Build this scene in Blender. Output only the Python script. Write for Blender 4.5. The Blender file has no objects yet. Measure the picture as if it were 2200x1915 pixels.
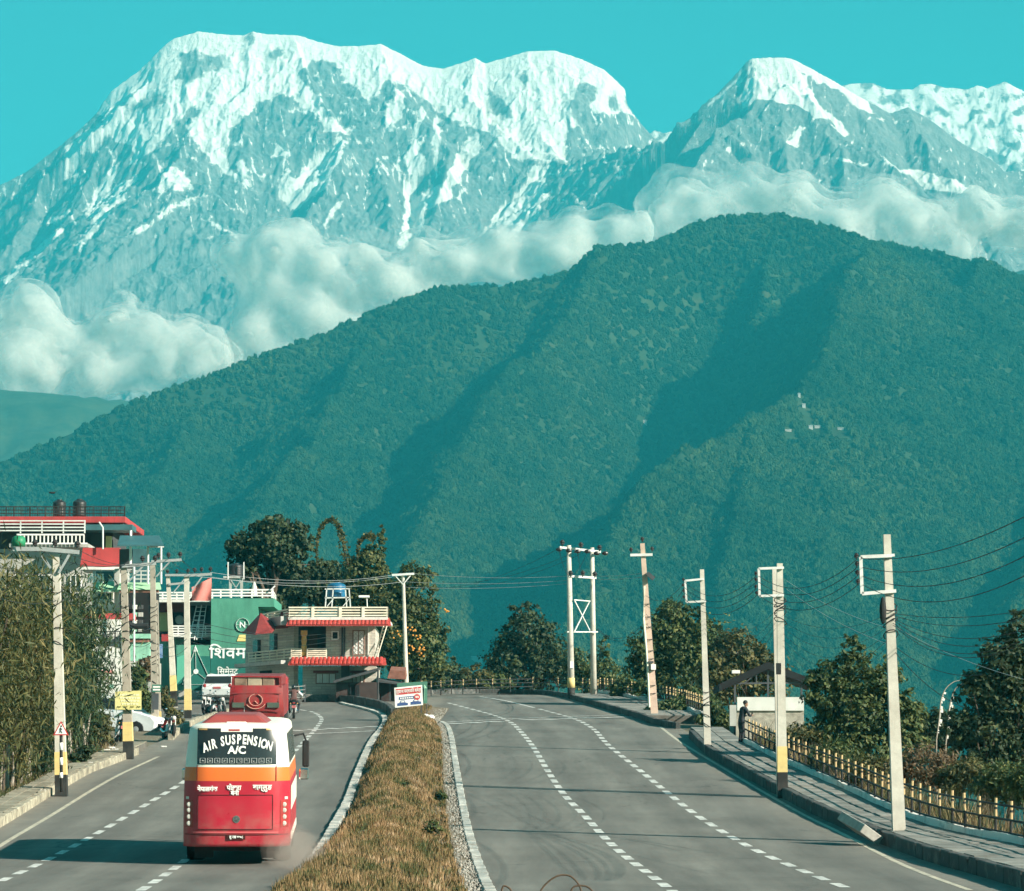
import bpy, bmesh, math, random
import numpy as np
from mathutils import Vector, Matrix

# ---------------------------------------------------------------- camera, sky, sun, exposure
scn = bpy.context.scene
COL = scn.collection
F_PX, CX, CY, HOR = 7360.0, 1100.0, 957.5, 1720.0      # photograph units: 2200 x 1915
CAMZ = 2.0
PITCH = math.atan((HOR - CY) / F_PX)
cd = bpy.data.cameras.new('camera')
cam = bpy.data.objects.new('camera', cd)
COL.objects.link(cam)
cam.location = (0, 0, CAMZ)
cam.rotation_euler = (math.pi / 2 + PITCH, 0, 0)
cd.sensor_width = 36.0
cd.lens = 36.0 * F_PX / 2200.0
cd.clip_start = 0.5
cd.clip_end = 80000
scn.camera = cam

SUN_AZ, SUN_EL = math.radians(121), math.radians(27)     # clockwise from the view direction
world = bpy.data.worlds.new('World')
scn.world = world
world.use_nodes = True
wn = world.node_tree.nodes
wl = world.node_tree.links
bg = wn['Background']
sky = wn.new('ShaderNodeTexSky')
sky.sky_type = 'NISHITA'
sky.sun_disc = False
sky.sun_elevation = SUN_EL
sky.sun_rotation = SUN_AZ
sky.altitude = 1000
sky.air_density = 1.0
sky.dust_density = 1.0
sky.ozone_density = 1.0
tint = wn.new('ShaderNodeMix')                            # the photograph's teal grade of the sky light
tint.data_type = 'RGBA'
tint.blend_type = 'MULTIPLY'
tint.inputs['Factor'].default_value = 1.0
tint.inputs['B'].default_value = (0.29, 0.90, 0.73, 1)
wl.new(sky.outputs[0], tint.inputs['A'])
wl.new(tint.outputs['Result'], bg.inputs['Color'])
bg.inputs['Strength'].default_value = 0.061

sd = bpy.data.lights.new('sun', 'SUN')
sd.energy = 5.0
sd.angle = math.radians(0.5)
sd.color = (1.0, 0.91, 0.78)
sun = bpy.data.objects.new('sun', sd)
COL.objects.link(sun)
S_DIR = Vector((math.sin(SUN_AZ) * math.cos(SUN_EL), math.cos(SUN_AZ) * math.cos(SUN_EL), math.sin(SUN_EL)))
sun.rotation_euler = S_DIR.to_track_quat('Z', 'Y').to_euler()
sun.location = (200, -60, 150)

vs = scn.view_settings
vs.view_transform = 'Standard'
vs.look = 'None'
vs.gamma = 1.0
vs.use_curve_mapping = False
vs.exposure = 1.08
cy = scn.cycles
cy.use_denoising = True
cy.max_bounces = 5
cy.diffuse_bounces = 3
cy.glossy_bounces = 2
cy.transmission_bounces = 3
cy.transparent_max_bounces = 32
cy.adaptive_threshold = 0.03
cy.volume_bounces = 1
cy.sample_clamp_indirect = 6

random.seed(7)
RNG = np.random.default_rng(11)

# ---------------------------------------------------------------- projection helpers
CA, SA = math.cos(PITCH), math.sin(PITCH)


def P(u, v, d):
    """world point seen at photograph pixel (u, v) at forward distance d"""
    a = (u - CX) / F_PX
    b = (CY - v) / F_PX
    dy = CA - b * SA
    dz = SA + b * CA
    s = d / dy
    return Vector((a * s, d, CAMZ + dz * s))


def PX(d):
    """photograph pixels per metre at distance d"""
    return F_PX / d


_zk = np.array([(0, 0.1), (40, 0.02), (66, 0.25), (80, 0.62), (92, 1.12), (112, 2.32), (141, 4.28), (165, 5.72), (182, 6.6),
                (210, 8.15), (230, 9.15), (250, 9.85), (280, 10.4), (320, 10.6), (380, 9.5), (500, 2.0),
                (800, -25), (1500, -60), (2200, -62), (20000, -70)], float)
_zx, _zz = _zk[:, 0], _zk[:, 1]
_m = np.gradient(_zz, _zx)


def zg(d):
    """height of the road surface at forward distance d (smooth hermite profile)"""
    d = np.asarray(d, float)
    i = np.clip(np.searchsorted(_zx, d) - 1, 0, len(_zx) - 2)
    h = _zx[i + 1] - _zx[i]
    t = np.clip((d - _zx[i]) / h, 0, 1)
    t2, t3 = t * t, t * t * t
    return ((2 * t3 - 3 * t2 + 1) * _zz[i] + (t3 - 2 * t2 + t) * h * _m[i]
            + (-2 * t3 + 3 * t2) * _zz[i + 1] + (t3 - t2) * h * _m[i + 1])


_DS = np.linspace(16, 300, 2841)
_ZS = zg(_DS)


def G(u, v, lift=0.0):
    """world point on the road surface (plus lift) seen at pixel (u, v)"""
    a = (u - CX) / F_PX
    b = (CY - v) / F_PX
    k = (SA + b * CA) / (CA - b * SA)
    f = _ZS + lift - (CAMZ + k * _DS)
    idx = np.where((f[:-1] < 0) & (f[1:] >= 0))[0]
    if len(idx):
        i = idx[0]
        d = _DS[i] + (_DS[i + 1] - _DS[i]) * (-f[i]) / (f[i + 1] - f[i])
    else:
        d = _DS[np.argmin(np.abs(f))]
    p = P(u, v, d)
    return p


# ---------------------------------------------------------------- noise (numpy)
def _hash(ix, iy, seed):
    h = (ix.astype(np.int64) * 374761393 + iy.astype(np.int64) * 668265263 + seed * 1274126177) & 0xFFFFFFFF
    h = ((h ^ (h >> 13)) * 1274126177) & 0xFFFFFFFF
    h = (h ^ (h >> 16)) & 0xFFFFFFFF
    return h / 4294967295.0


def noise2(x, y, seed=0):
    x = np.asarray(x, float)
    y = np.asarray(y, float)
    ix, iy = np.floor(x), np.floor(y)
    fx, fy = x - ix, y - iy
    sx, sy = fx * fx * fx * (fx * (fx * 6 - 15) + 10), fy * fy * fy * (fy * (fy * 6 - 15) + 10)

    def gr(dx, dy):
        a = _hash(ix + dx, iy + dy, seed) * 2 * np.pi
        return np.cos(a) * (fx - dx) + np.sin(a) * (fy - dy)
    n0 = gr(0, 0) * (1 - sx) + gr(1, 0) * sx
    n1 = gr(0, 1) * (1 - sx) + gr(1, 1) * sx
    return (n0 * (1 - sy) + n1 * sy) * 1.5


def fbm(x, y, octv=4, seed=0, gain=0.5):
    s, a, t = 0, 1.0, 0
    for i in range(octv):
        s = s + a * noise2(x * 2 ** i, y * 2 ** i, seed + i * 17)
        t += a
        a *= gain
    return s / t


def ridged(x, y, octv=4, seed=0, gain=0.55):
    s, a, t = 0, 1.0, 0
    for i in range(octv):
        s = s + a * (1 - np.abs(noise2(x * 2 ** i, y * 2 ** i, seed + i * 13)) * 2)
        t += a
        a *= gain
    return s / t


# ---------------------------------------------------------------- object helpers
def link(name, data, parent=None, loc=None):
    o = bpy.data.objects.new(name, data)
    COL.objects.link(o)
    if parent is not None:
        o.parent = parent
    if loc is not None:
        o.location = loc
    return o


def tag(o, label=None, cat=None, group=None, kind=None):
    if label:
        o['label'] = label
    if cat:
        o['category'] = cat
    if group:
        o['group'] = group
    if kind:
        o['kind'] = kind
    return o


def thing(name, label, cat, loc=(0, 0, 0), rz=0.0, group=None):
    o = link(name, None, None, loc)
    o.rotation_euler = (0, 0, rz)
    o.empty_display_size = 0.3
    return tag(o, label, cat, group)


def mesh_np(name, verts, faces, mat=None, parent=None, smooth=False, loc=None):
    me = bpy.data.meshes.new(name)
    me.from_pydata([tuple(v) for v in verts], [], [tuple(f) for f in faces])
    me.update()
    if mat:
        me.materials.append(mat)
    if smooth:
        me.polygons.foreach_set('use_smooth', [True] * len(me.polygons))
    return link(name, me, parent, loc)


def quads_np(name, V, Q, mat=None, parent=None, smooth=False):
    """fast mesh from numpy arrays; Q is (n,4) or (n,3)"""
    V = np.asarray(V, np.float32)
    Q = np.asarray(Q, np.int32)
    me = bpy.data.meshes.new(name)
    n, k = Q.shape
    me.vertices.add(len(V))
    me.vertices.foreach_set('co', V.ravel())
    me.loops.add(n * k)
    me.loops.foreach_set('vertex_index', Q.ravel())
    me.polygons.add(n)
    me.polygons.foreach_set('loop_start', np.arange(0, n * k, k, dtype=np.int32))
    me.polygons.foreach_set('loop_total', np.full(n, k, np.int32))
    if smooth:
        me.polygons.foreach_set('use_smooth', np.ones(n, bool))
    me.update()
    me.validate()
    if mat:
        me.materials.append(mat)
    return link(name, me, parent)


def grid_faces(nr, nc):
    i = np.arange(nr - 1)[:, None] * nc + np.arange(nc - 1)[None, :]
    return np.stack([i, i + 1, i + nc + 1, i + nc], -1).reshape(-1, 4)


# ---------------------------------------------------------------- materials
MATS = {}


class NT:
    def __init__(s, mat):
        s.t = mat.node_tree
        s.n = s.t.nodes
        s.b = s.n.get('Principled BSDF')

    def new(s, typ, **kw):
        n = s.n.new('ShaderNode' + typ)
        for k, v in kw.items():
            setattr(n, k, v)
        return n

    def link(s, a, b):
        s.t.links.new(a, b)

    def coord(s, kind='Object', scale=(1, 1, 1)):
        tc = s.new('TexCoord')
        mp = s.new('Mapping')
        mp.inputs['Scale'].default_value = scale
        s.link(tc.outputs[kind], mp.inputs['Vector'])
        return mp.outputs['Vector']

    def noise(s, vec, scale, detail=4, rough=0.6, out='Fac'):
        n = s.new('TexNoise')
        n.inputs['Scale'].default_value = scale
        n.inputs['Detail'].default_value = detail
        n.inputs['Roughness'].default_value = rough
        if vec is not None:
            s.link(vec, n.inputs['Vector'])
        return n.outputs[out]

    def ramp(s, fac, stops):
        r = s.new('ValToRGB')
        el = r.color_ramp.elements
        while len(el) < len(stops):
            el.new(0.5)
        for e, (p, c) in zip(el, stops):
            e.position = p
            e.color = c if len(c) == 4 else (*c, 1)
        s.link(fac, r.inputs['Fac'])
        return r.outputs['Color']

    def mix(s, fac, a, b, blend='MIX'):
        m = s.new('Mix', data_type='RGBA', blend_type=blend)
        for k, v in (('Factor', fac), ('A', a), ('B', b)):
            if isinstance(v, (int, float)):
                m.inputs[k].default_value = v
            elif isinstance(v, (tuple, list)):
                m.inputs[k].default_value = v if len(v) == 4 else (*v, 1)
            else:
                s.link(v, m.inputs[k])
        return m.outputs['Result']

    def bump(s, h, strength=0.3, dist=0.05):
        b = s.new('Bump')
        b.inputs['Strength'].default_value = strength
        b.inputs['Distance'].default_value = dist
        s.link(h, b.inputs['Height'])
        s.link(b.outputs['Normal'], s.b.inputs['Normal'])

    def base(s, sock):
        s.link(sock, s.b.inputs['Base Color'])


def new_mat(name, rough=0.8, metal=0.0, color=(0.5, 0.5, 0.5), spec=0.3):
    m = bpy.data.materials.new(name)
    m.use_nodes = True
    t = NT(m)
    t.b.inputs['Roughness'].default_value = rough
    t.b.inputs['Metallic'].default_value = metal
    t.b.inputs['Base Color'].default_value = (*color, 1)
    t.b.inputs['Specular IOR Level'].default_value = spec
    MATS[name] = m
    return m, t


def mat(name, color, rough=0.75, var=0.25, scale=3.0, metal=0.0, bump=0.0, dirt=None, spec=0.3, coord='Object', streak=None):
    """procedural paint / concrete / plaster: base colour with grain and weathering"""
    if name in MATS:
        return MATS[name]
    m, t = new_mat(name, rough, metal, color, spec)
    v = t.coord(coord)
    n1 = t.noise(v, scale, 5, 0.65)
    lo = tuple(c * (1 - var) for c in color)
    hi = tuple(min(1, c * (1 + var)) for c in color)
    col = t.ramp(n1, [(0.3, lo), (0.7, hi)])
    if dirt:
        n2 = t.noise(v, scale * 0.35, 6, 0.7)
        f = t.ramp(n2, [(0.45, (0, 0, 0)), (0.72, (0.8, 0.8, 0.8))])
        col = t.mix(f, col, dirt)
    if streak:
        geo = t.new('NewGeometry')
        mp = t.new('Mapping')
        mp.inputs['Scale'].default_value = (2.2, 2.2, 0.22)
        t.link(geo.outputs['Position'], mp.inputs['Vector'])
        n3 = t.noise(mp.outputs['Vector'], 1.0, 6, 0.7)
        col = t.mix(t.ramp(n3, [(0.5, (0, 0, 0)), (0.72, (0.75, 0.75, 0.75))]), col, streak)
    t.base(col)
    if bump:
        t.bump(t.noise(v, scale * 6, 4, 0.6), bump, 0.03)
    return m

# ================================================================ far terrain
def seg_field(X, Y, lines):
    """for ridge polylines of (x,y,z) return per line: height on line at nearest point, distance, arclength"""
    out = []
    for L in lines:
        pts = np.array([tuple(p) for p in L], float)
        best = np.full(X.shape, 1e18)
        hz = np.zeros(X.shape)
        at = np.zeros(X.shape)
        sd_ = np.zeros(X.shape)
        acc = 0.0
        for a, b in zip(pts[:-1], pts[1:]):
            dx, dy = b[0] - a[0], b[1] - a[1]
            l2 = dx * dx + dy * dy + 1e-9
            t = np.clip(((X - a[0]) * dx + (Y - a[1]) * dy) / l2, 0, 1)
            ex, ey = X - (a[0] + t * dx), Y - (a[1] + t * dy)
            dd = ex * ex + ey * ey
            k = dd < best
            best = np.where(k, dd, best)
            hz = np.where(k, a[2] + t * (b[2] - a[2]), hz)
            at = np.where(k, acc + t * math.sqrt(l2), at)
            sd_ = np.where(k, np.sign(dx * (Y - a[1]) - dy * (X - a[0])), sd_)
            acc += math.sqrt(l2)
        out.append((hz, np.sqrt(best), at, sd_))
    return out


def smax(a, b, k):
    h = np.clip(0.5 + 0.5 * (a - b) / k, 0, 1)
    return b * (1 - h) + a * h + k * h * (1 - h)


def catmull(pts, n):
    """smooth interpolation of a list of tuples"""
    p = np.array([tuple(q) for q in pts], float)
    p = np.vstack([2 * p[0] - p[1], p, 2 * p[-1] - p[-2]])
    out = []
    for i in range(1, len(p) - 2):
        t = np.linspace(0, 1, n, endpoint=False)[:, None]
        out.append(0.5 * (2 * p[i] + (p[i + 1] - p[i - 1]) * t + (2 * p[i - 1] - 5 * p[i] + 4 * p[i + 1] - p[i + 2]) * t ** 2
                          + (-p[i - 1] + 3 * p[i] - 3 * p[i + 1] + p[i + 2]) * t ** 3))
    out.append(p[-2:-1])
    return np.vstack(out)


# ---------------------------------------------------------------- forested hill
def hill_height(X, Y):
    main = [(-700, 1130, 3300), (-300, 1085, 3350), (0, 1000, 3400), (134, 941, 3420), (283, 865, 3440), (427, 818, 3460), (598, 750, 3480),
            (694, 722, 3500), (801, 670, 3520), (940, 622, 3560), (1111, 613, 3600), (1229, 584, 3620), (1282, 535, 3620),
            (1410, 522, 3700), (1496, 483, 3740), (1560, 467, 3760), (1667, 461, 3760), (1795, 493, 3720), (1891, 525, 3700),
            (2009, 542, 3680), (2105, 574, 3640), (2169, 622, 3600), (2320, 665, 3560), (2600, 760, 3500), (3000, 900, 3450)]
    spurs = [[(1891, 525, 3690), (1842, 560, 3480), (1800, 660, 3260), (1767, 800, 3050), (1620, 893, 2880), (1480, 965, 2740), (1350, 1070, 2580),
              (1270, 1200, 2430), (1200, 1400, 2280)],
             [(1667, 461, 3760), (1650, 560, 3660), (1615, 650, 3560)],
             [(1282, 535, 3620), (1200, 690, 3420), (1060, 840, 3200), (960, 1000, 2960), (880, 1200, 2650), (820, 1400, 2350)],
             [(801, 670, 3520), (700, 850, 3250), (560, 1050, 2900), (430, 1300, 2500)],
             [(2105, 574, 3640), (2050, 760, 3350), (1960, 920, 3080), (1880, 1075, 2820), (1770, 1230, 2560), (1700, 1400, 2340)],
             [(2320, 665, 3560), (2300, 900, 3150), (2240, 1150, 2700), (2150, 1400, 2330)],
             [(1620, 893, 2880), (1600, 1060, 2650), (1560, 1230, 2480), (1540, 1400, 2330)],
             [(427, 818, 3460), (330, 980, 3150), (180, 1200, 2700), (60, 1400, 2350)]]
    f = seg_field(X, Y, [[P(*q) for q in main]] + [[P(*q) for q in s] for s in spurs])
    hz, d, at, sd_ = f[0]
    H = hz - d * np.where(sd_ > 0, 0.5, 0.92)
    for i, (hz, d, at, sd_) in enumerate(f[1:]):
        a_, b_, c_ = ((0.46, 1.0, 0), (0.95, 1.1, 12), (0.66, 0.75, 4), (0.45, 0.6, 22), (0.42, 0.95, -9), (0.45, 0.9, -6), (0.46, 0.9, -7), (0.42, 0.55, 26))[i]
        h = hz - c_ - d * np.where(sd_ > 0, a_, b_) - 5 * (1 - np.exp(-d / 30))
        H = smax(H, h, 14.0)
    rough = fbm(X / 150.0, Y / 150.0, 4, 3) * 26 + ridged(X / 90.0, Y / 220.0, 3, 5) * 9
    m = np.clip(f[0][1] / 120.0, 0.0, 1)
    bx, by = (1470 - CX) / F_PX * 3430, 3430
    H = H - 62 * np.exp(-((X - bx) / 80) ** 2 - ((Y - by) / 210) ** 2) * np.clip(f[0][1] / 90.0, 0, 1)
    H = H + (rough - 6) * m
    return np.maximum(H, -64.0)


HILL_HOUSES = ((1692, 928, 17, 6, 'small white house standing alone on the hillside ridge'), (1742, 920, 9, 7, 'white house in the middle of the hillside row'), (1757, 919, 14, 5, 'long white house in the hillside row'), (1806, 924, 13, 5, 'white house at the end of the hillside row'),
               (1717, 852, 5, 9, 'tiny white tower on the hillside above the row of houses'), (1386, 912, 8, 12, 'pale pointed shrine in the shaded hollow of the hill'), (1727, 876, 7, 11, 'brownish white house below the hillside tower'),
               (1024, 1424, 24, 17, 'white house low on the hill, glimpsed between the trees at the crest'))


def on_hill(u, v):
    ds_ = np.linspace(2150, 3800, 700)
    x = (u - CX) / F_PX * ds_
    z = hill_height(x, ds_)
    want = np.array([P(u, v, q).z for q in ds_])
    k = np.argmax(z > want)
    return P(u, v, float(ds_[k]))


def build_hill():
    us = np.linspace(-620, 2850, 420)
    ds = np.concatenate([np.linspace(2050, 3300, 150), np.linspace(3310, 3800, 110), np.linspace(3820, 4300, 22)])
    U, D = np.meshgrid(us, ds)
    X = (U - CX) / F_PX * D
    Z = hill_height(X, D)
    V = np.stack([X, D, Z], -1).reshape(-1, 3)
    m, t = new_mat('forest_floor', 0.95, 0, (0.035, 0.06, 0.02))
    v = t.coord('Object')
    n = t.noise(v, 0.03, 6, 0.7)
    t.base(t.ramp(n, [(0.3, (0.02, 0.038, 0.016)), (0.55, (0.035, 0.06, 0.024)), (0.75, (0.08, 0.085, 0.04))]))
    o = quads_np('hill', V, grid_faces(len(ds), len(us)), m, None, True)
    tag(o, 'broad forest covered hill rising behind the road', 'hill', kind='structure')
    # ---- tree points
    n = 165000
    u = RNG.uniform(-500, 2700, n)
    d = RNG.uniform(2060, 3900, n)
    x = (u - CX) / F_PX * d
    z = hill_height(x, d)
    keep = z > -62.5
    clear = fbm(x / 55.0, d / 55.0, 3, 91)
    keep &= ~((clear > 0.42) & (RNG.random(n) < 0.8))
    for (hu, hv, hw_, hh_, hl_) in HILL_HOUSES:                     # the houses stand in small clearings
        q = on_hill(hu, hv)
        keep &= ~((np.abs(x - q.x) < hw_ * q.y / F_PX * .5 + 4) & (d > q.y - 34) & (d < q.y + 5))
    x, d, z = x[keep], d[keep], z[keep]
    me = bpy.data.meshes.new('forest')
    me.vertices.add(len(x))
    me.vertices.foreach_set('co', np.stack([x, d, z], -1).astype(np.float32).ravel())
    fo = link('forest', me)
    tag(fo, 'dense dark green trees covering the whole hill', 'forest', kind='stuff')
    fm, ft = new_mat('forest_leaves', 0.9, 0, (0.05, 0.08, 0.03), 0.1)
    oi = ft.new('ObjectInfo')
    geo = ft.new('NewGeometry')
    nn = ft.noise(geo.outputs['Position'], 0.02, 5, 0.7)
    n3 = ft.noise(geo.outputs['Position'], 0.35, 3, 0.7)
    c1 = ft.ramp(nn, [(0.32, (0.010, 0.029, 0.016)), (0.5, (0.019, 0.046, 0.022)), (0.68, (0.036, 0.062, 0.027))])
    c2 = ft.ramp(oi.outputs['Random'], [(0.0, (0.6, 0.65, 0.6)), (0.6, (1.0, 1.0, 0.9)), (1.0, (1.35, 1.25, 1.05))])
    c3 = ft.ramp(n3, [(0.3, (0.6, 0.6, 0.6)), (0.7, (1.35, 1.35, 1.3))])
    big = ft.noise(geo.outputs['Position'], 0.0045, 5, 0.65)
    c1 = ft.mix(ft.ramp(big, [(0.48, (0, 0, 0)), (0.68, (0.85, 0.85, 0.85))]), c1, (0.055, 0.078, 0.03))
    ft.base(ft.mix(1.0, ft.mix(1.0, c1, c2, 'MULTIPLY'), c3, 'MULTIPLY'))
    ng = bpy.data.node_groups.new('forest_scatter', 'GeometryNodeTree')
    ng.interface.new_socket('Geometry', in_out='INPUT', socket_type='NodeSocketGeometry')
    ng.interface.new_socket('Geometry', in_out='OUTPUT', socket_type='NodeSocketGeometry')
    N, Lk = ng.nodes, ng.links
    gi, go = N.new('NodeGroupInput'), N.new('NodeGroupOutput')
    ico = N.new('GeometryNodeMeshIcoSphere')
    ico.inputs['Radius'].default_value = 1.0
    ico.inputs['Subdivisions'].default_value = 3
    sp = N.new('GeometryNodeSetPosition')
    nz = N.new('ShaderNodeTexNoise')
    nz.inputs['Scale'].default_value = 2.4
    nz.inputs['Detail'].default_value = 3.0
    sub = N.new('ShaderNodeVectorMath')
    sub.operation = 'SUBTRACT'
    sub.inputs[1].default_value = (0.5, 0.5, 0.5)
    scl = N.new('ShaderNodeVectorMath')
    scl.operation = 'SCALE'
    scl.inputs['Scale'].default_value = 2.1
    Lk.new(nz.outputs['Color'], sub.inputs[0])
    Lk.new(sub.outputs[0], scl.inputs[0])
    Lk.new(scl.outputs[0], sp.inputs['Offset'])
    Lk.new(ico.outputs['Mesh'], sp.inputs['Geometry'])
    sm = N.new('GeometryNodeSetMaterial')
    sm.inputs['Material'].default_value = fm
    Lk.new(sp.outputs[0], sm.inputs['Geometry'])
    iop = N.new('GeometryNodeInstanceOnPoints')
    rv = N.new('FunctionNodeRandomValue')
    rv.data_type = 'FLOAT_VECTOR'
    rv.inputs[0].default_value = (-0.25, -0.25, 0)
    rv.inputs[1].default_value = (0.25, 0.25, 6.28)
    rs = N.new('FunctionNodeRandomValue')
    rs.data_type = 'FLOAT_VECTOR'
    rs.inputs[0].default_value = (1.5, 1.5, 2.0)
    rs.inputs[1].default_value = (4.1, 4.1, 5.0)
    rs.inputs['Seed'].default_value = 5
    Lk.new(gi.outputs[0], iop.inputs['Points'])
    Lk.new(sm.outputs[0], iop.inputs['Instance'])
    Lk.new(rv.outputs[0], iop.inputs['Rotation'])
    Lk.new(rs.outputs[0], iop.inputs['Scale'])
    Lk.new(iop.outputs[0], go.inputs[0])
    return fo, ng


FOREST = build_hill()


def side_hill(name, label, ridge, slope, seed, nu=120, nd=60):
    """a plainer, farther wooded hill"""
    us = np.linspace(min(q[0] for q in ridge), max(q[0] for q in ridge), nu)
    d0 = min(q[2] for q in ridge)
    ds = np.linspace(d0 - 1500, d0 + 700, nd)
    U, D = np.meshgrid(us, ds)
    X = (U - CX) / F_PX * D
    (hz, d, at, s), = seg_field(X, D, [[P(*q) for q in ridge]])
    Z = hz - d * slope + (fbm(X / 120, D / 120, 5, seed) * 40 + ridged(X / 60, D / 160, 4, seed + 4) * 12) * np.clip(d / 150, 0.12, 1)
    V = np.stack([X, D, np.maximum(Z, -68)], -1).reshape(-1, 3)
    m = MATS['far_wood'] if 'far_wood' in MATS else None
    if m is None:
        m, t = new_mat('far_wood', 0.95, 0, (0.05, 0.08, 0.03))
        v = t.coord('Object')
        t.base(t.ramp(t.noise(v, 0.02, 8, 0.75), [(0.3, (0.02, 0.04, 0.015)), (0.7, (0.08, 0.1, 0.045))]))
    return tag(quads_np(name, V, grid_faces(nd, nu), m, None, True), label, 'hill', kind='structure')


side_hill('hill', 'hazy far hill at the foot of the snow mountain', [(-700, 800, 5200), (-200, 815, 5200), (60, 838, 5200), (160, 846, 5200), (300, 862, 5300), (480, 900, 5400), (900, 1000, 5500)], 0.5, 40)
side_hill('hill', 'hazy low hill showing beside the right shoulder of the forest hill', [(1900, 700, 5600), (2080, 615, 5500), (2140, 592, 5500), (2220, 570, 5500), (2400, 540, 5600), (2900, 560, 5700)], 0.5, 60)


# ---------------------------------------------------------------- snow mountains
def poly_mask(U, V, polys, warp=9.0, soft=4.0):
    """signed soft inside mask of traced polygons"""
    M = np.zeros(U.shape)
    for poly in polys:
        p = np.array(poly, float)
        x0, x1, y0, y1 = p[:, 0].min() - 40, p[:, 0].max() + 40, p[:, 1].min() - 40, p[:, 1].max() + 40
        sel = (U > x0) & (U < x1) & (V > y0) & (V < y1)
        if not sel.any():
            continue
        u, v = U[sel], V[sel]
        inside = np.zeros(u.shape, bool)
        dist = np.full(u.shape, 1e9)
        for (ax, ay), (bx, by) in zip(p, np.roll(p, -1, 0)):
            c = ((ay > v) != (by > v))
            with np.errstate(divide='ignore', invalid='ignore'):
                xi = (bx - ax) * (v - ay) / (by - ay + 1e-12) + ax
            inside ^= c & (u < xi)
            l2 = (bx - ax) ** 2 + (by - ay) ** 2 + 1e-9
            t = np.clip(((u - ax) * (bx - ax) + (v - ay) * (by - ay)) / l2, 0, 1)
            dist = np.minimum(dist, np.hypot(u - ax - t * (bx - ax), v - ay - t * (by - ay)))
        s = np.where(inside, dist, -dist)
        M[sel] = np.maximum(M[sel], np.clip(0.5 + s / (2 * soft), 0, 1))
    return M


def mountain_material():
    m, t = new_mat('snow_and_rock', 0.8, 0, (0.8, 0.8, 0.8), 0.2)
    at = t.new('Attribute', attribute_name='snow')
    v = t.coord('Object')
    vs_ = t.coord('Object', (0.045, 0.045, 0.03))
    n1 = t.noise(vs_, 1.0, 9, 0.68)
    n2 = t.noise(v, 0.008, 9, 0.7)
    rock = t.ramp(n1, [(0.3, (0.13, 0.135, 0.13)), (0.52, (0.22, 0.22, 0.205)), (0.72, (0.36, 0.34, 0.31))])
    fine = t.noise(vs_, 2.2, 8, 0.75)
    ad = t.new('Math', operation='MULTIPLY_ADD')
    ad.inputs[1].default_value = 0.7
    t.link(fine, ad.inputs[0])
    t.link(at.outputs['Fac'], ad.inputs[2])
    sf = t.ramp(ad.outputs[0], [(0.74, (0, 0, 0)), (0.92, (1, 1, 1))])
    snow = t.ramp(n2, [(0.3, (0.90, 0.82, 0.73)), (0.7, (0.96, 0.89, 0.81))])
    t.base(t.mix(sf, rock, snow))
    t.bump(t.noise(vs_, 1.4, 9, 0.7), 0.6, 18.0)
    return m


SNOW = mountain_material()


def build_mountain(name, label, ridges, us, dr, slope_f, slope_b, snow_fn, seed, amp=1.0, k=9.0):
    U, D = np.meshgrid(us, dr)
    X = (U - CX) / F_PX * D
    fl = seg_field(X, D, [[P(*q) for q in r[0]] for r in ridges])
    H = None
    T = np.zeros(X.shape)
    DD = np.zeros(X.shape)
    for (line, sl, sr, drop), (hz, d, at, sd_) in zip(ridges, fl):
        flute = (ridged(at / (60.0 * KM), d / (300.0 * KM), 3, seed + 3) - 0.45) * np.clip(d / 90, 0, 1) * np.exp(-d / 260) * 7 * amp
        wob = fbm(at / (170.0 * KM), d / (260.0 * KM), 3, seed + 9) * np.clip(d / 120, 0, 1) * 30 * amp
        h = hz - drop - d * np.where(sd_ > 0, sl, sr) + flute + wob
        if H is None:
            H = h
        else:
            H = smax(H, h, k)
    main = fl[0][1]
    edge = np.clip(main / 60.0, 0.0, 1)
    H = H + (ridged(X / (95.0 * KM), D / (95.0 * KM), 6, seed + 21) - 0.5) * 27 * amp * edge + fbm(X / 20.0, D / 20.0, 3, seed + 31) * 4.5 * np.clip(main / 30.0, 0.3, 1) + fbm(X / 7.0, D / 7.0, 3, seed + 37) * 1.6
    H = np.maximum(H, -69.0)
    vert = np.stack([X, D, H], -1)
    # photograph row of each vertex, only used to lay out where snow and bare rock lie on this mountain
    ry = D * CA + (H - CAMZ) * SA
    rz = -D * SA + (H - CAMZ) * CA
    VV = CY - F_PX * rz / ry
    UU = CX + F_PX * X / ry
    o = quads_np(name, vert.reshape(-1, 3), grid_faces(len(dr), len(us)), SNOW, None, True)
    sn = snow_fn(UU, VV, X, D, H)
    a = o.data.attributes.new('snow', 'FLOAT', 'POINT')
    a.data.foreach_set('value', sn.astype(np.float32).ravel())
    return tag(o, label, 'mountain', kind='structure')


SC = 2200.0 / 2059.0
KM = 0.78                                                # distance of the high range relative to the first sketch


def fs(pts):
    """coordinates read off the 2059-wide overview"""
    return [tuple([p[0] * SC, p[1] * SC] + [q * KM for q in p[2:]]) for p in pts]


def zs_(k, ox, oy, pts):
    return [(ox + x * k, oy + y * k) for x, y in pts]


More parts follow.
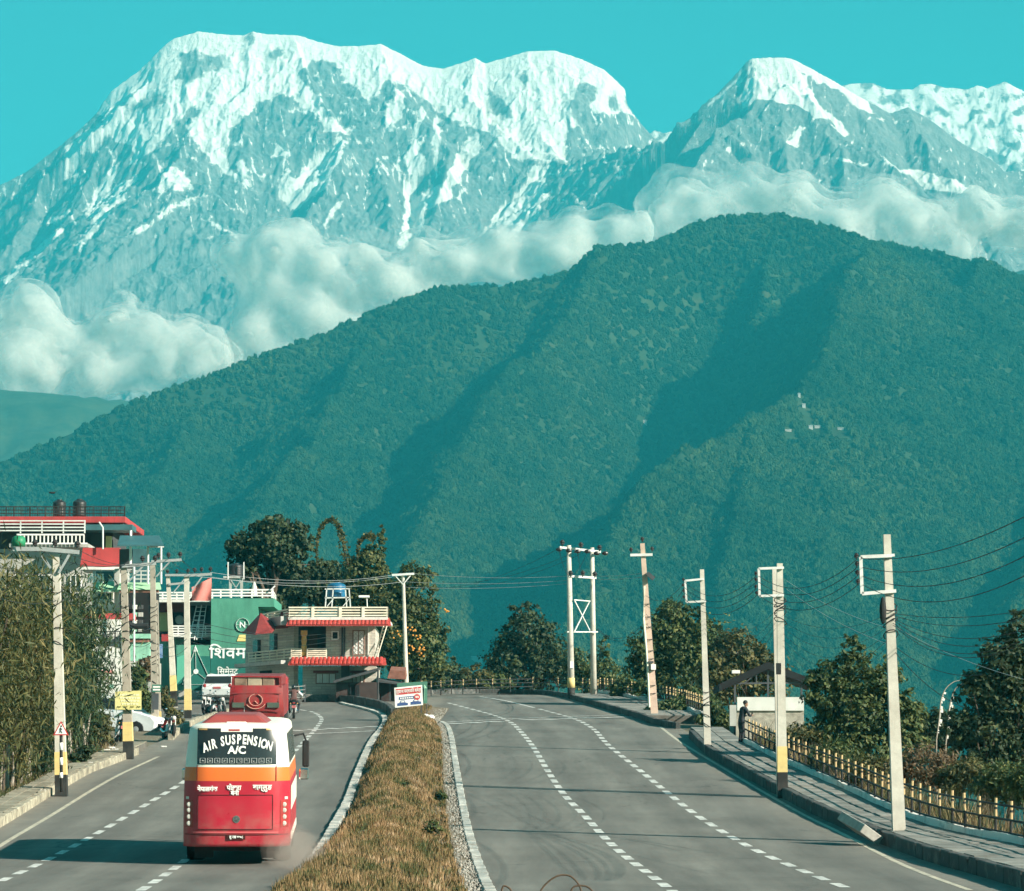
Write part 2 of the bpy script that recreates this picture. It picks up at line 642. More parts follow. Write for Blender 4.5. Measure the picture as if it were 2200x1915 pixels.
def m1_snow(U, V, X, D, H):
    w1 = fbm(X / 34, H / 34, 5, 201, .62) * 17
    w2 = fbm(X / 34 + 7, H / 34, 5, 222, .62) * 17
    u, v = U + w1, V + w2
    A = lambda pts: zs_(.5828, 0, 0, pts)
    C = lambda pts: zs_(.3906, 700, 0, pts)
    field = [A([(230, 540), (300, 500), (380, 440), (330, 395), (380, 320), (470, 270), (550, 190), (610, 120), (740, 80), (1000, 80), (1160, 110), (1390, 120), (1590, 200), (1755, 170), (1900, 150), (2090, 150), (2090, 600), (1990, 600), (1890, 590), (1840, 520), (1790, 490),
                (1740, 470), (1640, 430), (1560, 370), (1480, 310), (1420, 300), (1390, 350), (1360, 385), (1300, 320), (1230, 230), (1150, 225), (1100, 260), (1110, 290), (1180, 360), (1210, 420), (1300, 490), (1260, 500), (1190, 480), (1170, 430), (1120, 390), (1050, 345),
                (990, 370), (940, 385), (900, 440), (850, 490), (830, 560), (860, 640), (960, 745), (900, 700), (830, 640), (780, 590), (700, 520), (700, 460), (735, 400), (720, 390), (640, 470), (560, 560), (470, 610), (500, 560), (480, 540), (420, 520), (400, 510), (340, 560), (280, 600), (270, 660), (220, 660), (240, 600)]),
             C([(800, 330), (920, 320), (1060, 250), (1280, 250), (1400, 290), (1560, 350), (1670, 470), (1660, 560), (1700, 640), (1600, 640), (1500, 640), (1430, 600), (1400, 560), (1330, 560), (1280, 560), (1220, 610), (1180, 600), (1130, 620), (1200, 720), (1250, 790), (1290, 890), (1200, 895),
                (1040, 880), (980, 820), (940, 770), (880, 700), (900, 620), (800, 600)])]
    rock = [A([(640, 200), (700, 180), (760, 190), (830, 200), (830, 260), (760, 280), (720, 300), (690, 320), (640, 290), (660, 250)]), A([(450, 380), (520, 350), (600, 335), (625, 370), (560, 405), (460, 440)]),
            A([(975, 190), (1020, 185), (1070, 170), (1060, 205), (1020, 250), (980, 240)]), A([(890, 150), (920, 120), (960, 150), (930, 165)]), A([(1790, 310), (1830, 330), (1890, 400), (1890, 440), (1790, 420)]), A([(1900, 265), (1950, 265), (1970, 300), (1930, 330)]),
            C([(1380, 460), (1430, 430), (1500, 480), (1500, 560), (1400, 640), (1340, 600)]), C([(1030, 400), (1100, 395), (1110, 440), (1060, 440)]), C([(890, 480), (950, 490), (1020, 580), (1030, 650), (900, 640), (880, 560)]), C([(1560, 480), (1600, 500), (1640, 600), (1580, 620), (1540, 560)])]
    tong = [A(q) for q in ([(590, 640), (630, 610), (660, 620), (730, 700), (680, 705), (620, 700), (580, 740)], [(470, 870), (560, 800), (640, 750), (740, 715), (800, 705), (760, 730), (640, 780), (560, 830), (500, 870)],
            [(430, 590), (435, 650), (400, 740), (330, 810), (310, 790), (350, 700)], [(510, 625), (500, 670), (430, 760), (290, 940), (280, 920), (350, 790), (420, 700)],
            [(1250, 490), (1270, 560), (1230, 660), (1150, 740), (1090, 780), (1030, 740), (1030, 680), (1060, 620), (1090, 650), (1150, 600), (1210, 560)], [(1550, 370), (1570, 420), (1540, 520), (1570, 600), (1540, 650), (1500, 660), (1490, 590), (1520, 480)],
            [(1770, 490), (1780, 540), (1700, 650), (1660, 730), (1570, 790), (1550, 860), (1500, 930), (1460, 900), (1490, 800), (1490, 680), (1540, 720), (1620, 690), (1660, 600), (1720, 520)], [(1960, 610), (2030, 605), (2010, 720), (1990, 800), (1900, 880), (1780, 900), (1770, 870), (1850, 760), (1930, 680)],
            [(1450, 320), (1500, 330), (1490, 420), (1450, 490), (1410, 460)], [(730, 790), (760, 805), (830, 840), (880, 885), (800, 850)], [(1180, 830), (1250, 740), (1265, 750), (1200, 850)], [(160, 830), (250, 765), (260, 780), (200, 835)], [(0, 1035), (220, 835), (245, 845), (20, 1055)],
            [(870, 590), (910, 590), (930, 690), (890, 680)], [(1010, 530), (1050, 540), (1060, 575), (1010, 580)], [(1600, 430), (1640, 440), (1610, 600), (1590, 620)], [(1340, 540), (1440, 640), (1430, 650)], [(1150, 260), (1215, 350), (1195, 345)])] + [C([(1300, 580), (1350, 570), (1370, 640), (1440, 735), (1340, 680)])]
    st = np.clip(ridged(X / 30 + H / 120, H / 95, 4, 77) - .55, 0, 1) * 1.25
    s = np.clip(0.17 - (V - 420) / 2500.0, 0.06, .2) + st * np.clip((720 - V) / 300, 0, 1)
    s = np.maximum(s, poly_mask(u, v, field, soft=10) * 0.84)
    rk = poly_mask(u, v, rock, soft=12)
    s = s * (1 - rk) + rk * 0.36
    s = np.maximum(s, poly_mask(u, v, tong, soft=9) * 0.80)
    return np.clip(s + fbm(X / 22, H / 40, 4, 301) * 0.30, 0, 1)


def m1():
    D0 = 11000
    main = fs([(-420, 560, D0), (-250, 470, D0), (-100, 410, D0), (0, 372, D0), (60, 342, D0), (110, 302, D0), (150, 282, D0), (190, 238, D0), (203, 212, D0), (225, 182, D0), (280, 142, D0),
               (330, 92, D0), (348, 78, D0), (400, 63, D0), (440, 68, D0), (490, 71, D0), (510, 63, D0), (530, 68, D0), (600, 71, D0), (640, 84, D0), (680, 93, D0), (725, 92, D0), (765, 88, D0),
               (800, 105, D0), (850, 132, D0), (890, 138, D0), (930, 126, D0), (955, 116, D0), (975, 127, D0), (1010, 118, D0), (1060, 103, D0), (1115, 101, D0),
               (1170, 119, D0), (1215, 140, D0), (1240, 163, D0), (1257, 180, D0), (1261, 210, D0), (1285, 244, D0), (1310, 272, D0), (1322, 282, D0)])
    sp = lambda pts: fs(pts)
    R = [(main, 0.9, 1.35, 0),
         (sp([(400, 64, 10990), (420, 150, 10900), (405, 210, 10800), (372, 285, 10650), (335, 345, 10520), (260, 460, 10330), (150, 600, 10100)]), 0.75, 1.0, 8),
         (sp([(335, 345, 10520), (395, 360, 10480), (440, 392, 10420), (520, 480, 10250), (600, 600, 10000)]), 1.0, 0.75, 8),
         (sp([(590, 72, 10990), (612, 130, 10900), (645, 200, 10790), (692, 268, 10660), (660, 370, 10470), (590, 460, 10300), (520, 600, 10050)]), 0.8, 1.0, 6),
         (sp([(625, 82, 10990), (700, 190, 10830), (760, 300, 10630), (790, 420, 10400), (800, 600, 10100)]), 0.95, 0.8, 14),
         (sp([(765, 89, 10990), (800, 180, 10850), (850, 220, 10780), (905, 300, 10630), (880, 400, 10430), (830, 520, 10230)]), 0.9, 0.9, 8),
         (sp([(955, 117, 10990), (945, 200, 10870), (1010, 265, 10760), (1070, 312, 10680), (1120, 327, 10620), (1100, 420, 10400), (1030, 540, 10150)]), 0.85, 0.95, 5),
         (sp([(1060, 104, 10990), (1070, 190, 10880), (1100, 260, 10780), (1120, 326, 10620)]), 0.9, 0.9, 6),
         (sp([(1120, 326, 10620), (1220, 308, 10450), (1320, 289, 10250), (1390, 272, 10150), (1440, 250, 10000)]), 0.95, 1.0, 0),
         (sp([(205, 212, 10990), (190, 330, 10800), (140, 430, 10600), (60, 540, 10350)]), 0.8, 0.9, 8),
         (sp([(100, 310, 10990), (60, 430, 10750), (-40, 560, 10500)]), 0.8, 0.9, 8)]
    us = np.linspace(-420, 1640, 860)
    dr = KM * np.concatenate([np.linspace(9300, 9700, 50), np.linspace(9706, 10150, 130), np.linspace(10153, 11020, 330), np.linspace(11040, 11900, 24)])
    build_mountain('snow_mountain', 'long snow capped mountain massif with several rounded summits', R, us, dr, 0.9, 0.9, m1_snow, 100)


def m2_snow(U, V, X, D, H):
    w1 = fbm(X / 60, H / 45, 4, 401) * 20
    w2 = fbm(X / 60 + 7, H / 45, 4, 422) * 18
    u, v = U + w1, V + w2
    snow = [fs([(1500, 110), (1590, 105), (1640, 130), (1730, 180), (1760, 225), (1720, 215), (1680, 180), (1640, 165), (1610, 140), (1650, 220), (1720, 270), (1690, 265), (1640, 235), (1590, 210), (1530, 200), (1500, 210), (1440, 255), (1490, 200), (1520, 150)]),
            fs([(1495, 140), (1480, 165), (1430, 220), (1410, 250), (1440, 195)]),
            fs([(1605, 250), (1620, 255), (1605, 290), (1585, 285)]),
            fs([(1455, 293), (1480, 290), (1470, 312)]),
            fs([(1740, 290), (1800, 335), (1900, 352), (1960, 380), (1950, 400), (1890, 385), (1850, 375), (1820, 350), (1790, 335)]),
            fs([(1680, 318), (1740, 328), (1735, 334), (1685, 326)])]
    s = 0.12 + np.clip((230 - V) / 900.0, 0, 0.2) + np.clip(ridged(X / 30 - H / 120, H / 95, 4, 87) - .56, 0, 1) * 1.2
    s = np.maximum(s, poly_mask(u, v, snow, soft=6) * 0.85)
    return np.clip(s + fbm(X / 26, H / 70, 4, 501) * 0.25, 0, 1)


def m2():
    D0 = 9700
    main = fs([(1180, 560, D0 - 250), (1240, 480, D0 - 220), (1300, 420, D0 - 180), (1370, 305, D0 - 100), (1430, 215, D0 - 30), (1470, 165, D0), (1500, 125, D0), (1512, 118, D0), (1545, 116, D0), (1580, 116, D0), (1600, 122, D0), (1640, 143, D0),
               (1680, 165, D0), (1720, 190, D0), (1790, 228, D0 + 50), (1825, 215, D0 + 60), (1870, 240, D0 + 80), (1930, 285, D0 + 100), (2000, 325, D0 + 120), (2020, 345, D0 + 130), (2100, 340, D0 + 150), (2250, 400, D0 + 200), (2500, 520, D0 + 250)])
    R = [(main, 0.95, 1.3, 0),
         (fs([(1512, 118, D0), (1525, 200, D0 - 120), (1440, 260, D0 - 220), (1390, 350, D0 - 380), (1330, 480, D0 - 600)]), 0.9, 0.9, 5),
         (fs([(1590, 118, D0), (1630, 200, D0 - 130), (1690, 265, D0 - 230), (1770, 315, D0 - 320), (1850, 370, D0 - 430), (1900, 480, D0 - 650)]), 0.9, 0.95, 5),
         (fs([(1525, 200, D0 - 120), (1580, 280, D0 - 270), (1590, 380, D0 - 450), (1560, 520, D0 - 700)]), 0.9, 0.9, 8),
         (fs([(1825, 216, D0 + 60), (1870, 300, D0 - 80), (1950, 380, D0 - 250), (2010, 500, D0 - 480)]), 0.9, 0.9, 8),
         (fs([(1690, 265, D0 - 230), (1700, 360, D0 - 420), (1690, 500, D0 - 650)]), 0.9, 0.9, 8)]
    us = np.linspace(1180, 2700, 560)
    dr = KM * np.concatenate([np.linspace(8300, 8900, 40), np.linspace(8905, 9900, 300), np.linspace(9920, 10500, 16)])
    build_mountain('rocky_peak', 'steep dark rock peak with a snow dome on its summit', R, us, dr, 0.9, 0.9, m2_snow, 300, 0.9)


def m3_snow(U, V, X, D, H):
    return np.clip(0.62 + fbm(X / 40, H / 40, 4, 601) * 0.8 - np.clip((V - 300) / 300, 0, .2), 0, 1)


def m3():
    D0 = 12300
    main = fs([(1200, 330, D0), (1300, 275, D0), (1315, 262, D0), (1335, 268, D0), (1360, 262, D0), (1375, 245, D0), (1395, 239, D0), (1425, 243, D0), (1500, 230, D0), (1600, 200, D0), (1690, 172, D0), (1712, 168, D0), (1755, 167, D0), (1785, 180, D0), (1835, 180, D0), (1850, 170, D0), (1875, 169, D0), (1900, 176, D0),
               (1945, 180, D0), (1965, 172, D0), (1985, 178, D0), (2020, 164, D0), (2050, 180, D0), (2100, 200, D0), (2200, 190, D0), (2400, 260, D0), (2600, 330, D0)])
    R = [(main, 0.9, 1.2, 0),
         (fs([(1860, 169, D0), (1850, 240, D0 - 130), (1900, 330, D0 - 300)]), 0.9, 0.9, 5),
         (fs([(1965, 172, D0), (1955, 240, D0 - 130), (2000, 340, D0 - 300)]), 0.9, 0.9, 5),
         (fs([(2020, 165, D0), (2040, 240, D0 - 130), (2060, 340, D0 - 300)]), 0.9, 0.9, 5)]
    us = np.linspace(1290, 2700, 420)
    dr = KM * np.concatenate([np.linspace(11500, 12320, 200), np.linspace(12340, 12700, 10)])
    build_mountain('snow_mountain', 'jagged snow ridge standing behind the dark rock peak', R, us, dr, 0.9, 0.9, m3_snow, 500, 0.8)


m1()
m2()
m3()


# ---------------------------------------------------------------- clouds: nested lumpy shells of thin white vapour
def cloud_mat():
    m = bpy.data.materials.new('cloud_vapour')
    m.use_nodes = True
    t = NT(m)
    n = m.node_tree.nodes
    n.remove(n['Principled BSDF'])
    df, tl, tr = n.new('ShaderNodeBsdfDiffuse'), n.new('ShaderNodeBsdfTranslucent'), n.new('ShaderNodeBsdfTransparent')
    df.inputs['Color'].default_value = tl.inputs['Color'].default_value = (0.98, 0.93, 0.87, 1)
    a, b = n.new('ShaderNodeMixShader'), n.new('ShaderNodeMixShader')
    a.inputs[0].default_value = 0.5
    t.link(df.outputs[0], a.inputs[1])
    t.link(tl.outputs[0], a.inputs[2])
    geo = n.new('ShaderNodeNewGeometry')
    k = t.noise(geo.outputs['Position'], 0.010, 9, 0.66)
    at = n.new('ShaderNodeAttribute')
    at.attribute_name = 'thickness'
    mu = n.new('ShaderNodeMath')
    mu.operation = 'MULTIPLY_ADD'
    mu.inputs[1].default_value = 0.5
    t.link(at.outputs['Fac'], mu.inputs[0])
    t.link(k, mu.inputs[2])
    f = t.ramp(mu.outputs[0], [(0.5, (0, 0, 0)), (1.06, (1, 1, 1))])
    t.link(f, b.inputs[0])
    t.link(tr.outputs[0], b.inputs[1])
    t.link(a.outputs[0], b.inputs[2])
    t.link(b.outputs[0], n['Material Output'].inputs['Surface'])
    return m


CLOUD = cloud_mat()
DEPS = None


def cloud(label, puffs, d, seed, vox=15.0):
    """puffs: (u, v, r px); unions of spheres at distance d remeshed to lumpy skins, one inside the other"""
    V, Fq, TH, base = [], [], [], 0
    for shell in range(5):
        rg = np.random.default_rng(seed)
        bm = bmesh.new()
        for (u, v, r) in puffs:
            for k in range(7):
                a = rg.uniform(0, 2 * math.pi)
                q = rg.uniform(0.2, 1.0) * r
                rr = r * rg.uniform(0.3, 0.62) if k else r * 0.8
                c = P(u + math.cos(a) * q * 1.1 * (k > 0), v + math.sin(a) * q * 0.85 * (k > 0), d + rg.uniform(-1, 1) * r * 1.1)
                R_ = max(3.0, rr * d / F_PX + (shell - 2) * 10.0)
                g = bmesh.ops.create_icosphere(bm, subdivisions=2, radius=R_)
                bmesh.ops.translate(bm, vec=c, verts=g['verts'])
        me = bpy.data.meshes.new('cloud_skin')
        bm.to_mesh(me)
        bm.free()
        o = bpy.data.objects.new('cloud_skin', me)
        COL.objects.link(o)
        rm = o.modifiers.new('skin', 'REMESH')
        rm.mode = 'VOXEL'
        rm.voxel_size = vox
        for sc_, st in ((75, 60), (30, 10)):
            tx = bpy.data.textures.new('cloud_lumps', 'CLOUDS')
            tx.noise_scale = sc_ * (1 + 0.13 * shell)
            tx.noise_depth = 3
            dp = o.modifiers.new('lumps', 'DISPLACE')
            dp.texture = tx
            dp.texture_coords = 'GLOBAL'
            dp.strength = st
            dp.mid_level = 0.5
        sf_ = o.modifiers.new('soft', 'SMOOTH')
        sf_.factor = 0.6
        sf_.iterations = 5
        ev = o.evaluated_get(bpy.context.evaluated_depsgraph_get())
        em = ev.to_mesh()
        nv, nf = len(em.vertices), len(em.polygons)
        co = np.zeros(nv * 3, np.float32)
        em.vertices.foreach_get('co', co)
        ix = np.zeros(nf * 4, np.int32)
        em.loops.foreach_get('vertex_index', ix)
        V.append(co.reshape(-1, 3))
        Fq.append(ix.reshape(-1, 4) + base)
        base += nv
        TH.append(np.full(nv, (1.0, 0.72, 0.46, 0.28, 0.13)[shell], np.float32))
        ev.to_mesh_clear()
        bpy.data.objects.remove(o)
        bpy.data.meshes.remove(me)
    c = quads_np('cloud', np.vstack(V), np.vstack(Fq), CLOUD, None, True)
    c.data.attributes.new('thickness', 'FLOAT', 'POINT').data.foreach_set('value', np.concatenate(TH))
    return tag(c, label, 'cloud', kind='stuff')


cloud('pale cloud lying low against the left foot of the snow massif',
      [(-160, 720, 90), (-60, 700, 80), (20, 690, 66), (40, 780, 80), (105, 725, 52), (-20, 820, 80), (110, 790, 66), (185, 735, 40), (250, 700, 48), (320, 705, 44), (390, 740, 44), (450, 740, 40), (470, 790, 40), (200, 800, 60), (290, 780, 56), (370, 800, 50), (60, 860, 60)], 6000, 1)
cloud('long white cloud bank lying behind the left slope of the forest hill',
      [(540, 590, 60), (590, 540, 48), (640, 520, 46), (600, 640, 70), (690, 570, 56), (660, 690, 70), (730, 630, 66), (790, 555, 46), (830, 610, 70), (900, 548, 44), (950, 580, 60), (1000, 560, 46), (1050, 545, 48), (1090, 570, 56), (1150, 525, 44), (1180, 550, 54), (1230, 515, 42), (1270, 510, 40), (1320, 496, 36), (1370, 505, 38), (740, 710, 66), (540, 720, 60), (900, 650, 66), (1250, 565, 44), (500, 780, 60), (600, 780, 60)], 6100, 2)
cloud('puffy white cloud bank lying behind the top of the forest hill',
      [(1420, 445, 36), (1460, 415, 44), (1500, 440, 52), (1560, 435, 48), (1600, 445, 52), (1640, 405, 36), (1650, 445, 48), (1700, 430, 46), (1740, 455, 52), (1800, 465, 52), (1860, 485, 54), (1890, 425, 42), (1920, 445, 46), (1960, 485, 57), (2000, 465, 44), (2050, 485, 54), (2080, 455, 40), (2130, 485, 57), (2190, 470, 52), (2250, 480, 60), (2330, 490, 60), (1420, 490, 42), (1760, 505, 52), (1850, 540, 52), (2050, 545, 50)], 6200, 3)

# ---------------------------------------------------------------- haze: one box of even pale air
def haze():
    x0, x1, y0, y1, z0, z1 = -6500, 6500, -150, 11500, -90, 2150
    V = [(x, y, z) for z in (z0, z1) for y in (y0, y1) for x in (x0, x1)]
    Fc = [(0, 2, 3, 1), (4, 5, 7, 6), (0, 1, 5, 4), (2, 6, 7, 3), (0, 4, 6, 2), (1, 3, 7, 5)]
    m = bpy.data.materials.new('haze_air')
    m.use_nodes = True
    n = m.node_tree.nodes
    n.remove(n['Principled BSDF'])
    v = n.new('ShaderNodeVolumePrincipled')
    v.inputs['Color'].default_value = (0.05, 0.70, 0.84, 1)
    v.inputs['Density'].default_value = 0.000107
    v.inputs['Density Attribute'].default_value = ''
    v.inputs['Anisotropy'].default_value = 0.0
    m.node_tree.links.new(v.outputs[0], n['Material Output'].inputs['Volume'])
    o = mesh_np('haze', V, Fc, m)
    tag(o, 'pale teal haze filling the valley air', 'haze', kind='stuff')


haze()

# ================================================================ mesh builder
def origin(o):
    v = Vector((0, 0, 0))
    while o is not None:
        v += o.location
        o = o.parent
    return v


class MB:
    def __init__(s):
        s.v, s.f, s.mi = [], [], []

    def add(s, verts, faces, mi=0):
        b = len(s.v)
        s.v += [tuple(p) for p in verts]
        s.f += [tuple(i + b for i in f) for f in faces]
        s.mi += [mi] * len(faces)
        return s

    def box(s, x0, x1, y0, y1, z0, z1, mi=0):
        return s.add([(x, y, z) for z in (z0, z1) for y in (y0, y1) for x in (x0, x1)],
                     [(0, 2, 3, 1), (4, 5, 7, 6), (0, 1, 5, 4), (2, 6, 7, 3), (0, 4, 6, 2), (1, 3, 7, 5)], mi)

    def hexa(s, a, b, mi=0):
        """solid between two quads a (4 points) and b (4 points)"""
        return s.add(list(a) + list(b), [(3, 2, 1, 0), (4, 5, 6, 7), (0, 1, 5, 4), (1, 2, 6, 5), (2, 3, 7, 6), (3, 0, 4, 7)], mi)

    def cyl(s, p0, p1, r0, r1=None, n=10, mi=0, cap=True):
        p0, p1 = Vector(p0), Vector(p1)
        r1 = r0 if r1 is None else r1
        q = (p1 - p0).to_track_quat('Z', 'Y')
        V = []
        for p, r in ((p0, r0), (p1, r1)):
            for i in range(n):
                a = 2 * math.pi * (i + 0.5) / n
                V.append(p + q @ Vector((math.cos(a) * r, math.sin(a) * r, 0)))
        Fc = [(i, (i + 1) % n, n + (i + 1) % n, n + i) for i in range(n)]
        if cap:
            Fc += [tuple(range(n - 1, -1, -1)), tuple(range(n, 2 * n))]
        return s.add(V, Fc, mi)

    def bar(s, p0, p1, w, h=None, mi=0):
        """rectangular bar from p0 to p1"""
        p0, p1 = Vector(p0), Vector(p1)
        h = w if h is None else h
        q = (p1 - p0).to_track_quat('Y', 'Z')
        c = [q @ Vector((a * w / 2, 0, b * h / 2)) for a, b in ((-1, -1), (1, -1), (1, 1), (-1, 1))]
        return s.hexa([p0 + k for k in c], [p1 + k for k in c], mi)

    def tube(s, pts, r, n=6, mi=0, r1=None):
        pts = [Vector(p) for p in pts]
        V, m = [], len(pts)
        for i, p in enumerate(pts):
            t = (pts[min(i + 1, m - 1)] - pts[max(i - 1, 0)])
            q = t.to_track_quat('Z', 'Y')
            rr = r if r1 is None else r + (r1 - r) * i / max(1, m - 1)
            for k in range(n):
                a = 2 * math.pi * k / n
                V.append(p + q @ Vector((math.cos(a) * rr, math.sin(a) * rr, 0)))
        Fc = [(i * n + k, i * n + (k + 1) % n, (i + 1) * n + (k + 1) % n, (i + 1) * n + k) for i in range(m - 1) for k in range(n)]
        Fc += [tuple(range(n - 1, -1, -1)), tuple(range((m - 1) * n, m * n))]
        return s.add(V, Fc, mi)

    def ball(s, c, r, n=10, m=6, mi=0):
        c = Vector(c)
        r = Vector(r) if hasattr(r, '__len__') else Vector((r, r, r))
        V = [c + Vector((0, 0, -r.z))]
        for j in range(1, m):
            b = math.pi * (j / m - 0.5)
            for i in range(n):
                a = 2 * math.pi * i / n
                V.append(c + Vector((math.cos(a) * math.cos(b) * r.x, math.sin(a) * math.cos(b) * r.y, math.sin(b) * r.z)))
        V.append(c + Vector((0, 0, r.z)))
        Fc = [(0, 1 + (i + 1) % n, 1 + i) for i in range(n)]
        for j in range(m - 2):
            a = 1 + j * n
            Fc += [(a + i, a + (i + 1) % n, a + n + (i + 1) % n, a + n + i) for i in range(n)]
        a = 1 + (m - 2) * n
        Fc += [(a + i, a + (i + 1) % n, len(V) - 1) for i in range(n)]
        return s.add(V, Fc, mi)

    def lathe(s, c, prof, n=16, axis='Z', mi=0):
        c = Vector(c)
        V = []
        for (r, h) in prof:
            for i in range(n):
                a = 2 * math.pi * i / n
                ca, sa = math.cos(a) * r, math.sin(a) * r
                V.append(c + (Vector((ca, sa, h)) if axis == 'Z' else Vector((h, ca, sa)) if axis == 'X' else Vector((ca, h, sa))))
        m = len(prof)
        Fc = [(j * n + i, j * n + (i + 1) % n, (j + 1) * n + (i + 1) % n, (j + 1) * n + i) for j in range(m - 1) for i in range(n)]
        Fc += [tuple(range(n - 1, -1, -1)), tuple(range((m - 1) * n, m * n))]
        return s.add(V, Fc, mi)

    def prism(s, poly, fn0, fn1, mi=0):
        """extrude a 2D polygon between two mappings to 3D"""
        n = len(poly)
        V = [fn0(*p) for p in poly] + [fn1(*p) for p in poly]
        return s.add(V, [tuple(range(n - 1, -1, -1)), tuple(range(n, 2 * n))] + [(i, (i + 1) % n, n + (i + 1) % n, n + i) for i in range(n)], mi)

    def build(s, name, mats, parent=None, local=False, smooth=False, bevel=0.0, fixn=True):
        me = bpy.data.meshes.new(name)
        o3 = Vector((0, 0, 0)) if (local or parent is None) else origin(parent)
        me.from_pydata([(p[0] - o3.x, p[1] - o3.y, p[2] - o3.z) for p in s.v], [], s.f)
        me.update()
        for m in (mats if isinstance(mats, (list, tuple)) else [mats]):
            me.materials.append(m)
        me.polygons.foreach_set('material_index', s.mi)
        if fixn or bevel:
            bm = bmesh.new()
            bm.from_mesh(me)
            if fixn:
                bmesh.ops.recalc_face_normals(bm, faces=bm.faces)
            if bevel:
                bmesh.ops.bevel(bm, geom=bm.edges[:], offset=bevel, segments=1, affect='EDGES', clamp_overlap=True)
            bm.to_mesh(me)
            bm.free()
        if smooth:
            me.polygons.foreach_set('use_smooth', [True] * len(me.polygons))
        return link(name, me, parent)


def copy_tree(o, parent=None):
    c = o.copy()
    COL.objects.link(c)
    c.parent = parent
    for ch in list(o.children):
        copy_tree(ch, c)
    return c


# ================================================================ ground, roads, kerbs
def W(pts, lift=0.0):
    return np.array([tuple(G(u, v, lift)) for u, v in pts])


def smooth_line(pts, n=8):
    return catmull(pts, n)


def resample(poly, step):
    p = np.asarray(poly)
    seg = np.linalg.norm(np.diff(p, axis=0), axis=1)
    s = np.concatenate([[0], np.cumsum(seg)])
    k = max(2, int(s[-1] / step) + 1)
    t = np.linspace(0, s[-1], k)
    return np.stack([np.interp(t, s, p[:, i]) for i in range(3)], -1)


def extend(poly, dist, end=0):
    p = np.asarray(poly)
    if end == 0:
        d = p[0] - p[2]
        q = p[0] + d / np.linalg.norm(d) * dist
        q[2] = zg(q[1]) + (p[0][2] - zg(p[0][1]))
        return np.vstack([q, p])
    d = p[-1] - p[-3]
    q = p[-1] + d / np.linalg.norm(d) * dist
    q[2] = zg(q[1]) + (p[-1][2] - zg(p[-1][1]))
    return np.vstack([p, q])


# traced lines (photograph pixels)
L_MED_R = [(1047, 1912), (1023, 1850), (1004, 1784), (988, 1702), (977, 1636), (969, 1586), (961, 1563), (948, 1554)]
L_MED_L = [(600, 1932), (645, 1885), (693, 1823), (717, 1780), (744, 1730), (763, 1679), (786, 1621), (802, 1590), (818, 1570), (827, 1551), (818, 1536), (786, 1525), (732, 1512)]
L_GR_L = [(608, 1912), (689, 1838), (732, 1792), (771, 1722), (794, 1644), (829, 1563), (843, 1541), (855, 1536)]
L_GR_R = [(985, 1912), (968, 1858), (956, 1780), (945, 1683), (944, 1600), (940, 1567), (922, 1541), (910, 1536)]
L_R_EDGE = [(2084, 1913), (1955, 1865), (1816, 1795), (1710, 1742), (1581, 1667), (1458, 1592), (1378, 1537), (1310, 1519), (1240, 1503)]
L_R_KERB = [(2260, 1935), (2200, 1912), (2094, 1880), (1977, 1846), (1859, 1800), (1710, 1731), (1603, 1672), (1517, 1622), (1480, 1586)]
L_R_KERB2 = [(1452, 1566), (1406, 1558), (1364, 1543), (1310, 1527), (1257, 1512), (1203, 1498), (1150, 1492), (1060, 1490), (960, 1491), (890, 1493)]
L_FENCE = [(2330, 1848), (2200, 1815), (2082, 1791), (1994, 1769), (1915, 1739), (1819, 1695), (1670, 1629), (1600, 1594)]
L_FENCE2 = [(1512, 1538), (1470, 1523), (1420, 1510), (1380, 1503), (1345, 1497), (1290, 1489)]
L_L_KERB = [(-110, 1840), (0, 1779), (121, 1704), (194, 1662), (243, 1643), (299, 1621)]
L_L_KERB2 = [(372, 1590), (400, 1566), (440, 1549), (500, 1533), (560, 1524)]
L_L_EDGE = [(-60, 1856), (32, 1798), (146, 1730), (243, 1672), (340, 1626)]
L_L_BACK = [(-150, 1795), (0, 1716), (85, 1674), (119, 1655), (200, 1622), (245, 1605)]
LANES = [[(1475, 1938), (1445, 1915), (1385, 1871), (1319, 1819), (1260, 1757), (1214, 1710), (1179, 1660), (1144, 1603), (1117, 1570), (1093, 1550), (1047, 1533), (961, 1510)],
         [(1816, 1907), (1710, 1865), (1624, 1827), (1539, 1779), (1475, 1736), (1389, 1667), (1309, 1603), (1274, 1566), (1229, 1543), (1183, 1530), (1148, 1521)],
         [(-60, 1925), (32, 1880), (224, 1782), (384, 1687), (470, 1630), (540, 1580)],
         [(270, 1930), (310, 1909), (417, 1833), (520, 1730), (590, 1660), (647, 1600), (678, 1566), (691, 1545), (674, 1531), (643, 1525)]]
WALL_L = [(520, 1513), (580, 1510), (641, 1509), (700, 1508), (750, 1510), (787, 1515), (828, 1526), (846, 1541)]

MEDR = extend(smooth_line(W(L_MED_R)), 40)
MEDL = extend(smooth_line(W(L_MED_L)), 40)
RK = extend(smooth_line(W(L_R_KERB)), 45)
RK2 = smooth_line(W(L_R_KERB2))
LK = extend(smooth_line(W(L_L_KERB)), 45)
LK2 = smooth_line(W(L_L_KERB2))
GRL = extend(smooth_line(W(L_GR_L, 0.1)), 40)
GRR = extend(smooth_line(W(L_GR_R, 0.1)), 40)
FEN = extend(smooth_line(W(L_FENCE, 0.33)), 25)
FEN2 = smooth_line(W(L_FENCE2, 0.28))


def x_at(poly, y):
    o = np.argsort(poly[:, 1])
    return np.interp(y, poly[o, 1], poly[o, 0])


_medc = np.array([((GRL[i, 0] + x_at(GRR, GRL[i, 1])) / 2, GRL[i, 1]) for i in range(len(GRL))])


def med_x(y):
    o = np.argsort(_medc[:, 1])
    return np.interp(y, _medc[o, 1], _medc[o, 0])


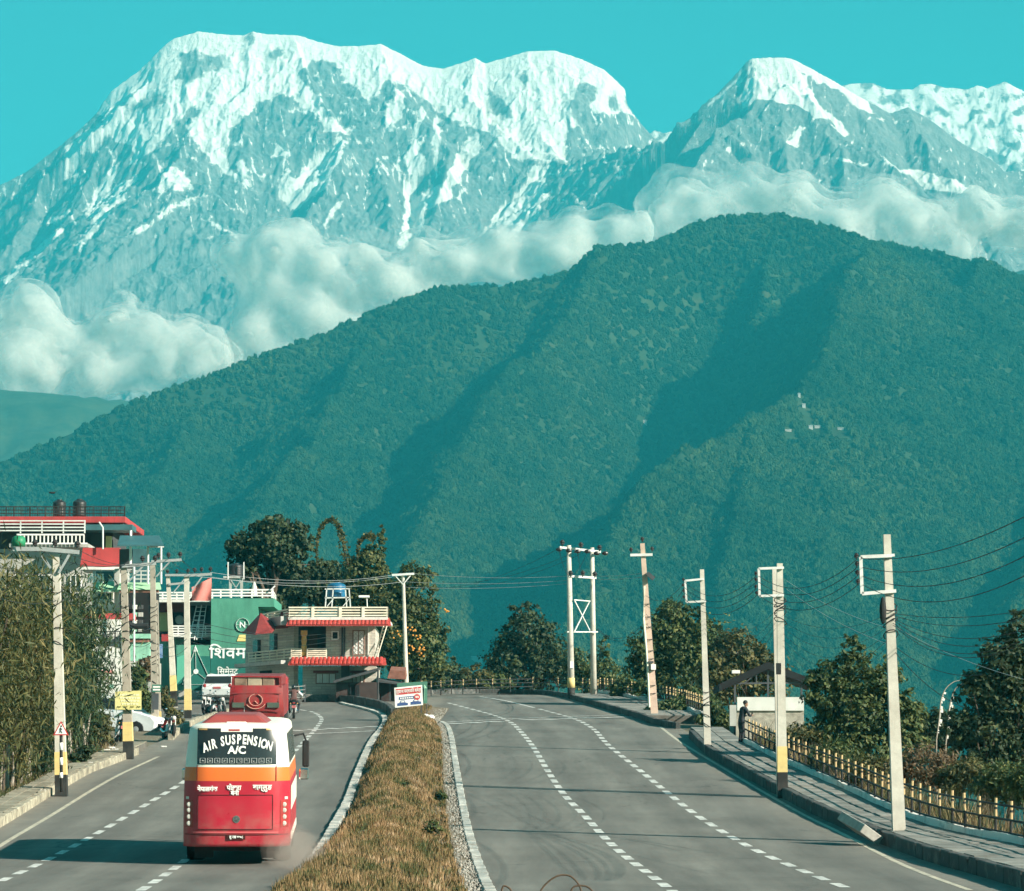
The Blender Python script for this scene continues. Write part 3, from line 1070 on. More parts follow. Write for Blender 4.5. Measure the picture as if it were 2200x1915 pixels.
_rk_all = np.vstack([RK, RK2[RK2[:, 1] < 229]])
_lk_all = np.vstack([LK, LK2, [[-30, 215, 0], [-60, 222, 0]]])


def asphalt():
    m, t = new_mat('asphalt', 0.86, 0, (0.1, 0.1, 0.1), 0.25)
    v = t.coord('Object')
    big = t.noise(v, 0.18, 5, 0.6)
    mid = t.noise(t.coord('Object', (1.6, 0.12, 1)), 1.0, 5, 0.65)
    fine = t.noise(v, 28, 3, 0.8)
    c = t.ramp(big, [(0.3, (0.120, 0.116, 0.104)), (0.7, (0.170, 0.164, 0.147))])
    c = t.mix(1.0, c, t.ramp(mid, [(0.3, (0.78, 0.78, 0.78)), (0.7, (1.14, 1.14, 1.13))]), 'MULTIPLY')
    c = t.mix(1.0, c, t.ramp(fine, [(0.25, (0.72, 0.72, 0.72)), (0.75, (1.25, 1.25, 1.25))]), 'MULTIPLY')
    st = t.noise(v, 0.7, 6, 0.75)
    c = t.mix(t.ramp(st, [(0.60, (0, 0, 0)), (0.72, (0.5, 0.5, 0.5))]), c, (0.05, 0.05, 0.048))
    vo = t.new('TexVoronoi', feature='DISTANCE_TO_EDGE')
    vo.inputs['Scale'].default_value = 0.22
    wv = t.new('VectorMath', operation='ADD')
    t.link(v, wv.inputs[0])
    t.link(t.noise(v, 0.9, 4, 0.7, 'Color'), wv.inputs[1])
    t.link(wv.outputs[0], vo.inputs['Vector'])
    crk = t.ramp(vo.outputs['Distance'], [(0.0, (1, 1, 1)), (0.008, (0, 0, 0))])
    cm = t.mix(1.0, crk, t.ramp(t.noise(v, 0.12, 3, 0.5), [(0.5, (0, 0, 0)), (0.6, (0.7, 0.7, 0.7))]), 'MULTIPLY')
    c = t.mix(cm, c, (0.03, 0.03, 0.03))
    ac = t.new('Attribute', attribute_name='across')
    wob = t.new('Math', operation='MULTIPLY_ADD')
    wob.inputs[1].default_value = 0.03
    t.link(t.noise(v, 0.15, 3, 0.5), wob.inputs[0])
    t.link(ac.outputs['Fac'], wob.inputs[2])
    sn = t.new('Math', operation='MULTIPLY')
    sn.inputs[1].default_value = 37.7
    t.link(wob.outputs[0], sn.inputs[0])
    co = t.new('Math', operation='COSINE')
    t.link(sn.outputs[0], co.inputs[0])
    mr = t.new('MapRange')
    mr.inputs['From Min'].default_value = -1
    t.link(co.outputs[0], mr.inputs['Value'])
    c = t.mix(1.0, c, t.ramp(mr.outputs[0], [(0.1, (1.08, 1.08, 1.07)), (0.9, (0.9, 0.9, 0.9))]), 'MULTIPLY')
    at = t.new('Attribute', attribute_name='dusty')
    dn = t.new('Math', operation='MULTIPLY')
    t.link(at.outputs['Fac'], dn.inputs[0])
    t.link(t.ramp(t.noise(v, 1.1, 6, 0.7), [(0.35, (0.1, 0.1, 0.1)), (0.65, (0.95, 0.95, 0.95))]), dn.inputs[1])
    c = t.mix(dn.outputs[0], c, (0.23, 0.205, 0.165))
    t.base(c)
    t.bump(fine, 0.35, 0.012)
    return m


ASPH = asphalt()


def paint(name, col, worn=0.5):
    m, t = new_mat(name, 0.7, 0, col)
    v = t.coord('Object')
    n = t.noise(v, 3.5, 6, 0.75)
    f = t.ramp(n, [(worn - 0.08, (1, 1, 1)), (worn + 0.14, (0.15, 0.15, 0.15))])
    t.base(t.mix(f, (0.15, 0.152, 0.142), col))
    return m


WHITE_LINE = paint('road_paint_white', (0.64, 0.64, 0.60), 0.5)
EDGE_LINE = paint('road_paint_cream', (0.52, 0.47, 0.36), 0.52)


def sheet(name, xl, xr, ys, nx, lift, m, label):
    V, E, K = [], [], []
    for y in ys:
        a, b = xl(y), xr(y)
        for k in np.linspace(0, 1, nx) ** 1.0:
            k = 0.5 - 0.5 * math.cos(math.pi * k)
            V.append((a + (b - a) * k, y, float(zg(y)) + lift))
            K.append(k)
            E.append(max(0.0, 1 - min(k, 1 - k) * (b - a) / 1.7))
    o = quads_np(name, np.array(V), grid_faces(len(ys), nx), m, None, True)
    o.data.attributes.new('dusty', 'FLOAT', 'POINT').data.foreach_set('value', np.array(E, np.float32))
    o.data.attributes.new('across', 'FLOAT', 'POINT').data.foreach_set('value', np.array(K, np.float32))
    return tag(o, label, 'road', kind='structure')


ys = np.concatenate([np.linspace(4, 60, 30), np.linspace(61, 232, 240)])
sheet('road', lambda y: x_at(_lk_all, y) - 0.4 - (8 if y > 168 else 0), med_x, ys, 26, 0.0, ASPH, 'grey asphalt carriageway climbing past the bus on the left of the grass strip')
ys2 = np.concatenate([np.linspace(4, 60, 30), np.linspace(61, 229.5, 240)])
sheet('road', med_x, lambda y: x_at(_rk_all, y) + 0.3, ys2, 26, 0.0, ASPH, 'empty grey asphalt carriageway climbing on the right of the grass strip')


# ---------------------------------------------------------------- earth sheet under and around everything, out to the hills
def earth():
    xs = np.concatenate([-np.geomspace(7000, 62, 26), np.linspace(-60, 60, 81), np.geomspace(62, 7000, 26)])
    ys_ = np.concatenate([np.linspace(-120, 0, 6), np.linspace(4, 330, 120), np.geomspace(340, 12000, 46)])
    X, Y = np.meshgrid(xs, ys_)
    Z = zg(np.maximum(Y, 0)) - 0.12
    fx = np.array([x_at(np.vstack([FEN, FEN2]), y) for y in ys_])[:, None]
    drop = np.clip(X - fx - 0.6, 0, 60)
    Z = Z - drop * 0.55 * (Y < 900)
    wall = np.array([x_at(_lk_all, y) for y in ys_])[:, None]
    left = np.clip((wall - 3.5) - X, 0, 30) * (Y < 170)
    Z = Z + np.clip(left * 0.10, 0, 1.2) * (Y < 150)
    Z = Z + fbm(X / 9, Y / 9, 3, 77) * 0.12 * ((X > fx + 1.5) | (X < wall - 4))
    m, t = new_mat('earth', 0.95, 0, (0.2, 0.16, 0.11))
    v = t.coord('Object')
    n = t.noise(v, 0.35, 6, 0.7)
    c = t.ramp(n, [(0.3, (0.10, 0.085, 0.058)), (0.55, (0.17, 0.145, 0.10)), (0.72, (0.10, 0.105, 0.05))])
    t.base(c)
    t.bump(t.noise(v, 6, 5, 0.7), 0.5, 0.06)
    o = quads_np('ground', np.stack([X, Y, Z], -1).reshape(-1, 3), grid_faces(len(ys_), len(xs)), m, None, True)
    tag(o, 'bare earth and slopes around the road', 'ground', kind='structure')


earth()


# ---------------------------------------------------------------- painted markings
def ribbon(mb, poly, w, lift):
    p = np.asarray(poly)
    t = np.gradient(p[:, :2], axis=0)
    t /= np.linalg.norm(t, axis=1)[:, None] + 1e-9
    nrm = np.stack([-t[:, 1], t[:, 0]], -1) * w / 2
    for i in range(len(p) - 1):
        q = []
        for j, s in ((i, -1), (i + 1, -1), (i + 1, 1), (i, 1)):
            x, y = p[j, 0] + s * nrm[j, 0], p[j, 1] + s * nrm[j, 1]
            q.append((x, y, float(zg(y)) + lift))
        mb.add(q, [(0, 1, 2, 3)])


def marking(name, label, polys, w, m, lift=0.005):
    mb = MB()
    for p in polys:
        ribbon(mb, p, w, lift)
    o = mb.build(name, m, None, fixn=False)
    for pl in o.data.polygons:
        if pl.normal.z < 0:
            pl.flip()
    return tag(o, label, 'road marking', kind='structure')


def dashes(poly, period=3.0, on=1.75):
    p = resample(poly, 0.25)
    k = int(period / 0.25)
    j = int(on / 0.25)
    return [p[i:i + j + 1] for i in range(0, len(p) - j, k)]


marking('lane_marking', 'broken white lane line', dashes(smooth_line(W(LANES[0]))), 0.22, WHITE_LINE)
marking('lane_marking', 'broken white lane line', dashes(smooth_line(W(LANES[1]))), 0.22, WHITE_LINE)
marking('lane_marking', 'broken white lane line', dashes(smooth_line(W(LANES[2])), 3.2, 1.9), 0.2, WHITE_LINE)
marking('lane_marking', 'broken white lane line', dashes(smooth_line(W(LANES[3])), 3.2, 1.9), 0.2, WHITE_LINE)
marking('lane_marking', 'solid white line at the crest', [smooth_line(W([(1148, 1521), (1086, 1506), (1031, 1497)]))], 0.18, WHITE_LINE)
marking('edge_line', 'cream edge line', [smooth_line(W(L_R_EDGE))], 0.14, EDGE_LINE)
marking('edge_line', 'cream edge line', [extend(smooth_line(W(L_L_EDGE)), 20)], 0.14, EDGE_LINE)
cw = [((x - 11, y + .4), (x + 11, y - .4)) for x, y in ((635, 1570), (678, 1568), (717, 1566), (759, 1564), (802, 1562), (975, 1555), (1018, 1553), (1060, 1551), (1138, 1547), (1179, 1546), (1222, 1544), (1264, 1543), (1301, 1542), (1344, 1541))]
marking('crossing_marking', 'white crossing blocks', [resample(W([a, b]), 0.2) for a, b in cw], 1.0, WHITE_LINE, 0.0105)
marking('stop_line', 'thin white line beside the crossing', [resample(W([(625, 1580), (825, 1570)]), 0.5), resample(W([(955, 1552.5), (1150, 1543), (1345, 1536)]), 0.5)], 0.28, WHITE_LINE, 0.0155)


# ---------------------------------------------------------------- kerb stones
def stone_meshes(name, L, w, h, m, n=3, seed=0, below=0.12):
    out = []
    rg = random.Random(seed)
    for k in range(n):
        bm = bmesh.new()
        bmesh.ops.create_cube(bm, size=1.0)
        bmesh.ops.scale(bm, vec=(w, L, h + below), verts=bm.verts)
        bmesh.ops.translate(bm, vec=(0, 0, (h - below) / 2), verts=bm.verts)
        bmesh.ops.bevel(bm, geom=bm.edges[:], offset=0.022, segments=1, affect='EDGES')
        for v in bm.verts:
            v.co += Vector((rg.uniform(-1, 1), rg.uniform(-1, 1), rg.uniform(-1, 1))) * 0.012
        me = bpy.data.meshes.new(name)
        bm.to_mesh(me)
        bm.free()
        me.materials.append(m)
        out.append(me)
    return out


def kerb(label, poly, L, w, h, m, seed=0, side=0.0, jit=0.012, skip=()):
    p = resample(poly, L)
    root = link('kerb', None, None, tuple(p[0]))
    tag(root, label, 'kerb', kind='structure')
    st = stone_meshes('kerb_stone', L * 0.975, w, h, m, 3, seed)
    rg = random.Random(seed)
    o3 = Vector(p[0])
    for i in range(len(p) - 1):
        if i in skip:
            continue
        a, b = Vector(p[i]), Vector(p[i + 1])
        o = link('kerb_stone', st[i % 3], root)
        d = b - a
        ang = math.atan2(d.y, d.x) - math.pi / 2
        c = (a + b) / 2
        nrm = Vector((d.y, -d.x, 0)).normalized() * side
        o.location = c + nrm - o3 + Vector((0, 0, rg.uniform(-jit, jit)))
        o.rotation_euler = (math.atan2(d.z, math.hypot(d.x, d.y)) + rg.uniform(-.006, .006), rg.uniform(-.02, .02), ang + rg.uniform(-.012, .012))
    return root


def kerb_paint(name, col, dirt, amount=0.5, sc=2.0):
    m, t = new_mat(name, 0.85, 0, col)
    v = t.coord('Object')
    oi = t.new('ObjectInfo')
    geo = t.new('NewGeometry')
    n = t.noise(geo.outputs['Position'], sc, 6, 0.75)
    f = t.ramp(n, [(amount - 0.1, (0, 0, 0)), (amount + 0.12, (1, 1, 1))])
    c = t.mix(f, col, dirt)
    c = t.mix(1.0, c, t.ramp(oi.outputs['Random'], [(0, (0.75, 0.75, 0.75)), (1, (1.15, 1.15, 1.15))]), 'MULTIPLY')
    t.base(c)
    t.bump(t.noise(geo.outputs['Position'], 14, 4, 0.7), 0.4, 0.02)
    return m


K_WHITE = kerb_paint('kerb_white', (0.46, 0.46, 0.42), (0.22, 0.21, 0.18), 0.55)
K_DARK = kerb_paint('kerb_dark', (0.055, 0.058, 0.055), (0.22, 0.21, 0.19), 0.62, 1.6)
K_GREY = kerb_paint('kerb_grey', (0.20, 0.18, 0.14), (0.42, 0.38, 0.28), 0.5, 3.2)
K_COP = kerb_paint('coping_white', (0.62, 0.62, 0.58), (0.25, 0.25, 0.22), 0.6, 1.2)

kerb('white painted stone kerb along the right side of the grass strip', MEDR, 1.0, 0.24, 0.10, K_WHITE, 1)
kerb('white painted stone kerb along the left side of the grass strip', MEDL, 1.0, 0.28, 0.10, K_WHITE, 2)
kerb('dark stone kerb of the right pavement', RK, 1.15, 0.22, 0.34, K_DARK, 3, 0.11)
kerb('dark stone kerb round the crest of the right road', RK2, 1.4, 0.22, 0.30, K_DARK, 4, 0.11)
kerb('weathered stone kerb of the left pavement', LK, 0.55, 0.22, 0.26, K_GREY, 5, -0.11, 0.02)
kerb('broken stone kerb beyond the driveway on the left', LK2, 0.7, 0.25, 0.24, K_GREY, 6, -0.11, 0.04)
kerb('dark low kerb wall curving left at the crest', smooth_line(W(WALL_L)), 1.2, 0.3, 0.42, K_DARK, 7)


# ---------------------------------------------------------------- pavements with slabs
def pavement(label, inner, outer, rows, L, m, bed, lift, seed, y0, y1, th=0.05):
    oi_ = np.argsort(inner[:, 1])
    oo = np.argsort(outer[:, 1])
    ysv = np.arange(y0, y1, L)
    rg = random.Random(seed)
    bedv = MB()
    bs = []
    for y in np.linspace(y0 - 0.3, y1 + 0.3, 90):
        bs.append((np.interp(y, inner[oi_, 1], inner[oi_, 0]), np.interp(y, outer[oo, 1], outer[oo, 0]), y))
    for a, b in zip(bs[:-1], bs[1:]):
        za, zb = float(zg(a[2])) + lift - th * 0.55, float(zg(b[2])) + lift - th * 0.55
        bedv.hexa([(a[0], a[2], za - .5), (a[1], a[2], za - .5), (b[1], b[2], zb - .5), (b[0], b[2], zb - .5)],
                  [(a[0], a[2], za), (a[1], a[2], za), (b[1], b[2], zb), (b[0], b[2], zb)])
    root = bedv.build('pavement', bed)
    tag(root, label, 'pavement', kind='structure')
    for y in ysv:
        for r in range(rows):
            q = []
            for yy in (y + 0.02, y + L - 0.02):
                a = np.interp(yy, inner[oi_, 1], inner[oi_, 0])
                b = np.interp(yy, outer[oo, 1], outer[oo, 0])
                for k in (r / rows, (r + 1) / rows):
                    q.append((a + (b - a) * k, yy))
            dz = [rg.uniform(-.014, .014) for _ in range(4)]
            g = 0.02 if q[1][0] > q[0][0] else -0.02
            pts = [(q[0][0] + g, q[0][1]), (q[1][0] - g, q[1][1]), (q[3][0] - g, q[3][1]), (q[2][0] + g, q[2][1])]
            top = [(x, yy, float(zg(yy)) + lift + dz[i]) for i, (x, yy) in enumerate(pts)]
            bot = [(x, yy, z - th - 0.02) for x, yy, z in top]
            MB().hexa(bot, top).build('paving_slab', m, root)
    return root


def slab_mat(name, a, b, dirt):
    m, t = new_mat(name, 0.9, 0, a)
    oi = t.new('ObjectInfo')
    geo = t.new('NewGeometry')
    n = t.noise(geo.outputs['Position'], 1.3, 6, 0.75)
    c = t.mix(oi.outputs['Random'], a, b)
    c = t.mix(t.ramp(n, [(0.42, (0, 0, 0)), (0.68, (0.85, 0.85, 0.85))]), c, dirt)
    t.base(c)
    t.bump(t.noise(geo.outputs['Position'], 9, 5, 0.7), 0.5, 0.03)
    return m


SLAB_R = slab_mat('slab_grey', (0.17, 0.17, 0.155), (0.30, 0.29, 0.26), (0.10, 0.10, 0.085))
SLAB_L = slab_mat('slab_dusty', (0.22, 0.20, 0.15), (0.33, 0.30, 0.23), (0.13, 0.115, 0.08))
BED = mat('pavement_bed', (0.11, 0.10, 0.085), 0.95, 0.3, 2.0, bump=0.3)
RKi = RK + np.array([0.24, 0, 0])
pavement('grey slab pavement along the right kerb and fence', RKi, FEN, 2, 1.3, SLAB_R, BED, 0.33, 3, 62, 150)
RK2i = RK2 + np.array([0.24, 0, 0])
pavement('grey slab pavement near the leaning pole', RK2i, np.vstack([FEN2, FEN2[-1:] + [-2, 30, 0]]), 2, 1.6, SLAB_R, BED, 0.28, 4, 168, 214)
LKi = LK - np.array([0.24, 0, 0])
LB = extend(smooth_line(W(L_L_BACK, 0.2)), 40)
pavement('dusty slab pavement along the left kerb', LKi, LB, 2, 1.3, SLAB_L, BED, 0.25, 5, 80, 138)

# loose kerb slab lying tilted on the right kerb
kb = G(1848, 1790, 0.3)
t_ = thing('fallen_slab', 'loose concrete slab lying tilted across the right kerb', 'slab', kb)
mb = MB()
q = Matrix.Rotation(0.6, 3, 'Y') @ Matrix.Rotation(0.5, 3, 'Z')
cs = [q @ Vector((a * .34, b * .6, c * .12)) + kb + Vector((0, 0, .12)) for c in (-1, 1) for a, b in ((-1, -1), (1, -1), (1, 1), (-1, 1))]
mb.hexa(cs[:4], cs[4:])
mb.build('slab', mat('concrete', (0.36, 0.35, 0.31), 0.9, 0.25, 4, bump=0.3, dirt=(0.2, 0.19, 0.16)), t_, bevel=0.015)


# ---------------------------------------------------------------- median: soil bank and dry grass
def median():
    ysv = np.concatenate([np.linspace(22, 60, 20), np.linspace(61, 190.5, 150)])
    V = []
    nx = 11
    for y in ysv:
        a, b = x_at(GRL, y), x_at(GRR, y)
        a2, b2 = x_at(MEDL[:-14], y) + 0.12, x_at(MEDR, y) - 0.1
        a2, b2 = min(a2, a), max(b2, b)
        hh = 0.44 if y < 180 else 0.44 * max(0.15, (191 - y) / 11)
        prof = [(a2, 0.02), (a2 * .4 + a * .6, 0.05), (a, 0.14)] + [(a + (b - a) * k, 0.14 + hh * math.sin(math.pi * min(1, k * 1.1) ** .8) * .8) for k in (0.12, 0.3, 0.5, 0.7, 0.88)] + [(b, 0.12), (b * .5 + b2 * .5, 0.06), (b2, 0.03)]
        for x, h in prof:
            V.append((x, y, float(zg(y)) + h))
    V = np.array(V)
    V[:, 2] += fbm(V[:, 0] / .5, V[:, 1] / .5, 3, 5) * 0.05
    m, t = new_mat('dry_soil', 0.95, 0, (0.2, 0.15, 0.1))
    v = t.coord('Object')
    n = t.noise(v, 2.2, 6, 0.75)
    c = t.ramp(n, [(0.3, (0.09, 0.07, 0.045)), (0.5, (0.17, 0.13, 0.085)), (0.72, (0.27, 0.23, 0.17))])
    t.base(c)
    t.bump(t.noise(v, 15, 5, 0.8), 0.8, 0.05)
    o = quads_np('median_strip', V, grid_faces(len(ysv), nx), m, None, True)
    tag(o, 'raised soil strip between the two carriageways', 'median', kind='structure')


median()


def blade_field(name, label, pts, hts, wid, tones, ramp, seed, lean=0.35):
    """grass blades: one bent two-face blade for each root point"""
    rg = np.random.default_rng(seed)
    n = len(pts)
    a = rg.uniform(0, 2 * np.pi, n)
    la = rg.uniform(0, 2 * np.pi, n)
    l = rg.uniform(0.05, lean, n) * hts
    sx, sy = np.cos(a) * wid / 2, np.sin(a) * wid / 2
    lx, ly = np.cos(la) * l, np.sin(la) * l
    p = pts
    v0 = p + np.stack([-sx, -sy, np.zeros(n)], -1)
    v1 = p + np.stack([sx, sy, np.zeros(n)], -1)
    v2 = p + np.stack([sx * .8 + lx * .4, sy * .8 + ly * .4, hts * .6], -1)
    v3 = p + np.stack([-sx * .8 + lx * .4, -sy * .8 + ly * .4, hts * .6], -1)
    v4 = p + np.stack([lx, ly, hts], -1)
    V = np.stack([v0, v1, v2, v3, v4], 1).reshape(-1, 3)
    b = np.arange(n)[:, None] * 5
    T = np.concatenate([b + [0, 1, 2], b + [0, 2, 3], b + [3, 2, 4]], 0)
    m, t = new_mat(name + '_blades', 0.8, 0, (0.3, 0.2, 0.1), 0.15)
    at = t.new('Attribute', attribute_name='tone')
    t.base(t.ramp(at.outputs['Fac'], ramp))
    o = quads_np(name, V, T, m)
    o.data.attributes.new('tone', 'FLOAT', 'POINT').data.foreach_set('value', np.repeat(tones, 5).astype(np.float32))
    return tag(o, label, 'grass', kind='stuff')


def median_grass():
    rg = np.random.default_rng(5)
    n = 190000
    y = 191 - (191 - 50) * rg.random(n) ** 0.75
    a = np.interp(y, *[GRL[np.argsort(GRL[:, 1])][:, k] for k in (1, 0)])
    b = np.interp(y, *[GRR[np.argsort(GRR[:, 1])][:, k] for k in (1, 0)])
    k = np.clip(rg.normal(0.5, 0.29, n), 0.0, 1.0)
    x = a + (b - a) * k + rg.normal(0, .05, n)
    hh = np.where(y < 180, 0.44, 0.44 * np.clip((191 - y) / 11, .15, 1))
    z = zg(y) + 0.10 + hh * np.sin(np.pi * np.minimum(1, k * 1.1) ** .8) * .8
    patch = fbm(x / 1.5, y / 3.0, 4, 12)
    keep = rg.random(n) < np.clip(0.75 + patch * 1.6, 0.08, 1)
    x, y, z, k, patch = x[keep], y[keep], z[keep], k[keep], patch[keep]
    h = rg.uniform(0.07, 0.26, len(x)) * np.clip(1 + patch * 1.2, 0.5, 1.6) * np.where(np.abs(k - .5) > .42, .6, 1)
    tone = np.clip(0.42 + fbm(x / 0.8, y / 2.0, 3, 33) * 0.9 + rg.normal(0, .16, len(x)), 0, 1)
    blade_field('dry_grass', 'golden brown dry grass covering the strip between the carriageways', np.stack([x, y, z], -1), h, 0.024, tone,
                [(0.0, (0.05, 0.062, 0.022)), (0.22, (0.10, 0.085, 0.035)), (0.5, (0.195, 0.132, 0.062)), (0.75, (0.235, 0.142, 0.072)), (1.0, (0.36, 0.27, 0.165))], 6)
    # gravel shoulder beside the right kerb of the strip
    n = 5200
    y = 188 - (188 - 50) * rg.random(n) ** 0.8
    a = np.interp(y, *[GRR[np.argsort(GRR[:, 1])][:, k] for k in (1, 0)])
    b = np.interp(y, *[MEDR[np.argsort(MEDR[:, 1])][:, k] for k in (1, 0)]) - .12
    x = a + (b - a) * rg.random(n)
    s = rg.uniform(.012, .04, n)
    z = zg(y) + 0.07
    base = np.array([(1, 0, 0), (0, 1, 0), (-1, 0, 0), (0, -1, 0), (0, 0, 1), (0, 0, -1)], float)
    V = (base[None] * s[:, None, None] * rg.uniform(.6, 1.4, (n, 6, 1)) + np.stack([x, y, z], -1)[:, None]).reshape(-1, 3)
    T = np.array([(0, 1, 4), (1, 2, 4), (2, 3, 4), (3, 0, 4), (1, 0, 5), (2, 1, 5), (3, 2, 5), (0, 3, 5)])
    T = (np.arange(n)[:, None, None] * 6 + T[None]).reshape(-1, 3)
    m, t = new_mat('gravel', 0.95, 0, (0.3, 0.28, 0.24))
    geo = t.new('NewGeometry')
    t.base(t.ramp(t.noise(geo.outputs['Position'], 9, 3, .6), [(0.3, (0.12, 0.11, 0.09)), (0.7, (0.42, 0.40, 0.35))]))
    tag(quads_np('gravel', V, T, m), 'loose grey gravel between the dry grass and the white kerb', 'gravel', kind='stuff')


median_grass()

# ================================================================ street furniture
CONC = mat('pole_concrete', (0.52, 0.49, 0.42), 0.9, 0.16, 2.2, bump=0.2, dirt=(0.36, 0.32, 0.26))
CONC_D = mat('pole_concrete_dark', (0.36, 0.32, 0.26), 0.9, 0.2, 2.2, bump=0.2, dirt=(0.22, 0.19, 0.15))
CONC_P = mat('pole_concrete_pink', (0.55, 0.40, 0.32), 0.9, 0.2, 2.0, bump=0.2, dirt=(0.45, 0.36, 0.26))
YEL = mat('yellow_paint', (0.62, 0.47, 0.19), 0.7, 0.15, 4, dirt=(0.5, 0.42, 0.25))
YEL2 = mat('post_yellow_paint', (0.50, 0.36, 0.18), 0.8, 0.3, 9, dirt=(0.30, 0.19, 0.12))
BLK = mat('black_paint', (0.02, 0.02, 0.019), 0.75, 0.3, 4, dirt=(0.05, 0.048, 0.043))
STEEL = mat('painted_steel_white', (0.62, 0.63, 0.60), 0.5, 0.12, 3, metal=0.0, dirt=(0.42, 0.40, 0.36))
GALV = mat('galvanised_steel', (0.40, 0.41, 0.40), 0.5, 0.15, 5, metal=0.35)
RUBBER = mat('black_rubber', (0.018, 0.018, 0.018), 0.8, 0.3, 6)
WIRE = mat('cable_black', (0.02, 0.021, 0.022), 0.7, 0.1, 1)
WIRE_L = mat('cable_grey', (0.33, 0.35, 0.35), 0.6, 0.1, 1)
PORC = mat('brown_porcelain', (0.03, 0.025, 0.024), 0.35, 0.2, 6)
WHITE = mat('white_paint', (0.78, 0.77, 0.73), 0.6, 0.06, 3, dirt=(0.62, 0.59, 0.53))
CREAM = mat('cream_paint', (0.72, 0.66, 0.52), 0.7, 0.08, 3, dirt=(0.55, 0.48, 0.36))
RED = mat('red_paint', (0.45, 0.03, 0.03), 0.55, 0.12, 3)
DGREY = mat('dark_grey_paint', (0.06, 0.065, 0.07), 0.6, 0.2, 3)


def text_obj(name, body, size, mat_, parent, origin_pt, rx=math.pi / 2, rz=0.0, align='CENTER', ext=0.004, sx=1.0, bold=0.0, local=False, shear=0.0, ry=0.0):
    cu = bpy.data.curves.new(name, 'FONT')
    cu.body = body
    cu.size = size
    cu.align_x = align
    cu.align_y = 'CENTER'
    cu.extrude = ext
    cu.offset = bold
    cu.shear = shear
    cu.resolution_u = 3
    tmp = bpy.data.objects.new(name, cu)
    COL.objects.link(tmp)
    ev = tmp.evaluated_get(bpy.context.evaluated_depsgraph_get())
    me = bpy.data.meshes.new_from_object(ev)
    bpy.data.objects.remove(tmp)
    me.materials.clear()
    me.materials.append(mat_)
    o = link(name, me, parent)
    p = Vector(origin_pt)
    o.location = p if (local or parent is None) else p - origin(parent)
    o.rotation_euler = (rx, ry, rz)
    o.scale = (sx, 1, 1)
    return o


# ---------------------------------------------------------------- fences
def fence(label, poly, spacing, h, rails, coping, seed, yellow=True):
    p = resample(poly, spacing)
    root = thing('fence', label, 'fence', tuple(p[0]))
    me = None
    rg = random.Random(seed)
    for i, q in enumerate(p):
        if me is None:
            mb = MB()
            w = 0.035
            for z0_, z1_, k_ in ((-.1, h * .55, 1), (h * .55, h * .72, 0), (h * .72, h * .78, 1), (h * .78, h, 0)):
                mb.cyl((0, 0, z0_), (0, 0, z1_), w if k_ else w + .003, None, 9, k_)
            o = mb.build('post', [YEL2 if yellow else DGREY, BLK], root, local=True)
            me = o.data
        else:
            o = link('post', me, root)
        o.location = Vector(q) - origin(root) + Vector((0, 0, rg.uniform(-.03, .02)))
        o.rotation_euler = (rg.uniform(-.03, .03), rg.uniform(-.04, .04), rg.uniform(-.2, .2))
    for k in rails:
        MB().tube([Vector(q) + Vector((0, 0, h * k)) for q in p], 0.03, 6, 0).build('rail', BLK, root)
    if coping:
        mb = MB()
        d = resample(poly, 0.8)
        for i, (a, b) in enumerate(zip(d[:-1], d[1:])):
            hh = 0.16 + 0.03 * math.sin(i * .7)
            mb.hexa([(a[0] - .1, a[1], a[2] - .1), (a[0] + .1, a[1], a[2] - .1), (b[0] + .1, b[1], b[2] - .1), (b[0] - .1, b[1], b[2] - .1)],
                    [(a[0] - .09, a[1], a[2] + hh), (a[0] + .09, a[1], a[2] + hh), (b[0] + .09, b[1], b[2] + hh), (b[0] - .09, b[1], b[2] + hh)])
        mb.build('coping', K_COP, root)
    return root


FENr = FEN[FEN[:, 1] > 60]
fence('black rail fence with yellow and black posts beside the tall pale pole', FENr, 1.45, 0.98, (0.2, 0.52, 0.86), True, 3)
fence('black rail fence with yellow and black posts behind the leaning pole', FEN2, 1.5, 0.98, (0.25, 0.55, 0.86), True, 4)
F3 = smooth_line(W([(1285, 1487), (1225, 1483), (1150, 1482), (1080, 1483), (1010, 1485), (950, 1488), (905, 1491)], 0.3))
F3[:, 1] += 1.6
fence('low rail fence with pale posts curving round the crest of the road', F3, 1.9, 0.85, (0.3, 0.6, 0.88), False, 5)


# ---------------------------------------------------------------- poles
def insulator(mb, c, s=1.0, up=True):
    c = Vector(c)
    k = 1 if up else -1
    mb.lathe(c, [(0.02 * s, 0), (0.02 * s, .05 * s * k), (0.075 * s, .06 * s * k), (0.05 * s, .1 * s * k), (0.085 * s, .12 * s * k), (0.05 * s, .18 * s * k), (0.03 * s, .2 * s * k)], 8)


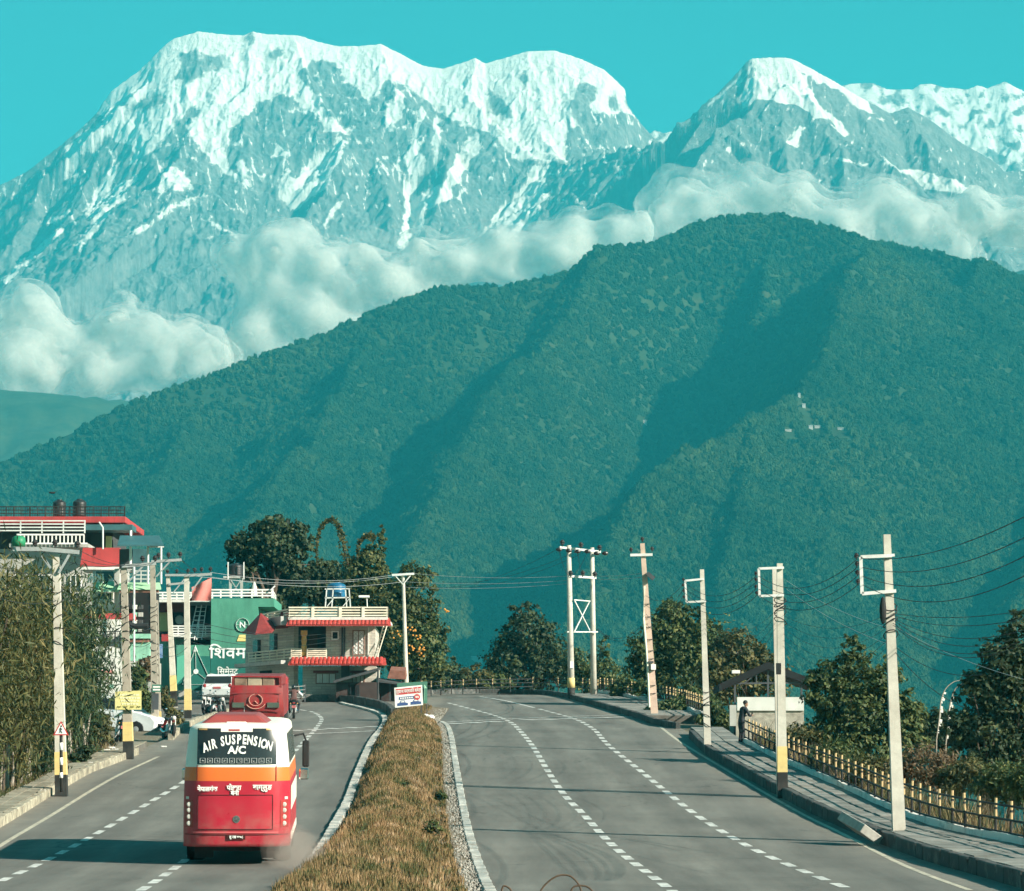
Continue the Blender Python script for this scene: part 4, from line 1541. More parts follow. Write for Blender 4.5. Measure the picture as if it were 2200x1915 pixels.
class Pole:
    def __init__(s, label, base, top, w0, w1, lift=0.33, round_=False, band=0.0, m=None, group=None, d=None):
        s.b = G(*base, lift) if d is None else P(base[0], base[1], d)
        s.d = s.b.y
        s.t = P(top[0], top[1], s.d)
        s.root = thing('utility_pole', label, 'pole', s.b, 0, group)
        m = m or CONC
        foot = s.b - (s.t - s.b).normalized() * 0.4
        mb = MB()
        n = 10 if round_ else 4
        k = 1 if round_ else math.sqrt(2)
        mb.cyl(foot, s.t, w0 / 2 * k, w1 / 2 * k, n)
        s.sh = mb.build('shaft', m, s.root, smooth=False)
        if band:
            ax = (s.t - s.b).normalized()
            e = 0.012
            a, c = s.b - ax * .35, s.b + ax * band * 0.5
            L = (s.t - s.b).length
            w = lambda h: (w0 + (w1 - w0) * h / L) / 2 * k + e
            MB().cyl(a, c, w(0), w(band * .5), n).build('black_band', BLK, s.root)
            MB().cyl(c, s.b + ax * band * 1.35, w(band * .5), w(band * 1.35), n).build('yellow_band', YEL, s.root)

    def at(s, u, v, dy=0.0):
        p = P(u, v, s.d + dy)
        return p

    def arm(s, pts, w=0.08, name='crossarm', m=None, dy=-0.16):
        mb = MB()
        for a, b in zip(pts[:-1], pts[1:]):
            mb.bar(s.at(*a, dy), s.at(*b, dy), w)
        return mb.build(name, m or STEEL, s.root)

    def ins(s, pts, sc=1.0, up=True, dy=-0.16):
        for p in pts:
            mb = MB()
            insulator(mb, s.at(*p, dy), sc, up)
            mb.build('insulator', PORC, s.root)


R1 = Pole('tall pale concrete pole standing beside the tilted kerb slab', (1931, 1784), (1905, 1149), 0.33, 0.18)
R1.arm([(1916, 1194), (1849, 1197), (1852, 1276), (1925, 1270)], 0.085, 'bracket')
R1.arm([(1885, 1195), (1922, 1193)], 0.07)
R1.arm([(1890, 1272), (1925, 1270)], 0.07)
R1.ins([(1840, 1202), (1841, 1219), (1842, 1238), (1843, 1257)], 0.8)
o_ = MB().ball(R1.at(1897, 1312, -.2), (.09, .1, .36)).build('cable_joint', RUBBER, R1.root)
R2 = Pole('pale concrete pole with a broad yellow band at its foot', (1681, 1692), (1675, 1211), 0.31, 0.18, band=0.95)
R2.arm([(1684, 1220), (1630, 1222), (1632, 1281), (1684, 1279)], 0.075, 'bracket')
R2.ins([(1624, 1238), (1624, 1251), (1624, 1266), (1626, 1280)], 0.75)
MB().box(*sorted((R2.at(1666, 1426).x, R2.at(1676, 1426).x)), R2.d - .42, R2.d - .2, R2.at(0, 1450).z, R2.at(0, 1426).z).build('meter_box', RUBBER, R2.root)
R2b = Pole('shorter concrete pole pressed against the yellow banded pole', (1677, 1690), (1664, 1222), 0.24, 0.15, d=R2.d + .55)
R3 = Pole('slim concrete pole by the driveway in front of the round bushes', (1520, 1600), (1508, 1224), 0.28, 0.16)
R3.arm([(1513, 1244), (1472, 1248), (1475, 1294), (1517, 1292)], 0.075, 'bracket')
R3.ins([(1468, 1250), (1468, 1262), (1469, 1274), (1470, 1288)], 0.75)
R4 = Pole('leaning pinkish concrete pole wound with cables', (1406, 1533), (1380, 1168), 0.37, 0.22, lift=0.28, m=CONC_P)
R4.arm([(1354, 1193), (1402, 1192)], 0.13)
R4.ins([(1356, 1188), (1401, 1186)], 1.3)
R4.ins([(1380, 1165)], 1.3)
MB().bar(R4.at(1390, 1232, -.3), R4.at(1405, 1244, -.3), .28, .2).build('transformer', DGREY, R4.root)
MB().box(R4.at(1392, 0).x, R4.at(1402, 0).x, R4.d - .5, R4.d - .2, R4.at(0, 1440).z, R4.at(0, 1428).z).build('junction_box', WHITE, R4.root)
MB().bar(R4.at(1393, 1423, -.3), R4.at(1404, 1423, -.3), .2, .1).build('lamp_cap', DGREY, R4.root)
rgp = random.Random(3)
for k in range(9):
    v = 1300 + k * 24 + rgp.uniform(-6, 6)
    uc = 1380 + (v - 1168) * 26 / 365
    MB().tube([R4.at(uc + math.cos(a) * 8, v + math.sin(a * .5) * 2, -math.sin(a) * .26) for a in np.linspace(0, 6.3, 12)], .02, 5).build('cable_wrap', WIRE, R4.root)
MB().tube([R4.at(1384, 1260, -.26), R4.at(1383, 1330, -.27), R4.at(1389, 1400, -.3), R4.at(1393, 1470, -.3), R4.at(1395, 1520, -.3)], .06, 6).build('cable_conduit', CREAM, R4.root)

# twin pole frame
tb = G(1227, 1492, 0.3)
tw = thing('twin_pole_frame', 'two round concrete poles joined by steel crossarms and an X brace', 'pole', tb)
tp = lambda u, v, dy=0: P(u, v, tb.y + dy)
MB().cyl(tp(1227.5, 1500), tp(1222, 1172), .22, .14, 12).build('shaft', CONC, tw, smooth=True)
MB().cyl(tp(1275.5, 1492, 1.2), tp(1272, 1177, 1.2), .2, .13, 12).build('shaft', CONC, tw, smooth=True)
MB().cyl(tp(1227.6, 1500), tp(1227.2, 1478), .24, .235, 12).build('black_band', BLK, tw, smooth=True)
MB().cyl(tp(1227.2, 1478), tp(1227, 1457), .235, .23, 12).build('yellow_band', YEL, tw, smooth=True)
MB().box(tp(1222, 0).x, tp(1230, 0).x, tb.y - .25, tb.y - .2, tp(0, 1436).z, tp(0, 1421).z).build('notice', WHITE, tw)
for a, b, w in (((1202, 1176), (1290, 1186), .13), ((1222, 1238), (1280, 1242), .13), ((1218, 1358), (1284, 1358), .07), ((1233, 1289), (1268, 1292), .06)):
    MB().bar(tp(*a, -.2), tp(*b, .9), w).build('crossarm', STEEL, tw)
MB().bar(tp(1234, 1290, -.1), tp(1267, 1355, 1), .06).build('brace', STEEL, tw)
MB().bar(tp(1267, 1291, 1), tp(1234, 1357, -.1), .06).build('brace', STEEL, tw)
for (u, v) in ((1208, 1174), (1248, 1179), (1288, 1185), (1226, 1240), (1252, 1240), (1278, 1242)):
    mb = MB()
    insulator(mb, tp(u, v, -.2), 2.0)
    mb.build('insulator', PORC, tw)
for (u, v) in ((1201, 1180), (1222, 1182), (1262, 1184), (1300, 1188), (1241, 1184), (1282, 1188)):
    mb = MB()
    mb.ball(tp(u, v + 1, -.3), (.2, .14, .13))
    mb.build('insulator', PORC, tw)

# pole behind the signboard at the crest
PM = Pole('slim pole with a T shaped white crossarm behind the signboard', (873, 1470), (866, 1236), 0.3, 0.2, d=214, round_=True)
PM.arm([(842, 1236), (890, 1233)], 0.13)
PM.arm([(850, 1238), (866, 1256), (882, 1237)], 0.06, 'brace')

# left poles
L1 = Pole('concrete pole with black and yellow foot behind the walking sign', (132, 1694), (121, 1192), 0.36, 0.2, lift=0.25, band=0.85, m=CONC)
L1.arm([(28, 1180), (90, 1180), (170, 1187)], 0.13, m=GALV)
L1.arm([(90, 1194), (109, 1221), ], 0.07, 'brace', m=GALV)
L1.arm([(150, 1190), (126, 1232), ], 0.07, 'brace', m=GALV)
L1.ins([(75, 1177), (118, 1177), (166, 1180)], 1.3)
L2 = Pole('concrete pole carrying the yellow notice board', (276, 1617), (266, 1214), 0.36, 0.22, lift=0.25, band=0.85, m=CONC_D)
L2.arm([(262, 1217), (335, 1211)], 0.12, m=GALV)
L2.arm([(276, 1250), (308, 1216)], 0.06, 'brace', m=GALV)
L2.ins([(306, 1209), (333, 1208)], 1.3)
L3 = Pole('dark weathered pole wound with cables next to the crash bent sign', (334, 1590), (328, 1212), 0.36, 0.22, lift=0.1, band=0.75, m=CONC_D, d=158)
L3.root['label'] = 'dark weathered pole wound with thick cable coils beside the parked motorbike'
L3.arm([(325, 1207), (390, 1203)], 0.12, m=GALV)
L3.arm([(336, 1239), (364, 1208)], 0.06, 'brace', m=GALV)
L3.ins([(340, 1201), (362, 1200), (387, 1199)], 1.4)
MB().tube([L3.at(318, 1345, -.3), L3.at(290, 1346, -.3), L3.at(278, 1342, -.3)], .14, 7).build('cable_coil', WIRE, L3.root)
L3b = Pole('short thin pole touching the cable wound pole', (342, 1585), (336, 1290), 0.22, 0.16, lift=0.1, m=CONC_D, band=.9, d=160)
L4 = Pole('grey pole with yellow foot standing against the green painted wall', (374, 1505), (361, 1238), 0.34, 0.2, m=CONC, d=186, band=1.0)
L4.arm([(355, 1236), (405, 1236)], 0.12, m=GALV)
L4.arm([(362, 1256), (408, 1252)], 0.11, m=GALV)
L4.arm([(372, 1274), (400, 1240)], 0.06, 'brace', m=GALV)
L4.ins([(360, 1234), (380, 1233)], 1.3)
L5 = Pole('grey pole with yellow and black foot in front of the cement advert', (404, 1553), (401, 1237), 0.34, 0.24, m=CONC, d=172, band=1.25)
L5.arm([(396, 1237), (455, 1234)], 0.13, m=GALV)
L5.arm([(412, 1270), (434, 1240)], 0.06, 'brace', m=GALV)
L5.ins([(404, 1233), (418, 1231), (433, 1230), (452, 1229)], 1.3)
rgp = random.Random(4)
for pole, v0, v1, n, du in ((L1, 1270, 1420, 5, 4), (L2, 1300, 1400, 5, 6), (L3, 1300, 1480, 12, 8), (R3, 1480, 1570, 6, 6), (R2, 1290, 1340, 5, 7), (R1, 1300, 1380, 4, 9)):
    for k in range(n):
        v = v0 + (v1 - v0) * k / n + rgp.uniform(-5, 5)
        f = (v - 0) / 1
        bpx = (pole.b.x - 0) / pole.d * F_PX * 1.0 + CX
        tpx = pole.t.x / pole.d * F_PX + CX
        # position along the shaft at that row
        zz = P(0, v, pole.d).z
        kk = (zz - pole.b.z) / (pole.t.z - pole.b.z)
        c = pole.b.lerp(pole.t, kk)
        rr = .19 if pole in (R1, R2) else .18
        MB().tube([c + Vector((math.cos(a) * rr, math.sin(a) * rr, .12 * math.sin(a + k))) for a in np.linspace(0, 6.28, 11)], .016, 4).build('cable_wrap', WIRE, pole.root)


# ---------------------------------------------------------------- overhead cables
def cable(label, group, a, b, sag, r=0.016, m=None, n=14):
    a, b = Vector(a), Vector(b)
    pts = []
    for i in range(n + 1):
        t = i / n
        p = a.lerp(b, t)
        p.z -= sag * 0.5 * 4 * t * (1 - t)
        pts.append(p)
    mb = MB()
    mb.tube(pts, r * (0.58 if r > 0.0121 else 0.48), 5)
    o = mb.build('overhead_cable', m or WIRE)
    return tag(o, label, 'cable', group)


rc = random.Random(21)
g = 'cables leaving the tall pale pole to the right'
for (u0, v0, u1, v1, d1, sg) in ((1850, 1200, 2230, 1095, 62, .1), (1852, 1219, 2230, 1140, 62, .25), (1852, 1238, 2230, 1180, 62, .4), (1852, 1256, 2230, 1222, 62, .55)):
    cable('black power line leaving the bracket of the tall pale pole', g, R1.at(u0, v0), P(u1, v1, d1), sg + .5)
g = 'slack cables hanging right of the tall pale pole'
for (v0, u1, v1, d1, sg) in ((1318, 2240, 1305, 66, .3), (1322, 2240, 1320, 66, .5), (1328, 2240, 1340, 66, .8), (1332, 2240, 1350, 66, 1.0), (1338, 2240, 1352, 66, 1.25), (1342, 2240, 1360, 66, 1.3)):
    cable('slack black cable sagging right from the tall pale pole', g, R1.at(1918, v0), P(u1, v1, d1), sg, 0.0135)
cable('thin pale service wire running down right from the tall pale pole', 'service wires right of the tall pale pole', R1.at(1920, 1345), P(2240, 1470, 70), .3, .012, WIRE_L)
cable('black service wire running down to the bushes from the tall pale pole', 'service wires down to the bushes', R1.at(1922, 1400), P(2070, 1520, 80), .35, .016)
cable('black service wire running down to the bushes from the tall pale pole', 'service wires down to the bushes', R1.at(1924, 1390), P(2110, 1450, 80), .5, .014)
g = 'power lines between the tall pale pole and the yellow banded pole'
for a, b in (((1841, 1202), (1630, 1238)), ((1842, 1219), (1630, 1251)), ((1842, 1238), (1631, 1266)), ((1843, 1257), (1631, 1280))):
    cable('black power line between the tall pale pole and the yellow banded pole', g, R1.at(*a, -.16), R2.at(*b, -.16), 1.1)
g = 'slack cables between the tall pale pole and the yellow banded pole'
for k in range(6):
    cable('slack black cable between the tall pale pole and the yellow banded pole', g, R1.at(1912, 1318 + k * 13), R2.at(1682, 1322 + k * 13), 0.8 + .22 * k, 0.0105)
cable('thin white wire crossing from the yellow banded pole to the tall pale pole', 'pale wires between these poles', R2.at(1690, 1248, -.2), R1.at(1910, 1350), .3, .012, WIRE_L)
cable('thin white wire crossing from the yellow banded pole to the tall pale pole', 'pale wires between these poles', R2.at(1690, 1266, -.2), R1.at(1910, 1385), .3, .012, WIRE_L)
g = 'power lines between the yellow banded pole and the slim pole'
for a, b in (((1624, 1238), (1470, 1250)), ((1624, 1251), (1470, 1262)), ((1624, 1266), (1471, 1274)), ((1626, 1280), (1472, 1288))):
    cable('black power line between the yellow banded pole and the slim driveway pole', g, R2.at(*a, -.16), R3.at(*b, -.16), 1.2)
g = 'slack cables between the yellow banded pole and the slim pole'
for k in range(4):
    cable('slack black cable between the yellow banded pole and the slim driveway pole', g, R2.at(1666, 1314 + k * 12), R3.at(1514, 1330 + k * 10), 1.2 + .4 * k, 0.0105)
g = 'cables between the slim pole and the leaning pole'
for k in range(4):
    cable('black cable between the slim driveway pole and the leaning pole', g, R3.at(1470, 1252 + k * 12), R4.at(1388, 1280 + k * 20), .9 + .2 * k)
g = 'cables between the leaning pole and the twin poles'
for k, (a, b) in enumerate((((1380, 1232), (1281, 1238)), ((1384, 1240), (1281, 1245)), ((1392, 1330), (1283, 1350)), ((1392, 1340), (1283, 1352)))):
    cable('cable between the leaning pole and the twin pole frame', g, R4.at(*a, -.2), tp(*b), .1 if k < 2 else 1.6, .02, WIRE_L if k < 2 else WIRE)
g = 'lines leaving the twin poles to the left'
for a, b in (((1222, 1238), (890, 1233)), ((1224, 1247), (866, 1250)), ((1222, 1254), (872, 1262))):
    cable('long pale line running from the twin poles to the T shaped pole', g, tp(*a), PM.at(*b), .35, .018, WIRE_L)
g = 'lines leaving the T shaped pole to the left'
for a, b in (((842, 1236), (452, 1230)), ((868, 1250), (452, 1240)), ((842, 1240), (404, 1236))):
    cable('thin line running left from the T shaped pole past the houses', g, PM.at(*a), L5.at(*b), .8, .016, WIRE_L)
g = 'dark lines from the twin poles over the trees'
for a, b in (((1202, 1178), (930, 1262)), ((1241, 1184), (950, 1250)), ((1262, 1184), (960, 1262))):
    cable('dark line running back from the twin poles over the trees', g, tp(*a, -.3), P(*b, 330), 1.5, .022)
g = 'jumper loops on the twin poles'
for a, b, c in (((1201, 1182), (1206, 1215), (1222, 1238)), ((1241, 1186), (1240, 1212), (1252, 1238)), ((1262, 1186), (1258, 1215), (1226, 1240))):
    cable('short black jumper cable hanging on the twin pole frame', g, tp(*a, -.3), tp(*c, -.3), .5, .02)
g = 'cables between the left hand poles'
for (pa, a), (pb, b), sg in (((L1, (75, 1177)), (L2, (270, 1213)), .6), ((L1, (118, 1177)), (L2, (306, 1209)), .6), ((L1, (166, 1180)), (L2, (333, 1208)), .6),
                             ((L1, (123, 1300)), (L2, (269, 1310)), .9), ((L1, (124, 1340)), (L2, (270, 1340)), 1.0)):
    cable('black line strung from the walking sign pole to the notice board pole', 'lines from the walking sign pole', pa.at(*a), pb.at(*b), sg, .017)
for (pa, a), (pb, b), sg in (((L2, (306, 1209)), (L3, (340, 1201)), .2), ((L2, (333, 1208)), (L3, (362, 1200)), .2), ((L2, (272, 1340)), (L3, (330, 1345)), .5), ((L2, (272, 1380)), (L3, (330, 1375)), .5)):
    cable('black line strung from the notice board pole to the cable wound pole', 'lines from the notice board pole', pa.at(*a), pb.at(*b), sg, .017)
for (pa, a), (pb, b), sg in (((L3, (340, 1201)), (L5, (404, 1233)), .3), ((L3, (362, 1200)), (L5, (418, 1231)), .3), ((L3, (387, 1199)), (L5, (433, 1230)), .3), ((L3, (334, 1350)), (L5, (402, 1360)), .6), ((L3, (334, 1380)), (L5, (402, 1372)), .7), ((L3, (334, 1400)), (L5, (403, 1390)), .7)):
    cable('black line strung from the cable wound pole to the advert pole', 'lines from the cable wound pole', pa.at(*a), pb.at(*b), sg, .017)
for k in range(4):
    cable('dark cable strung from the advert pole across to the red roofed house', 'cables to the red roofed house', L5.at(405, 1330 + k * 16), P(700 + k * 22, 1362 + k * 4, 206), .8 + .2 * k, .02)
for k in range(2):
    cable('thin cable dropping in from the left to the walking sign pole', 'cables reaching the walking sign pole', L1.at(122, 1230 + 60 * k), P(-60, 1190 + 70 * k, 90), .5, .016)


# ---------------------------------------------------------------- signs
def sign_post(mb, p0, p1, r=0.035):
    mb.cyl(p0, p1, r, r, 8)


# walking warning sign
wb = G(131, 1697, 0.25)
ws = thing('warning_sign', 'triangular red edged warning sign with a walking figure on a striped post', 'sign', wb)
wp = lambda u, v, dy=0: P(u, v, wb.y - .45 + dy)
MB().cyl(wp(132, 1702), wp(131, 1556), .05, .05, 10).build('post', BLK, ws, smooth=True)
for v0, v1 in ((1596, 1612), (1628, 1644), (1660, 1672)):
    MB().cyl(wp(131.6, v1), wp(131.4, v0), .056, .056, 10).build('white_band', WHITE, ws, smooth=True)
tri = [(114, 1580), (148, 1580), (131, 1549)]
MB().prism(tri, lambda u, v: wp(u, v, -.06), lambda u, v: wp(u, v, -.085)).build('red_border', RED, ws)
tri2 = [(118, 1577.6), (144, 1577.6), (131, 1554)]
MB().prism(tri2, lambda u, v: wp(u, v, -.086), lambda u, v: wp(u, v, -.092)).build('plate', WHITE, ws)
mb = MB()
fig = lambda u, v: wp(u, v, -.095)
for a, b, w in (((131, 1563), (130.6, 1569), .055), ((130.6, 1569), (128, 1575), .035), ((130.6, 1569), (134, 1575), .035), ((131, 1564), (134, 1568), .026), ((131, 1564), (127.5, 1567.5), .026)):
    mb.bar(fig(*a), fig(*b), w, .006)
mb.ball(fig(131.4, 1560.6), (.03, .004, .03))
mb.build('walking_figure', BLK, ws)

# yellow notice board on the second left pole
nb = thing('notice_board', 'faded yellow notice board with rows of lettering tied to a pole', 'sign', L2.b)
np_ = lambda u, v, dy=0: P(u, v, L2.d - .32 + dy)
YB = mat('notice_yellow', (0.62, 0.56, 0.22), 0.7, 0.12, 5, dirt=(0.66, 0.62, 0.36))
MB().hexa([np_(247, 1525), np_(304, 1525), np_(304, 1484), np_(247, 1486)], [np_(247, 1525, .03), np_(304, 1525, .03), np_(304, 1484, .03), np_(247, 1486, .03)]).build('board', YB, nb)
PALE = mat('pale_lettering', (0.75, 0.72, 0.45), 0.7, 0.1, 5)
OLIVE = mat('olive_lettering', (0.16, 0.14, 0.04), 0.7, 0.1, 5)
rgn = random.Random(8)
for k in range(4):
    u = 256 + k * 2
    while u < 296:
        w = rgn.uniform(3, 7)
        MB().bar(np_(u, 1493.5 + k * 6.5, -.008), np_(u + w, 1493.2 + k * 6.5, -.008), .012, .06).build('faded_lettering', PALE, nb)
        u += w + 1.4
for k in range(4):
    mb = MB()
    for j in range(4):
        mb.bar(np_(252 + k * 14 + j * 2.2, 1521 - (j % 2) * 3, -.01), np_(254 + k * 14 + j * 2.2, 1517 + (j % 2) * 2, -.01), .03, .01)
    mb.build('leaf_drawing', OLIVE, nb)

# small white and grey boards low on the cable wound pole
sb = thing('small_board', 'small green and white board fixed low on the cable wound pole', 'sign', L3.b)
sp_ = lambda u, v, dy=0: P(u, v, L3.d - .3 + dy)
GRN = mat('board_green', (0.05, 0.16, 0.11), 0.6, 0.1, 4)
MB().box(sp_(343, 0).x, sp_(362, 0).x, L3.d - .36, L3.d - .33, sp_(0, 1487).z, sp_(0, 1471).z).build('board', GRN, sb)
for k in range(2):
    MB().box(sp_(345, 0).x, sp_(360, 0).x, L3.d - .37, L3.d - .361, sp_(0, 1478 + k * 6).z, sp_(0, 1474.5 + k * 6).z).build('lettering', WHITE, sb)
MB().box(sp_(344, 0).x, sp_(357, 0).x, L3.d - .42, L3.d - .3, sp_(0, 1525).z, sp_(0, 1490).z).build('meter_box', DGREY, sb)

# signboard on the nose of the grass strip
sgb = G(880, 1541, 0.2)
sg_ = thing('signboard', 'white framed board with red heading and two blue cars on the grass strip', 'sign', sgb)
sp2 = lambda u, v, dy=0: P(u, v, sgb.y - .1 + dy)


def sq(name, m, pts, y0, y1, parent):
    return MB().prism(pts, lambda u, v: sp2(u, v, y0), lambda u, v: sp2(u, v, y1)).build(name, m, parent)


BLUE = mat('sign_blue', (0.05, 0.09, 0.22), 0.6, 0.08, 4)
SRED = mat('sign_red', (0.50, 0.05, 0.05), 0.6, 0.08, 4)
sq('board', WHITE, [(847, 1478), (907, 1472), (909, 1515), (849, 1521)], 0, .05, sg_)
sq('heading_panel', SRED, [(850, 1481), (904.5, 1475.5), (905, 1488.5), (850.6, 1494)], -.008, 0, sg_)
text_obj('lettering', 'दुर्घटना सम्भावित क्षेत्र', .235, WHITE, sg_, sp2(877.5, 1484.8, -.014), ry=math.radians(-5), sx=.56, bold=.004)
sq('strip', BLUE, [(857, 1498), (889, 1495.2), (889, 1501.5), (857, 1504.3)], -.008, 0, sg_)
for k in range(6):
    MB().bar(sp2(859.5 + k * 4.8, 1501 - k * .42, -.012), sp2(862.8 + k * 4.8, 1500.7 - k * .42, -.012), .006, .07).build('lettering', WHITE, sg_)
MB().lathe(sp2(896, 1497.8, -.006), [(.145, 0), (.145, -.008)], 20, 'Y').build('red_disc', SRED, sg_)
for k in (-1, 1):
    MB().bar(sp2(896 + k * 2 - 1.3, 1497.8, -.02), sp2(896 + k * 2 + 1.3, 1497.6, -.02), .006, .1).build('lettering', WHITE, sg_)
for uc in (865, 893.5):
    vo = 1513.5 - (uc - 865) * .1
    sq('car_picture', BLUE, [(uc - 11.5, vo + 4), (uc + 11.5, vo + 2), (uc + 11.5, vo - 3), (uc + 6, vo - 4), (uc + 4, vo - 8.5), (uc - 4, vo - 7.8), (uc - 7, vo - 3), (uc - 11.5, vo - 2)], -.008, 0, sg_)
    sq('window_picture', WHITE, [(uc - 4, vo - 3.8), (uc + 4, vo - 4.4), (uc + 3, vo - 7.2), (uc - 3, vo - 6.7)], -.012, -.008, sg_)
for u in (852, 905):
    MB().bar(sp2(u, 1515, .09), sp2(u, 1549, .09), .05).build('leg', DGREY, sg_)
gb = thing('green_board', 'green metal board on two thin legs behind the white signboard', 'sign', G(905, 1541, 0.2) + Vector((0, 1.2, 0)))
gy = sgb.y + 1.2
gp = lambda u, v, dy=0: P(u, v, gy + dy)
GB = mat('sign_green', (0.06, 0.17, 0.12), 0.6, 0.15, 3, dirt=(0.12, 0.22, 0.17))
MB().hexa([gp(853, 1518), gp(918, 1511), gp(918, 1464), gp(853, 1468)], [gp(853, 1518, .04), gp(918, 1511, .04), gp(918, 1464, .04), gp(853, 1468, .04)]).build('board', GB, gb)
MB().bar(gp(911, 1506, -.02), gp(912, 1474, -.02), .16, .01).build('pale_arrow', mat('pale_green', (0.3, 0.5, 0.38), .7, .1, 3), gb)
MB().prism([(906, 1480), (918, 1479), (912, 1471)], lambda u, v: gp(u, v, -.03), lambda u, v: gp(u, v, -.02)).build('arrow_head', MATS['pale_green'], gb)
for u in (856, 917):
    MB().bar(gp(u, 1513, .06), gp(u, 1546, .06), .045).build('leg', DGREY, gb)
for (u, v) in ((848, 1546), (914, 1543), (925, 1545)):
    bsp = G(u, v, .12)
    s_ = thing('white_stone', 'small whitewashed stone at the foot of the signboard', 'stone', bsp, 0, 'white stones at the nose of the grass strip')
    MB().ball(bsp + Vector((0, 0, .08)), (.2, .16, .13), 8, 5).build('stone', WHITE, s_)

# ================================================================ vehicles
BUS_RED = mat('bus_red', (0.40, 0.010, 0.030), 0.32, 0.06, 0.8, spec=0.5)
BUS_OR = mat('bus_orange', (0.74, 0.15, 0.025), 0.35, 0.05, 1, spec=0.5)
BUS_WH = mat('bus_white', (0.78, 0.74, 0.64), 0.35, 0.05, 1, spec=0.5, dirt=(0.70, 0.64, 0.52))
_t = NT(BUS_RED)
_g = _t.new('TexCoord')
_sp = _t.new('SeparateXYZ')
_t.link(_g.outputs['Object'], _sp.inputs[0])
_mr = _t.new('MapRange')
_mr.inputs['From Min'].default_value = 0.35
_mr.inputs['From Max'].default_value = 1.5
_mr.inputs['To Min'].default_value = 0.75
_mr.inputs['To Max'].default_value = 0.06
_t.link(_sp.outputs['Z'], _mr.inputs['Value'])
_mu = _t.new('Math', operation='MULTIPLY')
_t.link(_mr.outputs[0], _mu.inputs[0])
_t.link(_t.ramp(_t.noise(_g.outputs['Object'], 2.6, 7, .72), [(.38, (0, 0, 0)), (.7, (1, 1, 1))]), _mu.inputs[1])
_old = _t.b.inputs['Base Color'].links[0].from_socket
_t.base(_t.mix(_mu.outputs[0], _old, (.27, .17, .13)))
_rn = _t.ramp(_t.noise(_g.outputs['Object'], 1.2, 5, .6), [(.3, (.25, .25, .25)), (.7, (.55, .55, .55))])
_t.link(_rn, _t.b.inputs['Roughness'])
GLASS_D = mat('tinted_glass', (0.022, 0.026, 0.026), 0.18, 0.2, 1, spec=0.6)
GLASS_S = mat('side_glass', (0.05, 0.06, 0.055), 0.2, 0.2, 1, spec=0.6)
LAMP_R = mat('lamp_red', (0.30, 0.03, 0.03), 0.25, 0.2, 6, spec=0.6)
LAMP_W = mat('lamp_clear', (0.55, 0.50, 0.45), 0.2, 0.15, 6, spec=0.7)
CHROME = mat('chrome', (0.7, 0.7, 0.7), 0.15, 0.05, 3, metal=1.0)
LETTER = mat('letter_white', (0.80, 0.79, 0.74), 0.6, 0.04, 3)
LETTER_O = mat('letter_cream', (0.85, 0.62, 0.45), 0.6, 0.05, 3)
PLATE = mat('plate_dark', (0.06, 0.015, 0.012), 0.6, 0.1, 3)


def wheel(parent, c, r, w, rim=RUBBER, axis='X'):
    t = MB().lathe(c, [(r * .6, -w / 2), (r * .93, -w / 2), (r, -w / 2 * .7), (r, w / 2 * .7), (r * .93, w / 2), (r * .6, w / 2)], 22, axis).build('wheel', RUBBER, parent, local=True, smooth=False)
    mb = MB().lathe(c, [(r * .14, -w / 2 - .012), (r * .6, -w / 2 * .9), (r * .6, w / 2 * .9), (r * .14, w / 2 + .012)], 18, axis)
    mb.build('rim', rim, t, local=True)
    return t


